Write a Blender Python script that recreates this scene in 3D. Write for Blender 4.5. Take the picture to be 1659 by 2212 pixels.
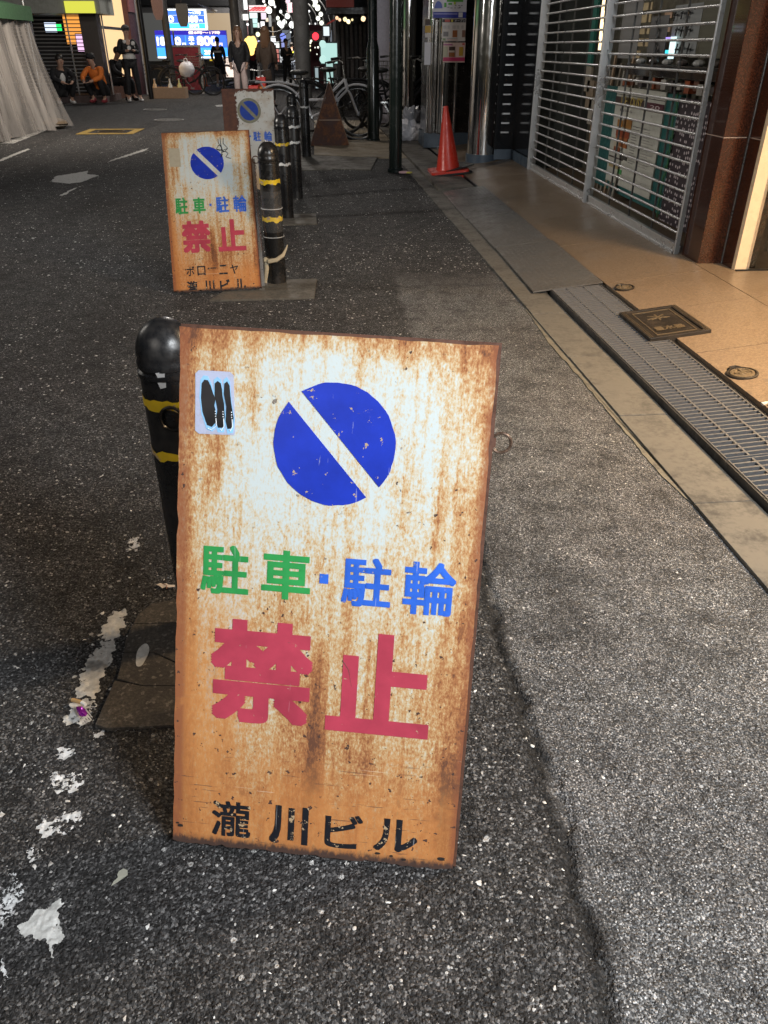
import bpy, bmesh, math, random
import numpy as np
from mathutils import Vector, Matrix
random.seed(7); rng = np.random.default_rng(7)
S = bpy.context.scene
for o_ in list(bpy.data.objects): bpy.data.objects.remove(o_)
R_ = math.radians

# ------------------------------------------------------------------ camera
CAM_H = 1.1
FPX, CX, CY = 1661.0, 829.5, 1106.0        # focal length and centre for a 1659 x 2212 picture
VX, VY = 698.0, 102.0                       # where the street vanishes
pitch = math.atan((CY - VY) / FPX)
_c = Vector((VX - CX, 0, 0)) + Vector((0, math.sin(pitch), math.cos(pitch))) * (CY - VY) + Vector((0, math.cos(pitch), -math.sin(pitch))) * FPX
yaw = math.atan2(_c.x, _c.y)
RZ = Matrix.Rotation(yaw, 3, 'Z')
c_r = RZ @ Vector((1, 0, 0)); c_u = RZ @ Vector((0, math.sin(pitch), math.cos(pitch))); c_f = RZ @ Vector((0, math.cos(pitch), -math.sin(pitch)))
cd = bpy.data.cameras.new('camera'); cam = bpy.data.objects.new('camera', cd); S.collection.objects.link(cam)
cam.matrix_world = Matrix((( c_r.x, c_u.x, -c_f.x, 0), (c_r.y, c_u.y, -c_f.y, 0), (c_r.z, c_u.z, -c_f.z, CAM_H), (0, 0, 0, 1)))
cd.sensor_fit = 'VERTICAL'; cd.sensor_height = 36; cd.lens = 36 * FPX / 2212; cd.clip_start = .02; cd.clip_end = 400
S.camera = cam

# ------------------------------------------------------------------ world, lamps, exposure
W = bpy.data.worlds.new('World'); S.world = W; W.use_nodes = True
nt = W.node_tree; bg = nt.nodes['Background']
sky = nt.nodes.new('ShaderNodeTexSky'); sky.sky_type = 'NISHITA'; sky.sun_disc = False
sky.sun_elevation = R_(38); sky.sun_rotation = R_(150)
nt.links.new(sky.outputs[0], bg.inputs[0]); bg.inputs[1].default_value = 0.0045
def lamp(name, kind, loc, target, energy, col, size=1.0, size_y=None, spread=None):
    l = bpy.data.lights.new(name, kind); l.energy = energy; l.color = col
    if kind == 'AREA':
        l.shape = 'RECTANGLE'; l.size = size; l.size_y = size_y or size
        if spread: l.spread = R_(spread)
    elif kind == 'SUN': l.angle = R_(size)
    else: l.shadow_soft_size = size
    o = bpy.data.objects.new(name, l); S.collection.objects.link(o); o.location = loc
    o.rotation_euler = (Vector(target) - Vector(loc)).to_track_quat('-Z', 'Y').to_euler()
    return o
lamp('street_fill_sun', 'SUN', (0, 0, 10), (-.45, .8, 8.6), 0.05, (.98, .97, 1.0), 40)                     # weak soft sun added as general fill for the street
lamp('storefront_light', 'AREA', (1.75, -.75, 2.15), (0.25, 1.2, .1), 114, (.92, .965, 1.0), .9, .35)    # white shop front light to the right, behind
lamp('left_fill_light', 'AREA', (-2.2, -1.6, 2.6), (0.0, 2.5, .2), 24, (1.0, .92, .84), 1.0, .3)      # unseen lamp added on the left, for fill and reflections in the steel
lamp('entrance_light', 'AREA', (2.65, 2.1, 2.2), (1.95, 2.35, .1), 72, (1.0, .70, .40), .5, .4, 120)        # shop entrance on the right
lamp('shutter_fill_light', 'AREA', (-4.6, 5.2, 2.6), (1.9, 6.0, 1.1), 42, (1.0, .93, .84), .25, 1.6, 110)      # added off-frame lamp for the shutter and highlights on poles and columns
lamp('people_fill_light', 'AREA', (-1.2, 15.2, 3.6), (-2.1, 19, 1.1), 55, (1.0, .94, .88), .5, .5)  # added lamp that lights the standing people from the front
lamp('bicycle_fill_light', 'AREA', (-.8, 13.5, 4.6), (-.5, 10.5, 0), 42, (1.0, .9, .8), .8, .8)  # added fill from above, brightens the parked bicycles
lamp('far_people_fill_light', 'AREA', (-2.2, 24, 4.8), (-3.2, 20.0, .5), 130, (1.0, .95, .9), 1.0, 1.0)  # unseen lamp put in to light the people further off
lamp('stall_light', 'AREA', (-3.1, 11.5, 2.9), (-4.3, 13.0, 1.0), 75, (1.0, .86, .72), .6, .6)
lamp('far_facade_fill_light', 'AREA', (-1.2, 36, 3.6), (-1.5, 50, 2), 700, (1.0, .95, .88), 2.0, 1.0)  # added fill that lifts the dark facades at the street end
S.view_settings.view_transform = 'Standard'; S.view_settings.look = 'None'; S.view_settings.exposure = 0.55; S.view_settings.gamma = 1
S.view_settings.use_curve_mapping = False
S.render.engine = 'CYCLES'
S.cycles.use_denoising = True; S.cycles.max_bounces = 8; S.cycles.glossy_bounces = 4; S.cycles.transparent_max_bounces = 12
S.cycles.caustics_reflective = False; S.cycles.caustics_refractive = False; S.cycles.sample_clamp_indirect = 4

# ------------------------------------------------------------------ rays from the photograph to places in the world
SL = 0.12                                   # the pavement climbs 12 % from the drain to the shop fronts
X0 = 1.0; XF = 1.93
def ray(u, v): return c_r * (u - CX) - c_u * (v - CY) + c_f * FPX
def zfloor(x): return SL * (min(max(x, X0), XF) - X0)
def zroad(y): return -.012 * min(max(y - 22, 0), 15)
def G(u, v, dz=0.0):
    d = ray(u, v); t = (dz - CAM_H) / d.z
    if d.x * t > X0:
        t = (CAM_H - dz + SL * X0) / (SL * d.x - d.z)
        if d.x * t > XF: t = (zfloor(9) + dz - CAM_H) / d.z
    elif d.y * t > 22:
        t = (dz - CAM_H + .264) / (d.z + .012 * d.y)
        if d.y * t > 37: t = (dz - .18 - CAM_H) / d.z
    return Vector((0, 0, CAM_H)) + d * t
def AY(u, v, Y): d = ray(u, v); return Vector((0, 0, CAM_H)) + d * (Y / d.y)
def AX(u, v, X): d = ray(u, v); return Vector((0, 0, CAM_H)) + d * (X / d.x)
def c1(x, y): return (x * .1984, y * .1984)
def c2(x, y): return (301.7 + x * .1984, y * .1984)
def c3(x, y): return (576 + x * .1984, y * .1984)
def c4(x, y): return (795.5 + x * .2315, y * .2315)
def c5(x, y): return (1124.6 + x * .3221, y * .3221)
def c7(x, y): return (1305.6 + x * .213, 592.5 + y * .213)
def z5(x, y): return (427.9 + x * .1389, y * .1389)
def zi(x, y): return (1294.7 + x * .1455, 175.5 + y * .1455)
def zj(x, y): return (1261.8 + x * .1984, y * .1984)

# ------------------------------------------------------------------ materials
MATS = {}
class NB:
    def __init__(s, name):
        s.m = bpy.data.materials.new(name); s.m.use_nodes = True; s.t = s.m.node_tree; s.b = s.t.nodes['Principled BSDF']
        s.out = s.t.nodes['Material Output']; s.co = None
    def n(s, ty, **kw):
        n = s.t.nodes.new(ty)
        for k, v in kw.items(): setattr(n, k, v)
        return n
    def l(s, a, b): s.t.links.new(a, b)
    def inp(s, sock, v):
        if hasattr(v, 'is_linked') or hasattr(v, 'links'): s.l(v, sock)
        else: sock.default_value = v
    def coord(s):
        if not s.co: s.co = s.n('ShaderNodeTexCoord').outputs['Object']
        return s.co
    def xyz(s):
        n = s.n('ShaderNodeSeparateXYZ'); s.l(s.coord(), n.inputs[0]); return n.outputs
    def sc(s, x, y, z, v=None):
        n = s.n('ShaderNodeMapping'); s.l(v or s.coord(), n.inputs[0]); n.inputs['Scale'].default_value = (x, y, z); return n.outputs[0]
    def noise(s, scale=5, detail=4, rough=.55, vec=None, dist=0):
        n = s.n('ShaderNodeTexNoise'); s.l(vec or s.coord(), n.inputs['Vector']); n.inputs['Scale'].default_value = scale
        n.inputs['Detail'].default_value = detail; n.inputs['Roughness'].default_value = rough; n.inputs['Distortion'].default_value = dist
        return n.outputs['Fac']
    def vor(s, scale, vec=None, feature='F1', rnd=1.0):
        n = s.n('ShaderNodeTexVoronoi', feature=feature); s.l(vec or s.coord(), n.inputs['Vector']); n.inputs['Scale'].default_value = scale
        n.inputs['Randomness'].default_value = rnd; return n.outputs
    def mt(s, op, a, b=0.0, c=None, clamp=False):
        n = s.n('ShaderNodeMath', operation=op, use_clamp=clamp); s.inp(n.inputs[0], a); s.inp(n.inputs[1], b)
        if c is not None: s.inp(n.inputs[2], c)
        return n.outputs[0]
    def mr(s, v, a, b, c=0.0, d=1.0, smooth=True):
        n = s.n('ShaderNodeMapRange', clamp=True, interpolation_type='SMOOTHSTEP' if smooth else 'LINEAR'); s.inp(n.inputs[0], v)
        for i, q in enumerate((a, b, c, d)): n.inputs[i + 1].default_value = q
        return n.outputs[0]
    def ramp(s, f, stops, interp='LINEAR'):
        n = s.n('ShaderNodeValToRGB'); cr = n.color_ramp; cr.interpolation = interp
        while len(cr.elements) < len(stops): cr.elements.new(.5)
        for e, (p, c) in zip(cr.elements, stops):
            e.position = p; e.color = tuple(c) + (1,) if len(c) == 3 else c
        s.l(f, n.inputs[0]); return n.outputs[0]
    def mix(s, f, a, b, mode='MIX'):
        n = s.n('ShaderNodeMix', data_type='RGBA', blend_type=mode); s.inp(n.inputs[0], f)
        for i, q in ((6, a), (7, b)):
            if isinstance(q, tuple) and len(q) == 3: q = q + (1,)
            s.inp(n.inputs[i], q)
        return n.outputs[2]
    def col(s, v):
        if isinstance(v, tuple) and len(v) == 3: v = v + (1,)
        s.inp(s.b.inputs['Base Color'], v)
    def rough(s, v): s.inp(s.b.inputs['Roughness'], v)
    def bump(s, h, strength=.5, dist=.002):
        n = s.n('ShaderNodeBump'); n.inputs['Strength'].default_value = strength; n.inputs['Distance'].default_value = dist
        s.l(h, n.inputs['Height']); s.l(n.outputs[0], s.b.inputs['Normal'])
def M(name, col, rough=.6, metal=0.0, emit=None, es=0, var=.12, vs=30, spec=.5, bump=0, alpha=None, coat=0):
    if name in MATS: return MATS[name]
    b = NB(name)
    if emit:
        b.col((0.02, .02, .02)); b.b.inputs['Emission Color'].default_value = tuple(emit) + (1,); b.b.inputs['Emission Strength'].default_value = es
    else:
        f = b.noise(vs, 5, .6)
        lo = tuple(c * (1 - var) for c in col); hi = tuple(min(1, c * (1 + var)) for c in col)
        b.col(b.ramp(f, [(.3, lo), (.7, hi)]))
        if bump: b.bump(b.noise(vs * 4, 4), bump, .002)
        b.rough(b.mr(b.noise(vs * .7 + 3, 3), .3, .7, max(0.02, rough * .8), min(1, rough * 1.2)))
    b.b.inputs['Metallic'].default_value = metal; b.b.inputs['Specular IOR Level'].default_value = spec
    b.b.inputs['Coat Weight'].default_value = coat
    if alpha is not None: b.b.inputs['Alpha'].default_value = alpha
    MATS[name] = b.m; return b.m
def EM(name, c, s): return M(name, (0, 0, 0), emit=c, es=s)

# ------------------------------------------------------------------ mesh building
class MB:
    def __init__(s): s.v = []; s.f = []; s.mi = []; s.m = 0
    def add(s, vs, fs):
        k = len(s.v); s.v += [tuple(q) for q in vs]; s.f += [tuple(i + k for i in f) for f in fs]; s.mi += [s.m] * len(fs); return s
    def box(s, x0, y0, z0, x1, y1, z1, mat=None):
        vs = [Vector(p) for p in ((x0,y0,z0),(x1,y0,z0),(x1,y1,z0),(x0,y1,z0),(x0,y0,z1),(x1,y0,z1),(x1,y1,z1),(x0,y1,z1))]
        if mat: vs = [mat @ q for q in vs]
        return s.add(vs, [(0,3,2,1),(4,5,6,7),(0,1,5,4),(1,2,6,5),(2,3,7,6),(3,0,4,7)])
    def bar(s, a, b, w, h, up=(0, 0, 1)):
        a = Vector(a); b = Vector(b); d = (b - a); L = d.length; d.normalize(); u = Vector(up)
        x = d.cross(u)
        if x.length < 1e-4: x = d.cross(Vector((1, 0, 0)))
        x.normalize(); u = x.cross(d)
        m = Matrix(((d.x, x.x, u.x, a.x), (d.y, x.y, u.y, a.y), (d.z, x.z, u.z, a.z), (0, 0, 0, 1)))
        return s.box(0, -w / 2, -h / 2, L, w / 2, h / 2, m)
    def tube(s, pts, r, n=8, cap=True, closed=False):
        pts = [Vector(p) for p in pts]; rr = r if isinstance(r, (list, tuple)) else [r] * len(pts); k = len(pts); vs = []; prev = None
        for i, p in enumerate(pts):
            if closed: d = pts[(i + 1) % k] - pts[i - 1]
            else: d = pts[min(i + 1, k - 1)] - pts[max(i - 1, 0)]
            d.normalize()
            if prev is None:
                x = d.cross(Vector((0, 0, 1)))
                if x.length < .05: x = d.cross(Vector((0, 1, 0)))
            else: x = prev - d * prev.dot(d)
            x.normalize(); prev = x; y = d.cross(x)
            for j in range(n):
                a = 2 * math.pi * j / n; vs.append(p + (x * math.cos(a) + y * math.sin(a)) * rr[i])
        fs = []
        for i in range(k if closed else k - 1):
            i2 = (i + 1) % k
            for j in range(n):
                j2 = (j + 1) % n; fs.append((i * n + j, i * n + j2, i2 * n + j2, i2 * n + j))
        if cap and not closed: fs += [tuple(range(n))[::-1], tuple((k - 1) * n + j for j in range(n))]
        return s.add(vs, fs)
    def lathe(s, prof, n=20, c=(0, 0, 0)):
        c = Vector(c); vs = []
        for (r, z) in prof:
            for j in range(n):
                a = 2 * math.pi * j / n; vs.append(c + Vector((r * math.cos(a), r * math.sin(a), z)))
        fs = []
        for i in range(len(prof) - 1):
            for j in range(n):
                j2 = (j + 1) % n; fs.append((i * n + j, i * n + j2, (i + 1) * n + j2, (i + 1) * n + j))
        fs += [tuple(range(n))[::-1], tuple((len(prof) - 1) * n + j for j in range(n))]
        return s.add(vs, fs)
    def prism(s, pts, z0, z1, mat=None):
        n = len(pts); vs = [Vector((x, y, z0)) for x, y in pts] + [Vector((x, y, z1)) for x, y in pts]
        ar = sum(pts[i][0] * pts[(i + 1) % n][1] - pts[(i + 1) % n][0] * pts[i][1] for i in range(n))
        if mat: vs = [mat @ q for q in vs]
        fs = [tuple(range(n))[::-1], tuple(range(n, 2 * n))] + [(i, (i + 1) % n, n + (i + 1) % n, n + i) for i in range(n)]
        if ar < 0: fs = [f[::-1] for f in fs]
        return s.add(vs, fs)
    def ball(s, c, r, nu=10, nv=7, sx=1, sy=1, sz=1, jit=0):
        c = Vector(c); vs = [c + Vector((0, 0, r * sz))]; 
        for i in range(1, nv):
            t = math.pi * i / nv
            for j in range(nu):
                a = 2 * math.pi * j / nu; q = 1 + random.uniform(-jit, jit)
                vs.append(c + Vector((r * sx * math.sin(t) * math.cos(a), r * sy * math.sin(t) * math.sin(a), r * sz * math.cos(t))) * q if False else c + Vector((q * r * sx * math.sin(t) * math.cos(a), q * r * sy * math.sin(t) * math.sin(a), q * r * sz * math.cos(t))))
        vs.append(c - Vector((0, 0, r * sz))); L = len(vs) - 1; fs = []
        for j in range(nu):
            j2 = (j + 1) % nu; fs.append((0, 1 + j, 1 + j2)); fs.append((L, 1 + (nv - 2) * nu + j2, 1 + (nv - 2) * nu + j))
            for i in range(nv - 2): fs.append((1 + i * nu + j, 1 + (i + 1) * nu + j, 1 + (i + 1) * nu + j2, 1 + i * nu + j2))
        return s.add(vs, fs)
    def quad(s, a, b, c, d): return s.add([a, b, c, d], [(0, 1, 2, 3)])
    def build(s, name, mat, parent=None, smooth=False, world=False, bevel=0):
        me = bpy.data.meshes.new(name)
        vs = s.v
        if world and parent:
            inv = chain(parent).inverted(); vs = [tuple(inv @ Vector(q)) for q in vs]
        me.from_pydata(vs, [], s.f)
        for m in (mat if isinstance(mat, (list, tuple)) else [mat]): me.materials.append(m)
        if isinstance(mat, (list, tuple)): me.polygons.foreach_set('material_index', s.mi)
        if smooth: me.polygons.foreach_set('use_smooth', [True] * len(me.polygons))
        me.update()
        o = bpy.data.objects.new(name, me); S.collection.objects.link(o)
        if parent: o.parent = parent
        if smooth:
            try: me.set_sharp_from_angle(angle=R_(40))
            except Exception: pass
        if bevel:
            md = o.modifiers.new('bevel', 'BEVEL'); md.width = bevel; md.segments = 2; md.limit_method = 'ANGLE'
        return o
def chain(o):
    m = o.matrix_basis.copy()
    while o.parent: o = o.parent; m = o.matrix_basis @ m
    return m
def tag(o, label=None, cat=None, group=None, kind=None):
    if label: o['label'] = label
    if cat: o['category'] = cat
    if group: o['group'] = group
    if kind: o['kind'] = kind
    return o
def thing(name, label, cat, loc=(0, 0, 0), rz=0, group=None, mat=None):
    o = bpy.data.objects.new(name, None); S.collection.objects.link(o); o.empty_display_size = .1
    if mat is not None: o.matrix_basis = mat
    else: o.location = loc; o.rotation_euler = (0, 0, rz)
    o.matrix_basis = mat if mat is not None else Matrix.Translation(Vector(loc)) @ Matrix.Rotation(rz, 4, 'Z')
    return tag(o, label, cat, group)
def copy_tree(o, parent=None):
    c = o.copy(); S.collection.objects.link(c); c.parent = parent
    for ch in list(o.children): copy_tree(ch, c)
    return c
def struct(name, mb, mat, parent=None, **k):
    o = mb.build(name, mat, parent, **k)
    if not parent: o['kind'] = 'structure'
    return o
def text_mb(body, x0, y0, x1, y1, z=.0006, fat=0.0, per=False, clampy=None):
    """lettering fitted into a rectangle of the XY plane, thickened by laying close copies over each other"""
    out = []
    chars = list(body) if per else [body]
    mb = MB()
    cu = bpy.data.curves.new('t', 'FONT'); cu.body = body; cu.size = 1; cu.resolution_u = 3
    ob = bpy.data.objects.new('t', cu); S.collection.objects.link(ob)
    me = bpy.data.meshes.new_from_object(ob.evaluated_get(bpy.context.evaluated_depsgraph_get()))
    bpy.data.objects.remove(ob); bpy.data.curves.remove(cu)
    co = np.array([v.co[:] for v in me.vertices]); fs = [tuple(p.vertices) for p in me.polygons]
    bpy.data.meshes.remove(me)
    if len(co) == 0: return mb
    a = co.min(0); b = co.max(0); w = x1 - x0; h = y1 - y0; f = fat * h
    X = (co[:, 0] - a[0]) / max(b[0] - a[0], 1e-6) * (w - 2 * f) + x0 + f
    Y = (co[:, 1] - a[1]) / max(b[1] - a[1], 1e-6) * (h - 2 * f) + y0 + f
    offs = [(0, 0)] if fat == 0 else [(i * f, j * f) for i in (-1, -.33, .33, 1) for j in (-1, -.33, .33, 1)]
    for k, (dx, dy) in enumerate(offs):
        zz = z + k * .00003
        yy = Y + dy
        if clampy is not None: yy = np.maximum(yy, clampy)
        mb.add([(float(x + dx), float(y), zz) for x, y in zip(X, yy)], fs)
    return mb

# ------------------------------------------------------------------ specific materials
def asphalt(name):
    b = NB(name); co = b.coord(); x, y, z = b.xyz()
    big = b.noise(1.3, 5, .6); mid = b.noise(9, 6, .65); wob = b.mt('MULTIPLY', b.mt('SUBTRACT', b.noise(3.5, 4, .6), .5), .5)
    # the newer strip between the seam and the kerb, fading out up the street
    mk = b.mt('MULTIPLY', b.mr(b.mt('ADD', x, b.mt('MULTIPLY', b.mt('SUBTRACT', mid, .5), .10)), .335, .375), b.mr(b.mt('ADD', y, wob), 4.55, 4.05))
    def layer(sc, base, light, fine, st_, stc):
        v1 = b.vor(sc, co); v2 = b.vor(sc * 2.1, co); v3 = b.vor(sc * .47, co)
        sp = lambda v: (lambda n: (b.l(v['Color'], n.inputs[0]), n.outputs)[1])(b.n('ShaderNodeSeparateColor'))
        r1, r2, _ = sp(v1); q1, q2, _ = sp(v2); p1, p2, _ = sp(v3)
        agg = b.ramp(r1, [(0, tuple(c * .30 for c in base)), (.45, tuple(c * .8 for c in base)), (.75, tuple(c * 1.7 for c in base)), (.92, light), (1, tuple(c * 1.5 for c in light))])
        fin = b.ramp(q1, [(0, tuple(c * .25 for c in base)), (.55, tuple(c * .8 for c in base)), (.88, tuple(c * 2.2 for c in base)), (1, fine)])
        c = b.mix(b.mt('GREATER_THAN', v1['Distance'], .40), agg, fin)
        s1 = b.mt('MULTIPLY', b.mt('GREATER_THAN', p1, 1 - st_ * 2.2), b.mt('LESS_THAN', b.mt('ADD', v3['Distance'], b.mt('MULTIPLY', q2, .10)), .33))
        s2 = b.mt('MULTIPLY', b.mt('GREATER_THAN', r2, 1 - st_ * 3), b.mt('LESS_THAN', v1['Distance'], .34))
        c = b.mix(b.mt('MAXIMUM', s1, s2), c, stc)
        h = b.mt('ADD', b.mt('MULTIPLY', b.mr(v1['Distance'], 0, .6, 1, 0), .7), b.mt('MULTIPLY', b.mr(v2['Distance'], 0, .6, 1, 0), .3))
        return c, b.mt('ADD', h, b.mt('MULTIPLY', r1, .5)), r2
    c1_, h1, r_ = layer(135, (.052, .052, .053), (.17, .17, .17), (.26, .26, .26), .017, (.50, .50, .49))
    c2_, h2, r3 = layer(205, (.108, .111, .115), (.35, .357, .365), (.48, .485, .49), .014, (.56, .57, .58))
    c = b.mix(mk, c1_, c2_)
    c = b.mix(b.mr(big, .35, .7, 0, .6), c, b.mix(1.0, c, (.98, .91, .88), 'MULTIPLY'))
    c = b.mix(b.mr(mid, .28, .60, .55, 0), c, (.010, .010, .011))
    track = b.noise(1, 4, .6, b.sc(2.2, .5, 1)); c = b.mix(b.mr(track, .50, .68, 0, .38), c, (.016, .015, .015))
    oil = b.mt('GREATER_THAN', b.noise(6.5, 3, .55), .715); c = b.mix(b.mt('MULTIPLY', oil, .55), c, (.012, .012, .012))
    sm = b.mt('MULTIPLY', b.mr(b.mt('ABSOLUTE', b.mt('SUBTRACT', b.mt('ADD', x, b.mt('MULTIPLY', b.mt('SUBTRACT', mid, .5), .05)), .338)), .03, .0), b.mr(y, 3.2, 2.2))
    c = b.mix(b.mt('MULTIPLY', sm, .75), c, (.010, .010, .010))
    b.col(c); h = b.mt('ADD', b.mt('ADD', h1, h2), b.mt('MULTIPLY', b.noise(40, 4), 1.6))
    b.bump(h, 1.0, .0030); b.rough(b.mr(r_, 0, 1, .7, .95)); b.b.inputs['Specular IOR Level'].default_value = .22
    return b.m
m_road = asphalt('street_asphalt'); m_patch = m_road

def rust(name, H, seed=0, white=.0, ring=(.2285, .655), warm=1.0):
    b = NB(name); o = b.coord(); x, y, z = b.xyz()
    mp = b.n('ShaderNodeMapping'); b.l(o, mp.inputs[0]); mp.inputs['Location'].default_value = (seed * 3.1, seed * 1.7, 0); vec = mp.outputs[0]
    S_ = lambda a, c_: b.mt('MULTIPLY', a, c_)
    ctr = lambda n_: b.mt('SUBTRACT', n_, .5)
    streak = b.noise(1, 6, .62, b.sc(75, 4.5, 1, vec)); streak2 = b.noise(1, 4, .6, b.sc(20, 1.4, 1, vec))
    blot = b.noise(8, 7, .66, vec); fine = b.noise(1, 3, .75, b.sc(330, 150, 1, vec)); fine2 = b.noise(1, 4, .7, b.sc(120, 60, 1, vec))
    r = b.mt('ADD', S_(b.mr(streak, .42, .74), .26), .11)
    r = b.mt('ADD', r, S_(b.mr(streak2, .44, .68), .20)); r = b.mt('ADD', r, S_(b.mr(blot, .44, .70), .14))
    xn = b.mt('ADD', x, S_(ctr(blot), .06)); yn = b.mt('ADD', y, S_(ctr(streak2), .20)); yb_ = b.mt('ADD', y, S_(ctr(blot), .05))
    r = b.mt('ADD', r, b.mr(xn, .050, .014, 0, .34)); r = b.mt('ADD', r, b.mr(xn, .408, .448, 0, .34))
    r = b.mt('ADD', r, b.mr(yb_, H - .045, H + .005, 0, .34)); r = b.mt('ADD', r, b.mr(yn, H * .70, H * .30, 0, .20)); r = b.mt('ADD', r, b.mr(yn, H * .34, H * .02, 0, .24))
    # long stains that ran down
    for (sx, w, y0, y1, am) in ((.222, .014, .34, .06, .30), (.205, .03, .30, .0, .16), (.305, .012, .36, .12, .12), (.060, .020, .80, .56, .30), (.100, .010, .78, .66, .20), (.388, .010, .74, .45, .20), (.262, .007, .80, .70, .22)):
        d_ = b.mt('ABSOLUTE', b.mt('SUBTRACT', b.mt('ADD', x, S_(ctr(fine2), .012)), sx)); st = b.mt('MULTIPLY', b.mr(d_, w * 1.5, w * .3), b.mt('MULTIPLY', b.mr(yn, y1, y1 + .06), b.mr(yn, y0 + .03, y0 - .03)))
        r = b.mt('ADD', r, S_(st, am))
    dx = b.mt('SUBTRACT', x, ring[0]); dy = b.mt('SUBTRACT', y, ring[1]); d = b.mt('SQRT', b.mt('ADD', b.mt('MULTIPLY', dx, dx), b.mt('MULTIPLY', dy, dy)))
    halo = b.mr(b.mt('ADD', d, S_(ctr(fine2), .05)), .115, .20, 1, 0)
    r = b.mt('SUBTRACT', r, S_(halo, .14)); r = b.mt('SUBTRACT', r, white)
    r = b.mt('ADD', r, S_(ctr(fine), 1.15)); r = b.mt('ADD', r, S_(ctr(fine2), .85))
    c = b.ramp(r, [(.05, (.54, .60, .60)), (.20, (.57, .52, .41)), (.33, (.54, .41, .24)), (.48, (.47, .26, .105)), (.70, (.33, .125, .042)), (1, (.12, .045, .022))])
    # orange rust at the foot and lower left, some warm light painted in
    foot = b.mt('MAXIMUM', b.mt('MULTIPLY', b.mr(xn, .16, .05), b.mr(yn, .52, .25)), b.mr(b.mt('ADD', y, S_(ctr(blot), .30)), .20, .06))
    c = b.mix(S_(foot, .55), c, b.ramp(b.mt('ADD', S_(streak, .5), S_(fine, .5)), [(.38, (.36, .12, .028)), (.52, (.60, .23, .055)), (.66, (.70, .36, .12))]))
    edge = b.mt('MAXIMUM', b.mr(b.mt('ADD', x, S_(ctr(fine2), .012)), .020, .010), b.mr(b.mt('ADD', x, S_(ctr(blot), .02)), .436, .449)); edge = b.mt('MULTIPLY', edge, b.mr(b.noise(9, 5, .7, vec), .34, .50))
    c = b.mix(S_(edge, .80), c, (.24, .075, .030))
    ch = b.mt('MULTIPLY', b.mt('GREATER_THAN', b.noise(75, 3, .6, vec), .655), b.mr(b.mt('ADD', blot, S_(b.mr(d, .16, .34), .12)), .50, .60)); c = b.mix(ch, c, (.06, .028, .020))
    sc = b.mt('MULTIPLY', b.mt('GREATER_THAN', b.noise(1, 4, .6, b.sc(9, 210, 1, vec)), .645), b.mr(y, .22, .12)); c = b.mix(S_(sc, .8), c, (.09, .045, .03))
    lsc = b.mt('MULTIPLY', b.mt('GREATER_THAN', b.noise(1, 2, .5, b.sc(5, 420, 1, vec)), .725), b.mr(y, .30, .15)); c = b.mix(S_(lsc, .6), c, (.78, .66, .50))
    c = b.mix(b.mr(b.mt('ADD', y, S_(ctr(fine2), .03)), .020, .006), c, (.055, .028, .020))
    b.col(c); b.rough(b.mr(r, .1, .8, .42, .85)); b.bump(b.mt('ADD', fine, fine2), .3, .0006)
    return b.m
def vinyl(name, col, wear=.66, sc=60):
    wear -= .055
    b = NB(name); o = b.coord()
    w = b.mt('GREATER_THAN', b.noise(sc, 5, .7), wear); w2 = b.mt('GREATER_THAN', b.noise(1, 4, .6, b.sc(14, 90, 1)), .72)
    c = b.ramp(b.noise(14, 5, .6), [(.3, tuple(q * .78 for q in col)), (.7, tuple(min(1, q * 1.15) for q in col))])
    scr = b.mt('GREATER_THAN', b.noise(1, 3, .5, b.sc(160, 9, 1)), .70)
    c = b.mix(b.mt('MULTIPLY', scr, .22), c, (.7, .72, .75))
    c = b.mix(w, c, (.45, .33, .2)); c = b.mix(b.mt('MULTIPLY', w2, .6), c, (.10, .07, .06))
    b.col(c); b.rough(.38); return b.m
def grime(name, col, dirt, amt=.5, sc=8, rough=.4, metal=0, bump=.1):
    b = NB(name); f = b.noise(sc, 6, .65); f2 = b.noise(sc * 9, 4, .65)
    r = b.mt('ADD', b.mt('MULTIPLY', f, .65), b.mt('MULTIPLY', f2, .35))
    b.col(b.mix(b.mr(r, .45, .66, 0, amt), col, dirt)); b.rough(b.mr(r, .4, .65, rough * .7, min(1, rough * 1.6)))
    b.b.inputs['Metallic'].default_value = metal; b.bump(f2, bump, .001); return b.m
m_black = grime('black_bollard_paint', (.010, .010, .011), (.034, .031, .028), .6, 7, .30, 0, .01)
m_yel = vinyl('yellow_tape', (.72, .50, .02), .60, 26)
m_whitetape = vinyl('white_tape', (.72, .72, .70), .7, 20)
m_rust_dark = grime('dark_rust', (.10, .040, .022), (.035, .018, .012), .8, 12, .75, 0, .4)
m_steel = grime('dull_steel', (.33, .33, .32), (.14, .12, .10), .6, 14, .34, .8, .1)
m_galv = grime('galvanised_grating', (.17, .17, .175), (.065, .055, .045), .75, 4, .45, .4, .03)
m_chrome = grime('polished_stainless', (.88, .88, .87), (.66, .62, .57), .35, 2, .09, 1.0, .006)
m_alu = grime('aluminium_rail', (.54, .54, .54), (.40, .38, .36), .35, 2, .36, .7, 0)
m_pole = grime('dark_green_pole_paint', (.014, .021, .018), (.022, .024, .022), .4, 2, .22, .0, 0)
m_conc = grime('worn_concrete', (.125, .117, .102), (.052, .048, .042), .8, 7, .85, 0, .5)
m_darkconc = grime('dirty_concrete', (.105, .095, .078), (.045, .042, .038), .8, 9, .85, 0, .6)
m_plain_black = M('black_metal', (.012, .012, .013), .35, .2)
m_white = M('white_paint', (.78, .78, .76), .4)
m_roadwhite = None
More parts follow.
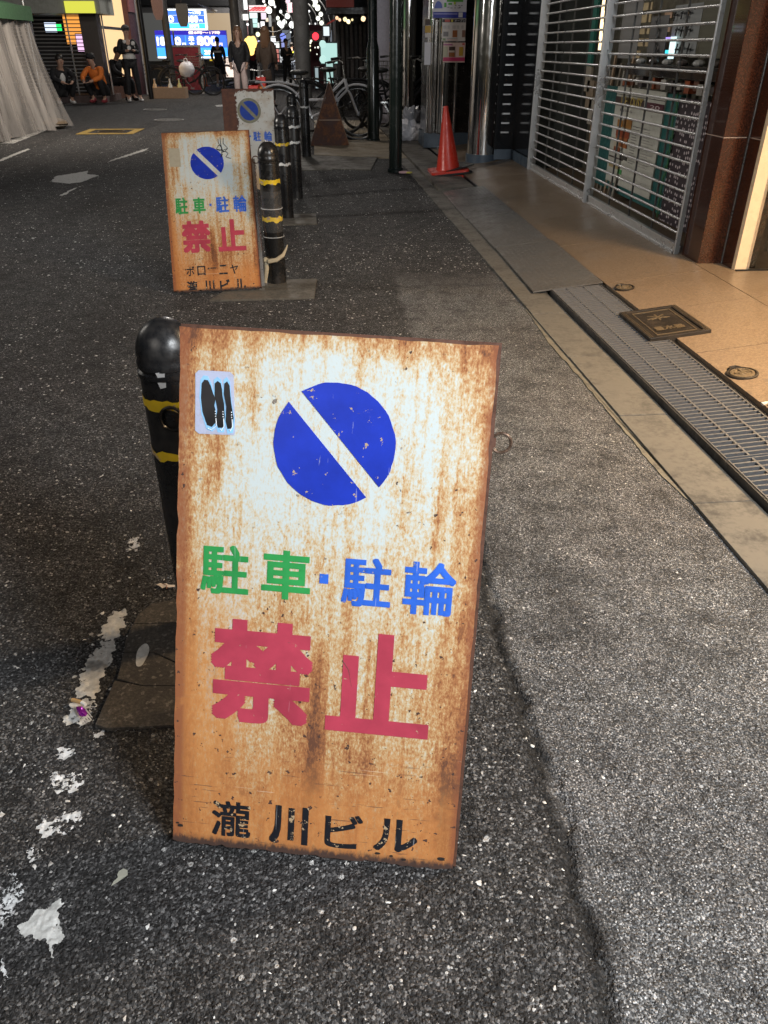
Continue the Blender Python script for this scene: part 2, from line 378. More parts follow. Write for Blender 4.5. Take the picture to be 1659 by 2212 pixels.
def roadpaint(name, thr, seed, col=(.60, .60, .58)):
    b = NB(name); o = b.coord(); mp = b.n('ShaderNodeMapping'); b.l(o, mp.inputs[0]); mp.inputs['Location'].default_value = (seed, seed * 2, 0)
    f = b.mt('ADD', b.mt('MULTIPLY', b.noise(22, 6, .7, mp.outputs[0]), .6), b.mt('MULTIPLY', b.noise(120, 4, .7, mp.outputs[0]), .4))
    b.col(b.ramp(b.noise(60, 4, .7), [(.3, tuple(c * .6 for c in col)), (.65, col)])); b.rough(.7)
    a = b.mt('LESS_THAN', f, thr); b.l(a, b.b.inputs['Alpha']); b.bump(b.noise(200, 4), .5, .0015); return b.m

# ================================================================== GROUND
def sheet(name, mat, xs, ys, zf, dz=0.0, parent=None, kind='structure'):
    nx, ny = len(xs), len(ys)
    v = [(x, y, zf(x, y) + dz) for y in ys for x in xs]
    f = [(j * nx + i, j * nx + i + 1, (j + 1) * nx + i + 1, (j + 1) * nx + i) for j in range(ny - 1) for i in range(nx - 1)]
    mb = MB(); mb.add(v, f); o = mb.build(name, mat, parent)
    if kind: o['kind'] = kind
    return o
# the road: near part with real relief, the rest as one broad sheet joined to it
def relief(X, Y, amp=1.0):
    out = np.zeros_like(X)
    for k, (fr, am) in enumerate(((9, .0030), (23, .0016), (61, .0010))):
        a = rng.uniform(0, 6.28, 14); th = rng.uniform(0, 6.28, 14)
        for t, p in zip(th, a): out += am / 5 * np.sin(fr * (X * np.cos(t) + Y * np.sin(t)) * rng.uniform(.7, 1.4) + p)
    return out * amp
gx0, gx1, gy0, gy1 = -1.35, 1.0, .22, 2.6
xs = np.arange(gx0, gx1 + 1e-6, .0046); ys = np.concatenate([np.arange(gy0, 1.5, .0046), np.arange(1.5, gy1 + .001, .0068)])
gx1 = float(xs[-1]); gy1 = float(ys[-1])
X, Y = np.meshgrid(xs, ys)
Z = relief(X, Y)
# grains of stone: random bumps on a cell lattice
def grains(X, Y, cell, h):
    ix = np.floor(X / cell).astype(int); iy = np.floor(Y / cell).astype(int); best = np.full(X.shape, 9.0); hh = np.zeros(X.shape)
    def rnd(a, b, s):
        q = np.sin(a * 127.1 + b * 311.7 + s * 74.7) * 43758.5453; return q - np.floor(q)
    for dx in (-1, 0, 1):
        for dy in (-1, 0, 1):
            a = ix + dx; b = iy + dy
            px = (a + rnd(a, b, 1)) * cell; py = (b + rnd(a, b, 2)) * cell
            d = np.hypot(X - px, Y - py) / cell; m = d < best; best = np.where(m, d, best); hh = np.where(m, rnd(a, b, 3), hh)
    return h * (np.clip(1 - (best / .75) ** 2, 0, 1) * (.25 + .75 * hh))
Z += grains(X, Y, .013, .0034) + grains(X + 5, Y + 3, .0085, .0016)
seam_x = .345 + .012 * np.sin(Y * 9) + .007 * np.sin(Y * 23 + 1) + .004 * np.sin(Y * 71) + .003 * np.sin(Y * 133 + 2)
Z -= .008 * np.exp(-((X - seam_x) / .010) ** 2) * np.clip((2.1 - Y) / .5, 0, 1)
Z -= .0025 * np.exp(-((X - seam_x - .06) / .05) ** 2) * np.clip((1.9 - Y) / .6, 0, 1)
fade = np.clip(np.minimum.reduce([(X - gx0) / .03, (gx1 - X) / .09, (Y - gy0) / .03, (gy1 - Y) / .6]), 0, 1); Z = Z * fade
Z -= .004
nx = len(xs); ny = len(ys)
me = bpy.data.meshes.new('road_near')
me.vertices.add(nx * ny); me.vertices.foreach_set('co', np.stack([X, Y, Z], -1).reshape(-1).astype(np.float32))
i = np.arange(nx - 1); j = np.arange(ny - 1); I, J = np.meshgrid(i, j); a = (J * nx + I).ravel()
quads = np.stack([a, a + 1, a + 1 + nx, a + nx], -1).astype(np.int32); nq = len(quads)
me.loops.add(nq * 4); me.loops.foreach_set('vertex_index', quads.ravel()); me.polygons.add(nq)
me.polygons.foreach_set('loop_start', np.arange(nq, dtype=np.int32) * 4)
cx_ = X[:-1, :-1].ravel(); cy_ = Y[:-1, :-1].ravel(); sx_ = seam_x[:-1, :-1].ravel()
me.polygons.foreach_set('use_smooth', np.ones(nq, bool))
me.materials.append(m_road); me.update(); me.validate()
ro = bpy.data.objects.new('road', me); S.collection.objects.link(ro); ro['kind'] = 'structure'
RN = (X, Y, Z)
def zr(x, y): return zroad(y)
def band(mb, x0, x1, y0, y1, n=1):
    ysn = list(np.linspace(y0, y1, n + 1))
    for p, q in zip(ysn[:-1], ysn[1:]): mb.quad((x0, p, zroad(p) - .004), (x1, p, zroad(p) - .004), (x1, q, zroad(q) - .004), (x0, q, zroad(q) - .004))
rb = MB(); band(rb, -60, gx0, -10, gy0); band(rb, gx0, gx1, -10, gy0); band(rb, -60, gx0, gy0, gy1); band(rb, -60, gx1, gy1, 22); band(rb, -60, 60, 22, 37, 5); band(rb, -60, 60, 37, 300)
band(rb, gx1, 1.115, -10, 22)
struct('road_far', rb, m_road)
# pale stones that lie loose or proud in the asphalt
def stones(n, xr, yr, smin, smax, mat, name, label, skip=None, dens=None):
    x = rng.uniform(*xr, n); y = yr[0] + (yr[1] - yr[0]) * rng.random(n) ** 1.0
    if skip is not None: k = ~skip(x, y); x, y = x[k], y[k]
    n = len(x); s = smin + (smax - smin) * rng.random(n) ** 3.0
    base = np.array([(1, 0, 0), (.35, .9, 0), (-.6, .75, 0), (-1, -.1, 0), (-.4, -.85, 0), (.6, -.7, 0), (.15, .1, .62), (-.25, -.1, .55)])
    fs = [(0, 1, 6), (1, 2, 6), (2, 7, 6), (2, 3, 7), (3, 4, 7), (4, 5, 7), (5, 6, 7), (5, 0, 6)]
    a = rng.uniform(0, 6.28, n); el = rng.uniform(.45, 1, n)
    P = base[None] * (1 + rng.uniform(-.48, .40, (n, 8, 1)))
    P = P * np.stack([s, s * el, s * .55], -1)[:, None, :]
    c, si = np.cos(a)[:, None], np.sin(a)[:, None]
    px = P[..., 0] * c - P[..., 1] * si + x[:, None]; py = P[..., 0] * si + P[..., 1] * c + y[:, None]
    zz = np.zeros(n); 
    inn = (x > gx0) & (x < gx1) & (y > gy0) & (y < gy1)
    ii = np.clip(((x - gx0) / .0046).astype(int), 0, len(xs) - 1); jj = np.clip(np.searchsorted(ys, y), 0, len(ys) - 1)
    zz[inn] = RN[2][jj[inn], ii[inn]] + .0; pz = P[..., 2] + (zz - .0006)[:, None]
    V = np.stack([px, py, pz], -1).reshape(-1, 3)
    F = (np.array(fs)[None] + (np.arange(n) * 8)[:, None, None]).reshape(-1, 3)
    me = bpy.data.meshes.new(name); me.vertices.add(len(V)); me.vertices.foreach_set('co', V.astype(np.float32).ravel())
    me.loops.add(F.size); me.loops.foreach_set('vertex_index', F.ravel().astype(np.int32)); me.polygons.add(len(F))
    me.polygons.foreach_set('loop_start', np.arange(len(F), dtype=np.int32) * 3); me.materials.append(mat); me.update(); me.validate()
    o = bpy.data.objects.new(name, me); S.collection.objects.link(o); tag(o, label, 'gravel', kind='stuff'); return o
bst = NB('pale_stone'); bst.col(bst.ramp(bst.noise(45, 2), [(.35, (.30, .28, .26)), (.5, (.55, .53, .50)), (.62, (.72, .73, .72))])); bst.rough(.5); m_stone = bst.m
ispatch = lambda x, y: (x > .345) & (y < 4.4)
stones(7000, (-1.5, .95), (.25, 5.2), .0008, .0068, m_stone, 'asphalt_stones', 'pale stones bedded in the old dark asphalt', ispatch)
stones(9000, (-4.5, .9), (4.5, 13), .003, .009, m_stone, 'asphalt_stones', 'pale stones bedded in the dark asphalt further up the street', lambda x, y: rng.random(len(x)) < (y - 4.5) / 14)
stones(1500, (.33, .93), (.25, 3.6), .0009, .0040, m_stone, 'asphalt_stones', 'small pale stones in the newer grey asphalt strip')

PIV = Matrix.Translation((1.12, 4.05, 0)) @ Matrix.Rotation(.0235, 4, 'Z') @ Matrix.Translation((-1.12, -4.05, 0))     # the drain runs slightly askew to the road
# concrete kerb strip beside the drain, pieces with joints
cs = thing('kerb', 'worn pale concrete edging strip between asphalt and drain grating', 'kerb'); cs['kind'] = 'structure'
del cs['category']; cs.matrix_basis = PIV.copy()
yy = -1.2
while yy < 15:
    L = .598; m = MB(); m.box(.944 + random.uniform(-.003, .003), yy, -.05, 1.116, yy + L - .0015, .006 + random.uniform(-.0006, .0008)); m.build('concrete_block', m_conc, cs, bevel=.0015); yy += .6
mo = MB(); pts = []
for y in np.arange(1.7, 3.75, .03): pts.append((.918 + random.uniform(-.003, .003) + .004 * math.sin(y * 3.1) + max(0, (y - 3.2)) * .05 + max(0, 2.0 - y) * .12, float(y)))
poly = pts + [(.943, 3.75), (.943, 1.7)]
mo.prism(poly, -.01, -.0008); mo.build('mortar_repair', grime('pale_mortar', (.155, .142, .112), (.062, .058, .050), .9, 16, .9, 0, .5), cs)
# drain channel with gratings
dr = thing('drain_channel', 'long drain channel sunk between kerb and shop paving', 'drain'); dr['kind'] = 'structure'; del dr['category']; dr.matrix_basis = PIV.copy()
GX0, GX1 = 1.130, 1.385
zt = lambda x: SL * (x - X0) + .004
zgr = lambda x: .030 + .08 * (x - GX0)
m = MB(); m.box(1.1165, -1.2, -.3, 1.1215, 14.5, .001); m.box(1.402, -1.2, -.3, 1.409, 14.5, .044); m.box(1.1215, -1.2, -.3, 1.402, 14.5, -.29)
m.build('channel_wall', m_plain_black, dr)
m_dark_rail = grime('dark_drain_rail', (.045, .045, .046), (.02, .018, .016), .6, 6, .5, .3, .03)
m = MB(); m.box(1.122, -1.2, -.05, 1.1275, 3.92, .0285); m.build('side_rail', m_dark_rail, dr)
m = MB(); m.box(1.388, -1.2, -.05, 1.3915, 3.92, .049); m.build('side_rail', m_dark_rail, dr)
tilt = Matrix.Rotation(-math.atan(SL), 4, 'Y'); gtilt = Matrix.Rotation(-math.atan(.08), 4, 'Y')
pw = GX1 - GX0
bar_me = None
def grating(y0, y1, label, nb=36):
    t = thing('drain_grating', label, 'drain grating', (GX0, y0, zt(GX0)), group='gratings over the drain'); t.matrix_basis = PIV @ Matrix.Translation((GX0, y0, .0305)) @ gtilt
    L = y1 - y0 - .006
    m = MB(); m.box(0, 0, -.03, .004, L, .0); m.box(pw - .004, 0, -.03, pw, L, 0); m.box(.004, 0, -.03, pw - .004, .004, 0); m.box(.004, L - .004, -.03, pw - .004, L, 0); m.build('grating_frame', m_galv, t)
    for fx in (.30, .655):
        m = MB(); m.box(pw * fx - .0035, .004, -.012, pw * fx + .0035, L - .004, -.0015); m.build('cross_rod', m_galv, t)
    n = int(L / .0268); first = None
    for k in range(1, n):
        if first is None:
            m = MB(); m.box(.004, -.0036, -.026, pw - .004, .0036, -.0006); first = m.build('grating_bar', m_galv, t); o = first
        else: o = first.copy(); S.collection.objects.link(o)
        o.parent = t; o.location = (0, k * L / n, random.uniform(-.0004, .0004))
    return t
gl = ['galvanised drain grating nearest the camera, cut by the right edge', 'drain grating level with the round cover near the right edge', 'drain grating beside the square iron cover', 'short farthest drain grating at the foot of the ribbed steel plates']
for k, (a, b_) in enumerate(((1.19, 2.005), (2.01, 2.85), (2.85, 3.65), (3.65, 3.925))): grating(a, b_, gl[k])
# steel ramp plates
def plate(q, label, z=.014):
    t = thing('steel_plate', label, 'steel plate', (q[0][0], q[0][1], 0), group='ribbed steel plates over the drain')
    m = MB(); zb = [zt(p[0]) + .004 for p in q]; n = 4
    lo = [(p[0], p[1], z0) for p, z0 in zip(q, zb)]; hi = [(p[0], p[1], z0 + .006) for p, z0 in zip(q, zb)]
    m.add(lo + hi, [(3, 2, 1, 0), (4, 5, 6, 7), (0, 1, 5, 4), (1, 2, 6, 5), (2, 3, 7, 6), (3, 0, 4, 7)]); m.build('sheet', m_plate, t, world=True)
    m = MB(); nl = int((q[2][1] - q[1][1]) / .028)
    for i in range(nl):
        f = (i + .5) / nl
        for j in range(13):
            g_ = (j + .5) / 13
            a = Vector(hi[0]).lerp(Vector(hi[3]), f); b = Vector(hi[1]).lerp(Vector(hi[2]), f); c = a.lerp(b, g_); s = 1 if (i + j) % 2 else -1
            d = Vector((.009, .007 * s, .009 * SL)); e = Vector((-.0018 * s, .003, 0)); up = Vector((0, 0, .0015))
            m.add([c - d, c + e, c + d, c - e, c + up], [(0, 3, 4), (3, 2, 4), (2, 1, 4), (1, 0, 4)])
    o = m.build('tread_pattern', m_plate, t, world=True); o['kind'] = 'stuff'
    return t
m_plate = grime('worn_tread_plate', (.17, .165, .16), (.10, .09, .08), .8, 5, .42, .4, .1)
q = lambda *a: [(p[0], p[1]) for p in a]
plate(q((1.04, 3.93), (1.40, 3.93), (1.40, 4.95), (1.04, 4.95)), 'nearest ribbed steel ramp plate, its corner over the grating')
plate(q((1.035, 4.955), (1.385, 4.955), (1.375, 5.93), (1.02, 5.93)), 'middle ribbed steel plate over the drain')
plate(q((1.01, 5.95), (1.37, 5.95), (1.365, 7.2), (1.0, 7.2)), 'farthest ribbed steel plate, near the red traffic cone')
m = MB(); m.box(1.05, 7.25, .0, 1.38, 14.5, .035); m.build('channel_cover', m_darkconc, dr)

# shop paving: big stone slabs
bt = NB('speckled_stone_slab'); f1 = bt.noise(90, 4, .7); f2 = bt.noise(2.2, 5, .6); f3 = bt.noise(260, 2, .6); inf = bt.n('ShaderNodeObjectInfo')
c = bt.mix(bt.mr(f1, .38, .62), (.14, .098, .063), (.22, .158, .104)); c = bt.mix(bt.mr(f3, .55, .68, 0, .6), c, (.36, .28, .20)); c = bt.mix(bt.mr(f2, .5, .75, 0, .6), c, (.17, .125, .09))
dm = bt.mt('MULTIPLY', bt.mt('GREATER_THAN', bt.noise(17, 2, .5), .70), .6); c = bt.mix(dm, c, (.11, .085, .07))
bt.col(c); bt.rough(bt.mr(f2, .3, .7, .28, .5)); bt.bump(f3, .12, .0006); m_slab = bt.m
pv = thing('paving', 'speckled tan stone slabs in front of the shops', 'paving'); pv['kind'] = 'structure'; del pv['category']
def slab_z(x, dz=0): return SL * (min(x, XF) - X0) + .004 + dz
joints_y = [-1.0, -.4, .3, 1.0, 1.68, 2.36, 2.86, 3.42, 3.93, 4.8, 5.5, 6.2, 6.9, 7.6, 8.3, 9.0, 9.7, 10.4, 11.1, 11.8, 12.5, 13.2, 13.9]
joints_x = [1.443, 1.93, 2.7, 3.5]
cov = [(1.285, 2.88, 1.57, 3.24)]
for a, b_ in zip(joints_y[:-1], joints_y[1:]):
    for x0, x1 in zip(joints_x[:-1], joints_x[1:]):
        if x0 > 2 and (b_ > 4.3): continue
        g_ = .0018; m = MB(); dz = random.uniform(-.0006, .0006)
        sk = lambda y: (.0235 * (4.05 - y) - .032) if x0 < 1.5 else 0
        ps = [(x0 + g_ + sk(a), a + g_), (x1 - g_, a + g_), (x1 - g_, b_ - g_), (x0 + g_ + sk(b_), b_ - g_)]
        top = [(x, y, slab_z(x, dz)) for x, y in ps]; bot = [(x, y, slab_z(x) - .05) for x, y in ps]
        m.add(bot + top, [(3, 2, 1, 0), (4, 5, 6, 7), (0, 1, 5, 4), (1, 2, 6, 5), (2, 3, 7, 6), (3, 0, 4, 7)]); m.build('paving_slab', m_slab, pv)
m = MB(); m.add([(1.54, -1, slab_z(1.54) - .006), (XF, -1, slab_z(XF) - .006), (XF, 14, slab_z(XF) - .006), (1.444, 14, slab_z(1.444) - .006), (9, -1, slab_z(XF) - .006), (9, 14, slab_z(XF) - .006)], [(0, 1, 2, 3), (1, 4, 5, 2)]); m.build('slab_bed', m_plain_black, pv)
m = MB(); m.box(1.5, 13.95, -.1, 9, 60, .12); struct('pavement', m, m_darkconc)
# pale paving beyond the pole, on the right of the road
m = MB(); m.prism([(-.15, 10.0), (1.0, 9.6), (1.0, 15), (-.2, 15)], -.02, .012); struct('pavement_apron', m, grime('tan_concrete_apron', (.26, .215, .15), (.13, .105, .075), .7, 3, .8, 0, .2))
m = MB(); m.prism([(-.5, 9.0), (.45, 8.7), (.6, 9.9), (-.3, 10.1)], -.02, .007); struct('pavement_patch', m, m_darkconc)

# iron covers
m_iron = grime('cast_iron_cover', (.028, .022, .017), (.06, .043, .028), .6, 16, .5, .35, .3)
m_iron_edge = grime('worn_iron_edge', (.20, .15, .09), (.10, .07, .045), .6, 20, .45, .5, .3)
th = -.03; cm = Matrix.Translation((1.322, 3.045, zt(1.322) + .008)) @ tilt @ Matrix.Rotation(R_(1), 4, 'Z')
t = thing('utility_cover', 'square cast iron water meter cover with raised characters beside the drain', 'utility cover', mat=cm)
A_ = .262; B_ = .372
m = MB(); m.box(0, 0, -.02, A_, .020, .007); m.box(0, B_ - .020, -.02, A_, B_, .007); m.box(0, .020, -.02, .026, B_ - .020, .007); m.box(A_ - .026, .020, -.02, A_, B_ - .020, .007); m.build('frame', m_iron, t, bevel=.0015)
m = MB(); m.box(.030, .023, -.02, A_ - .030, B_ - .023, .002); m.build('lid', m_iron, t)
m = MB()
for (x0, y0, x1, y1) in ((.045, .036, A_ - .045, .040), (.045, B_ - .040, A_ - .045, B_ - .036), (.045, .040, .049, B_ - .040), (A_ - .049, .040, A_ - .045, B_ - .040)): m.box(x0, y0, .002, x1, y1, .0045)
for (x0, x1) in ((.008, .010), (.016, .018), (A_ - .018, A_ - .016), (A_ - .010, A_ - .008)): m.box(x0, .006, .007, x1, B_ - .006, .0085)
m.build('raised_rim', m_iron_edge, t)
m = text_mb('量水器', .060, .080, .19, .130, .0045, .03); m.v = [(x, y, z) for x, y, z in m.v]; m.build('raised_characters', m_iron_edge, t)
m = MB(); m.prism([(.08, .235), (.18, .235), (.16, .246), (.10, .246)], .002, .0045); m.bar((.13, .215, .003), (.13, .285, .003), .008, .003); m.bar((.095, .275, .003), (.165, .225, .003), .006, .003, (0, 0, 1)); m.bar((.165, .275, .0032), (.095, .225, .0032), .006, .003); m.build('emblem', m_iron_edge, t)
def round_cover(x, y, r, label):
    t = thing('stop_valve_cover', label, 'valve cover', mat=Matrix.Translation((x, y, slab_z(x) + .001)) @ tilt, group='small round iron covers')
    m = MB(); m.lathe([(r, -.01), (r, .004), (r * .93, .006), (r * .86, .006), (r * .84, .001), (.002, .001)], 32); m.build('rim', m_iron, t, smooth=True)
    m = MB(); m.lathe([(r * .78, .001), (r * .76, .005), (r * .6, .006), (r * .58, .003), (r * .3, .003), (r * .28, .006), (.002, .007)], 32); m.build('lid', m_iron_edge, t, smooth=True)
    m = MB(); m.box(-r * .5, -.004, .004, r * .5, .004, .0085); m.box(-.004, r * .1, .004, .004, r * .55, .0085); m.build('raised_mark', m_iron_edge, t)
    m = MB(); m.tube([(-r * .5, r * .9, .002), (-r * .3, r * 1.18, .002), (r * .1, r * 1.22, .002), (r * .3, r * .95, .002)], .005, 6); m.build('hinge', m_iron, t, smooth=True)
p1 = G(1335, 626); round_cover(p1.x + .03, p1.y, .050, 'smaller round iron valve cover, the one farther up the paving')
p1 = G(1588, 812); round_cover(p1.x + .025, p1.y, .056, 'round iron valve cover near the right edge of the picture')
# stainless sill that starts at the right edge
t = thing('sill_strip', 'brass coloured door track set into the paving at the right edge', 'door track', (1.46, 2.3, slab_z(1.46)))
m = MB()
for k in range(3): m.box(1.462 + k * .012, .9, slab_z(1.46) - .01, 1.470 + k * .012, 2.33, slab_z(1.46) + .006 + .001 * k)
m.build('track_rail', M('brass_track', (.62, .50, .26), .3, .7), t, world=True)
m = MB(); z_ = slab_z(1.5); m.add([(1.452, 2.335, z_ - .01), (1.93, 2.335, slab_z(1.93) - .01), (1.93, 2.352, slab_z(1.93) - .01), (1.452, 2.352, z_ - .01), (1.452, 2.335, slab_z(1.452) + .003), (1.93, 2.335, slab_z(1.93) + .003), (1.93, 2.352, slab_z(1.93) + .003), (1.452, 2.352, slab_z(1.452) + .003)], [(3, 2, 1, 0), (4, 5, 6, 7), (0, 1, 5, 4), (1, 2, 6, 5), (2, 3, 7, 6), (3, 0, 4, 7)]); m.build('end_strip', M('pale_strip', (.72, .68, .6), .4, .3), t, world=True)

b = NB('gritty_footing_concrete'); f = b.noise(7, 6, .65); g2 = b.noise(170, 3, .7); v_ = b.vor(150); s_ = b.n('ShaderNodeSeparateColor'); b.l(v_['Color'], s_.inputs[0])
c = b.mix(b.mr(f, .38, .64), (.085, .074, .060), (.040, .035, .031)); c = b.mix(b.mr(s_.outputs[0], .80, .98, 0, .7), c, (.20, .18, .155)); c = b.mix(b.mr(g2, .42, .60, .6, 0), c, (.022, .020, .018)); b.col(c); b.rough(.85); b.bump(b.mt('ADD', g2, f), .8, .002); m_footing = b.m
# ---- bollard footings
def footing(poly, label, z=.006, mat=None):
    m = MB(); m.prism(poly, -.03, z); o = m.build('bollard_footing', mat or m_darkconc, bevel=.002); return tag(o, label, 'concrete footing', 'concrete footings of the bollards')
t = thing('bollard_footing', 'cracked concrete footing left of the near sign, with a white paint spot', 'concrete footing', (-.4, 1.25, 0), group='concrete footings of the bollards')
P_ = [(-.437, 1.44), (-.462, 1.40), (-.470, 1.31), (-.462, 1.22), (-.470, 1.17), (-.475, 1.072), (-.45, 1.06), (-.36, 1.06), (-.14, 1.06), (-.14, 1.44), (-.30, 1.45), (-.38, 1.452)]
for poly in ([P_[0], P_[1], (-.466, 1.3685), (-.14, 1.3625), P_[9], P_[10], P_[11]], [(-.467, 1.366), (-.470, 1.31), (-.466, 1.275), (-.40, 1.27), (-.33, 1.222), (-.14, 1.19), (-.14, 1.36)], [(-.466, 1.272), (-.462, 1.194), (-.405, 1.1705), (-.33, 1.1665), (-.14, 1.1665), (-.14, 1.187), (-.33, 1.219), (-.402, 1.267)], [(-.466, 1.19), (-.475, 1.072), (-.45, 1.06), (-.14, 1.06), (-.14, 1.1645), (-.33, 1.1645), (-.405, 1.1685)]):
    m = MB(); m.prism(poly, -.03, .0040 + random.uniform(-.0006, .0006)); m.build('concrete_piece', m_footing, t, world=True, bevel=.0012)
m = MB(); m.prism([(-.425 + .012 * math.cos(a) * (1 + .12 * math.sin(3 * a)), 1.262 + .036 * math.sin(a)) for a in np.linspace(0, 6.1, 18)], .003, .0052); m.build('paint_spot', roadpaint('spot_paint', .80, 2), t, world=True)
footing([(-.62, 3.93), (-.09, 3.95), (-.08, 4.32), (-.5, 4.30)], 'concrete footing under the tape wrapped bollard behind the second sign')
footing([(-.42, 5.85), (-.09, 5.87), (-.10, 6.28), (-.42, 6.25)], 'concrete footing under the bollard with one yellow band')
footing([(-.42, 8.75), (.05, 8.75), (.05, 9.3), (-.42, 9.3)], 'concrete footing among the far white banded bollards')
# ---- worn road paint
m_rp1 = roadpaint('worn_white_paint', .535, 1); m_rp2 = roadpaint('crumbled_white_paint', .500, 5, (.66, .67, .68)); m_rp3 = roadpaint('yellow_paint', .54, 9, (.50, .34, .08)); m_rp0 = roadpaint('thick_white_paint', .60, 3)
def inside(px, py, poly):
    r = np.zeros(px.shape, bool); n = len(poly)
    for i in range(n):
        x1, y1 = poly[i]; x2, y2 = poly[(i + 1) % n]
        cnd = ((y1 > py) != (y2 > py)); r ^= cnd & (px < (x2 - x1) * (py - y1) / ((y2 - y1) + 1e-12) + x1)
    return r
def drape(name, poly, mat, lift=.0006, zmin=-9, wob=.006):
    X, Y, Z = RN; cx = (X[:-1, :-1] + X[1:, 1:]) / 2; cy = (Y[:-1, :-1] + Y[1:, 1:]) / 2; zc = (Z[:-1, :-1] + Z[1:, 1:]) / 2
    wx = wob * (np.sin(cx * 310 + cy * 170) * .5 + np.sin(cy * 530 + 2) * .5); wy = wob * (np.sin(cx * 420 + 1) * .5 + np.sin(cx * 190 - cy * 260) * .5)
    m = inside(cx + wx, cy + wy, poly) & (zc > zmin); jj, ii = np.nonzero(m); mb = MB(); idx = {}; vs = []; fs = []
    m = inside(cx, cy, poly); m[:-1] |= m[1:]; m[1:] |= m[:-1]; m[:, :-1] |= m[:, 1:]; m[:, 1:] |= m[:, :-1]; jj, ii = np.nonzero(m); K_ = 4
    seed_ = random.uniform(0, 50)
    def on(px, py, pz):
        wx = .004 * math.sin(px * 210 + py * 170 + seed_) + .0017 * math.sin(py * 430 - px * 290); wy = .004 * math.sin(px * 220 + 1 + seed_) + .0017 * math.sin(px * 390 - py * 360)
        if pz < zmin + .0012 * math.sin(px * 1100 + py * 900): return False
        qx, qy = px + wx, py + wy; r = False; n = len(poly)
        for i in range(n):
            x1, y1 = poly[i]; x2, y2 = poly[(i + 1) % n]
            if (y1 > qy) != (y2 > qy) and qx < (x2 - x1) * (qy - y1) / (y2 - y1) + x1: r = not r
        return r
    for j_, i_ in zip(jj, ii):
        xa_, xb_, ya_, yb_ = X[j_, i_], X[j_, i_ + 1], Y[j_, i_], Y[j_ + 1, i_]; z00, z10, z01, z11 = Z[j_, i_], Z[j_, i_ + 1], Z[j_ + 1, i_], Z[j_ + 1, i_ + 1]
        zz_ = lambda p, q: z00 * (1 - p) * (1 - q) + z10 * p * (1 - q) + z01 * (1 - p) * q + z11 * p * q
        for p in range(K_):
            for q in range(K_):
                pc, qc = (p + .5) / K_, (q + .5) / K_
                if not on(xa_ + (xb_ - xa_) * pc, ya_ + (yb_ - ya_) * qc, zz_(pc, qc)): continue
                f = []
                for (u, v) in ((p, q), (p + 1, q), (p + 1, q + 1), (p, q + 1)):
                    k = (i_ * K_ + u, j_ * K_ + v)
                    if k not in idx: idx[k] = len(vs); vs.append((float(xa_ + (xb_ - xa_) * u / K_), float(ya_ + (yb_ - ya_) * v / K_), float(zz_(u / K_, v / K_)) + lift))
                    f.append(idx[k])
                fs.append(tuple(f))
    if not fs: return None
    mb.add(vs, fs); o = mb.build(name, mat, smooth=True); o['kind'] = 'structure'; return o
def paint(poly, mat, label, name='road_paint', z=.006, n=1, jag=.004):
    if max(p_[1] for p_ in poly) < 2.4 and min(p_[0] for p_ in poly) > -1.34: return drape(name, poly, mat, zmin={'thick_white_paint': -.0062, 'crumbled_white_paint': -.0050, 'worn_white_paint': -.0050}.get(mat.name, -9))
    # uneven outline
    if max(p_[1] for p_ in poly) > 2.4: z = -.0022
    out = []
    for i in range(len(poly)):
        a = poly[i]; b = poly[(i + 1) % len(poly)]; L = math.dist(a, b); k = max(1, int(L / (jag * 3)))
        for j in range(k): out.append((a[0] + (b[0] - a[0]) * j / k + random.uniform(-jag, jag), a[1] + (b[1] - a[1]) * j / k + random.uniform(-jag, jag)))
    m = MB(); m.prism(out, -.008, z); o = m.build(name, mat); o['kind'] = 'structure'; return o
def gp(lst): return [(G(u, v).x, G(u, v).y) for u, v in lst]
# two pieces of the thick dashed line, then crumbs
paint(gp([(248, 1320), (272, 1318), (270, 1350), (247, 1385), (218, 1378), (214, 1365)]), m_rp0, '', jag=.002)
paint(gp([(222, 1384), (249, 1384), (243, 1415), (235, 1440), (193, 1448), (178, 1442)]), m_rp0, '', jag=.002)
paint(gp([(196, 1422), (235, 1432), (214, 1476), (208, 1505), (163, 1505), (170, 1470)]), m_rp0, '', z=.0055, jag=.002)
paint(gp([(160, 1510), (202, 1510), (205, 1518), (195, 1555), (168, 1565), (135, 1560)]), m_rp1, '', jag=.004)
paint(gp([(280, 1160), (302, 1160), (298, 1190), (275, 1190)]), m_rp2, '')
paint(gp([(105, 1672), (178, 1670), (172, 1708), (115, 1710)]), m_rp2, '')
paint(gp([(88, 1762), (175, 1752), (180, 1788), (100, 1806), (82, 1795)]), m_rp2, '')
paint(gp([(0, 1920), (45, 1905), (48, 1940), (0, 2012)]), m_rp2, '')
paint(gp([(40, 2000), (95, 1960), (125, 1945), (130, 1975), (138, 2020), (118, 2045), (112, 2070), (95, 2025), (60, 2026)]), m_rp0, '', jag=.003)
paint(gp([(0, 2090), (12, 2060), (14, 2120), (0, 2160)]), m_rp2, '')
for pl in ([(112, 392), (118, 380), (160, 374), (190, 368), (186, 375), (212, 378), (180, 392), (150, 396)], [(130, 421), (160, 405), (168, 404), (136, 422)], [(232, 350), (240, 345), (320, 319), (314, 325)], [(0, 344), (60, 320), (65, 322), (0, 348)]):
    paint(gp(pl), m_rp0, '', jag=.012)
for pl in ([(0, 310), (30, 309), (100, 281), (92, 280)], [(355, 197), (410, 197), (380, 202), (350, 204)], [(465, 227), (490, 225), (488, 229), (468, 230)], [(497, 186), (507, 185), (507, 187), (493, 190)], [(430, 190), (455, 187), (505, 178), (500, 182)]):
    paint(gp(pl), m_rp1, '', jag=.012)
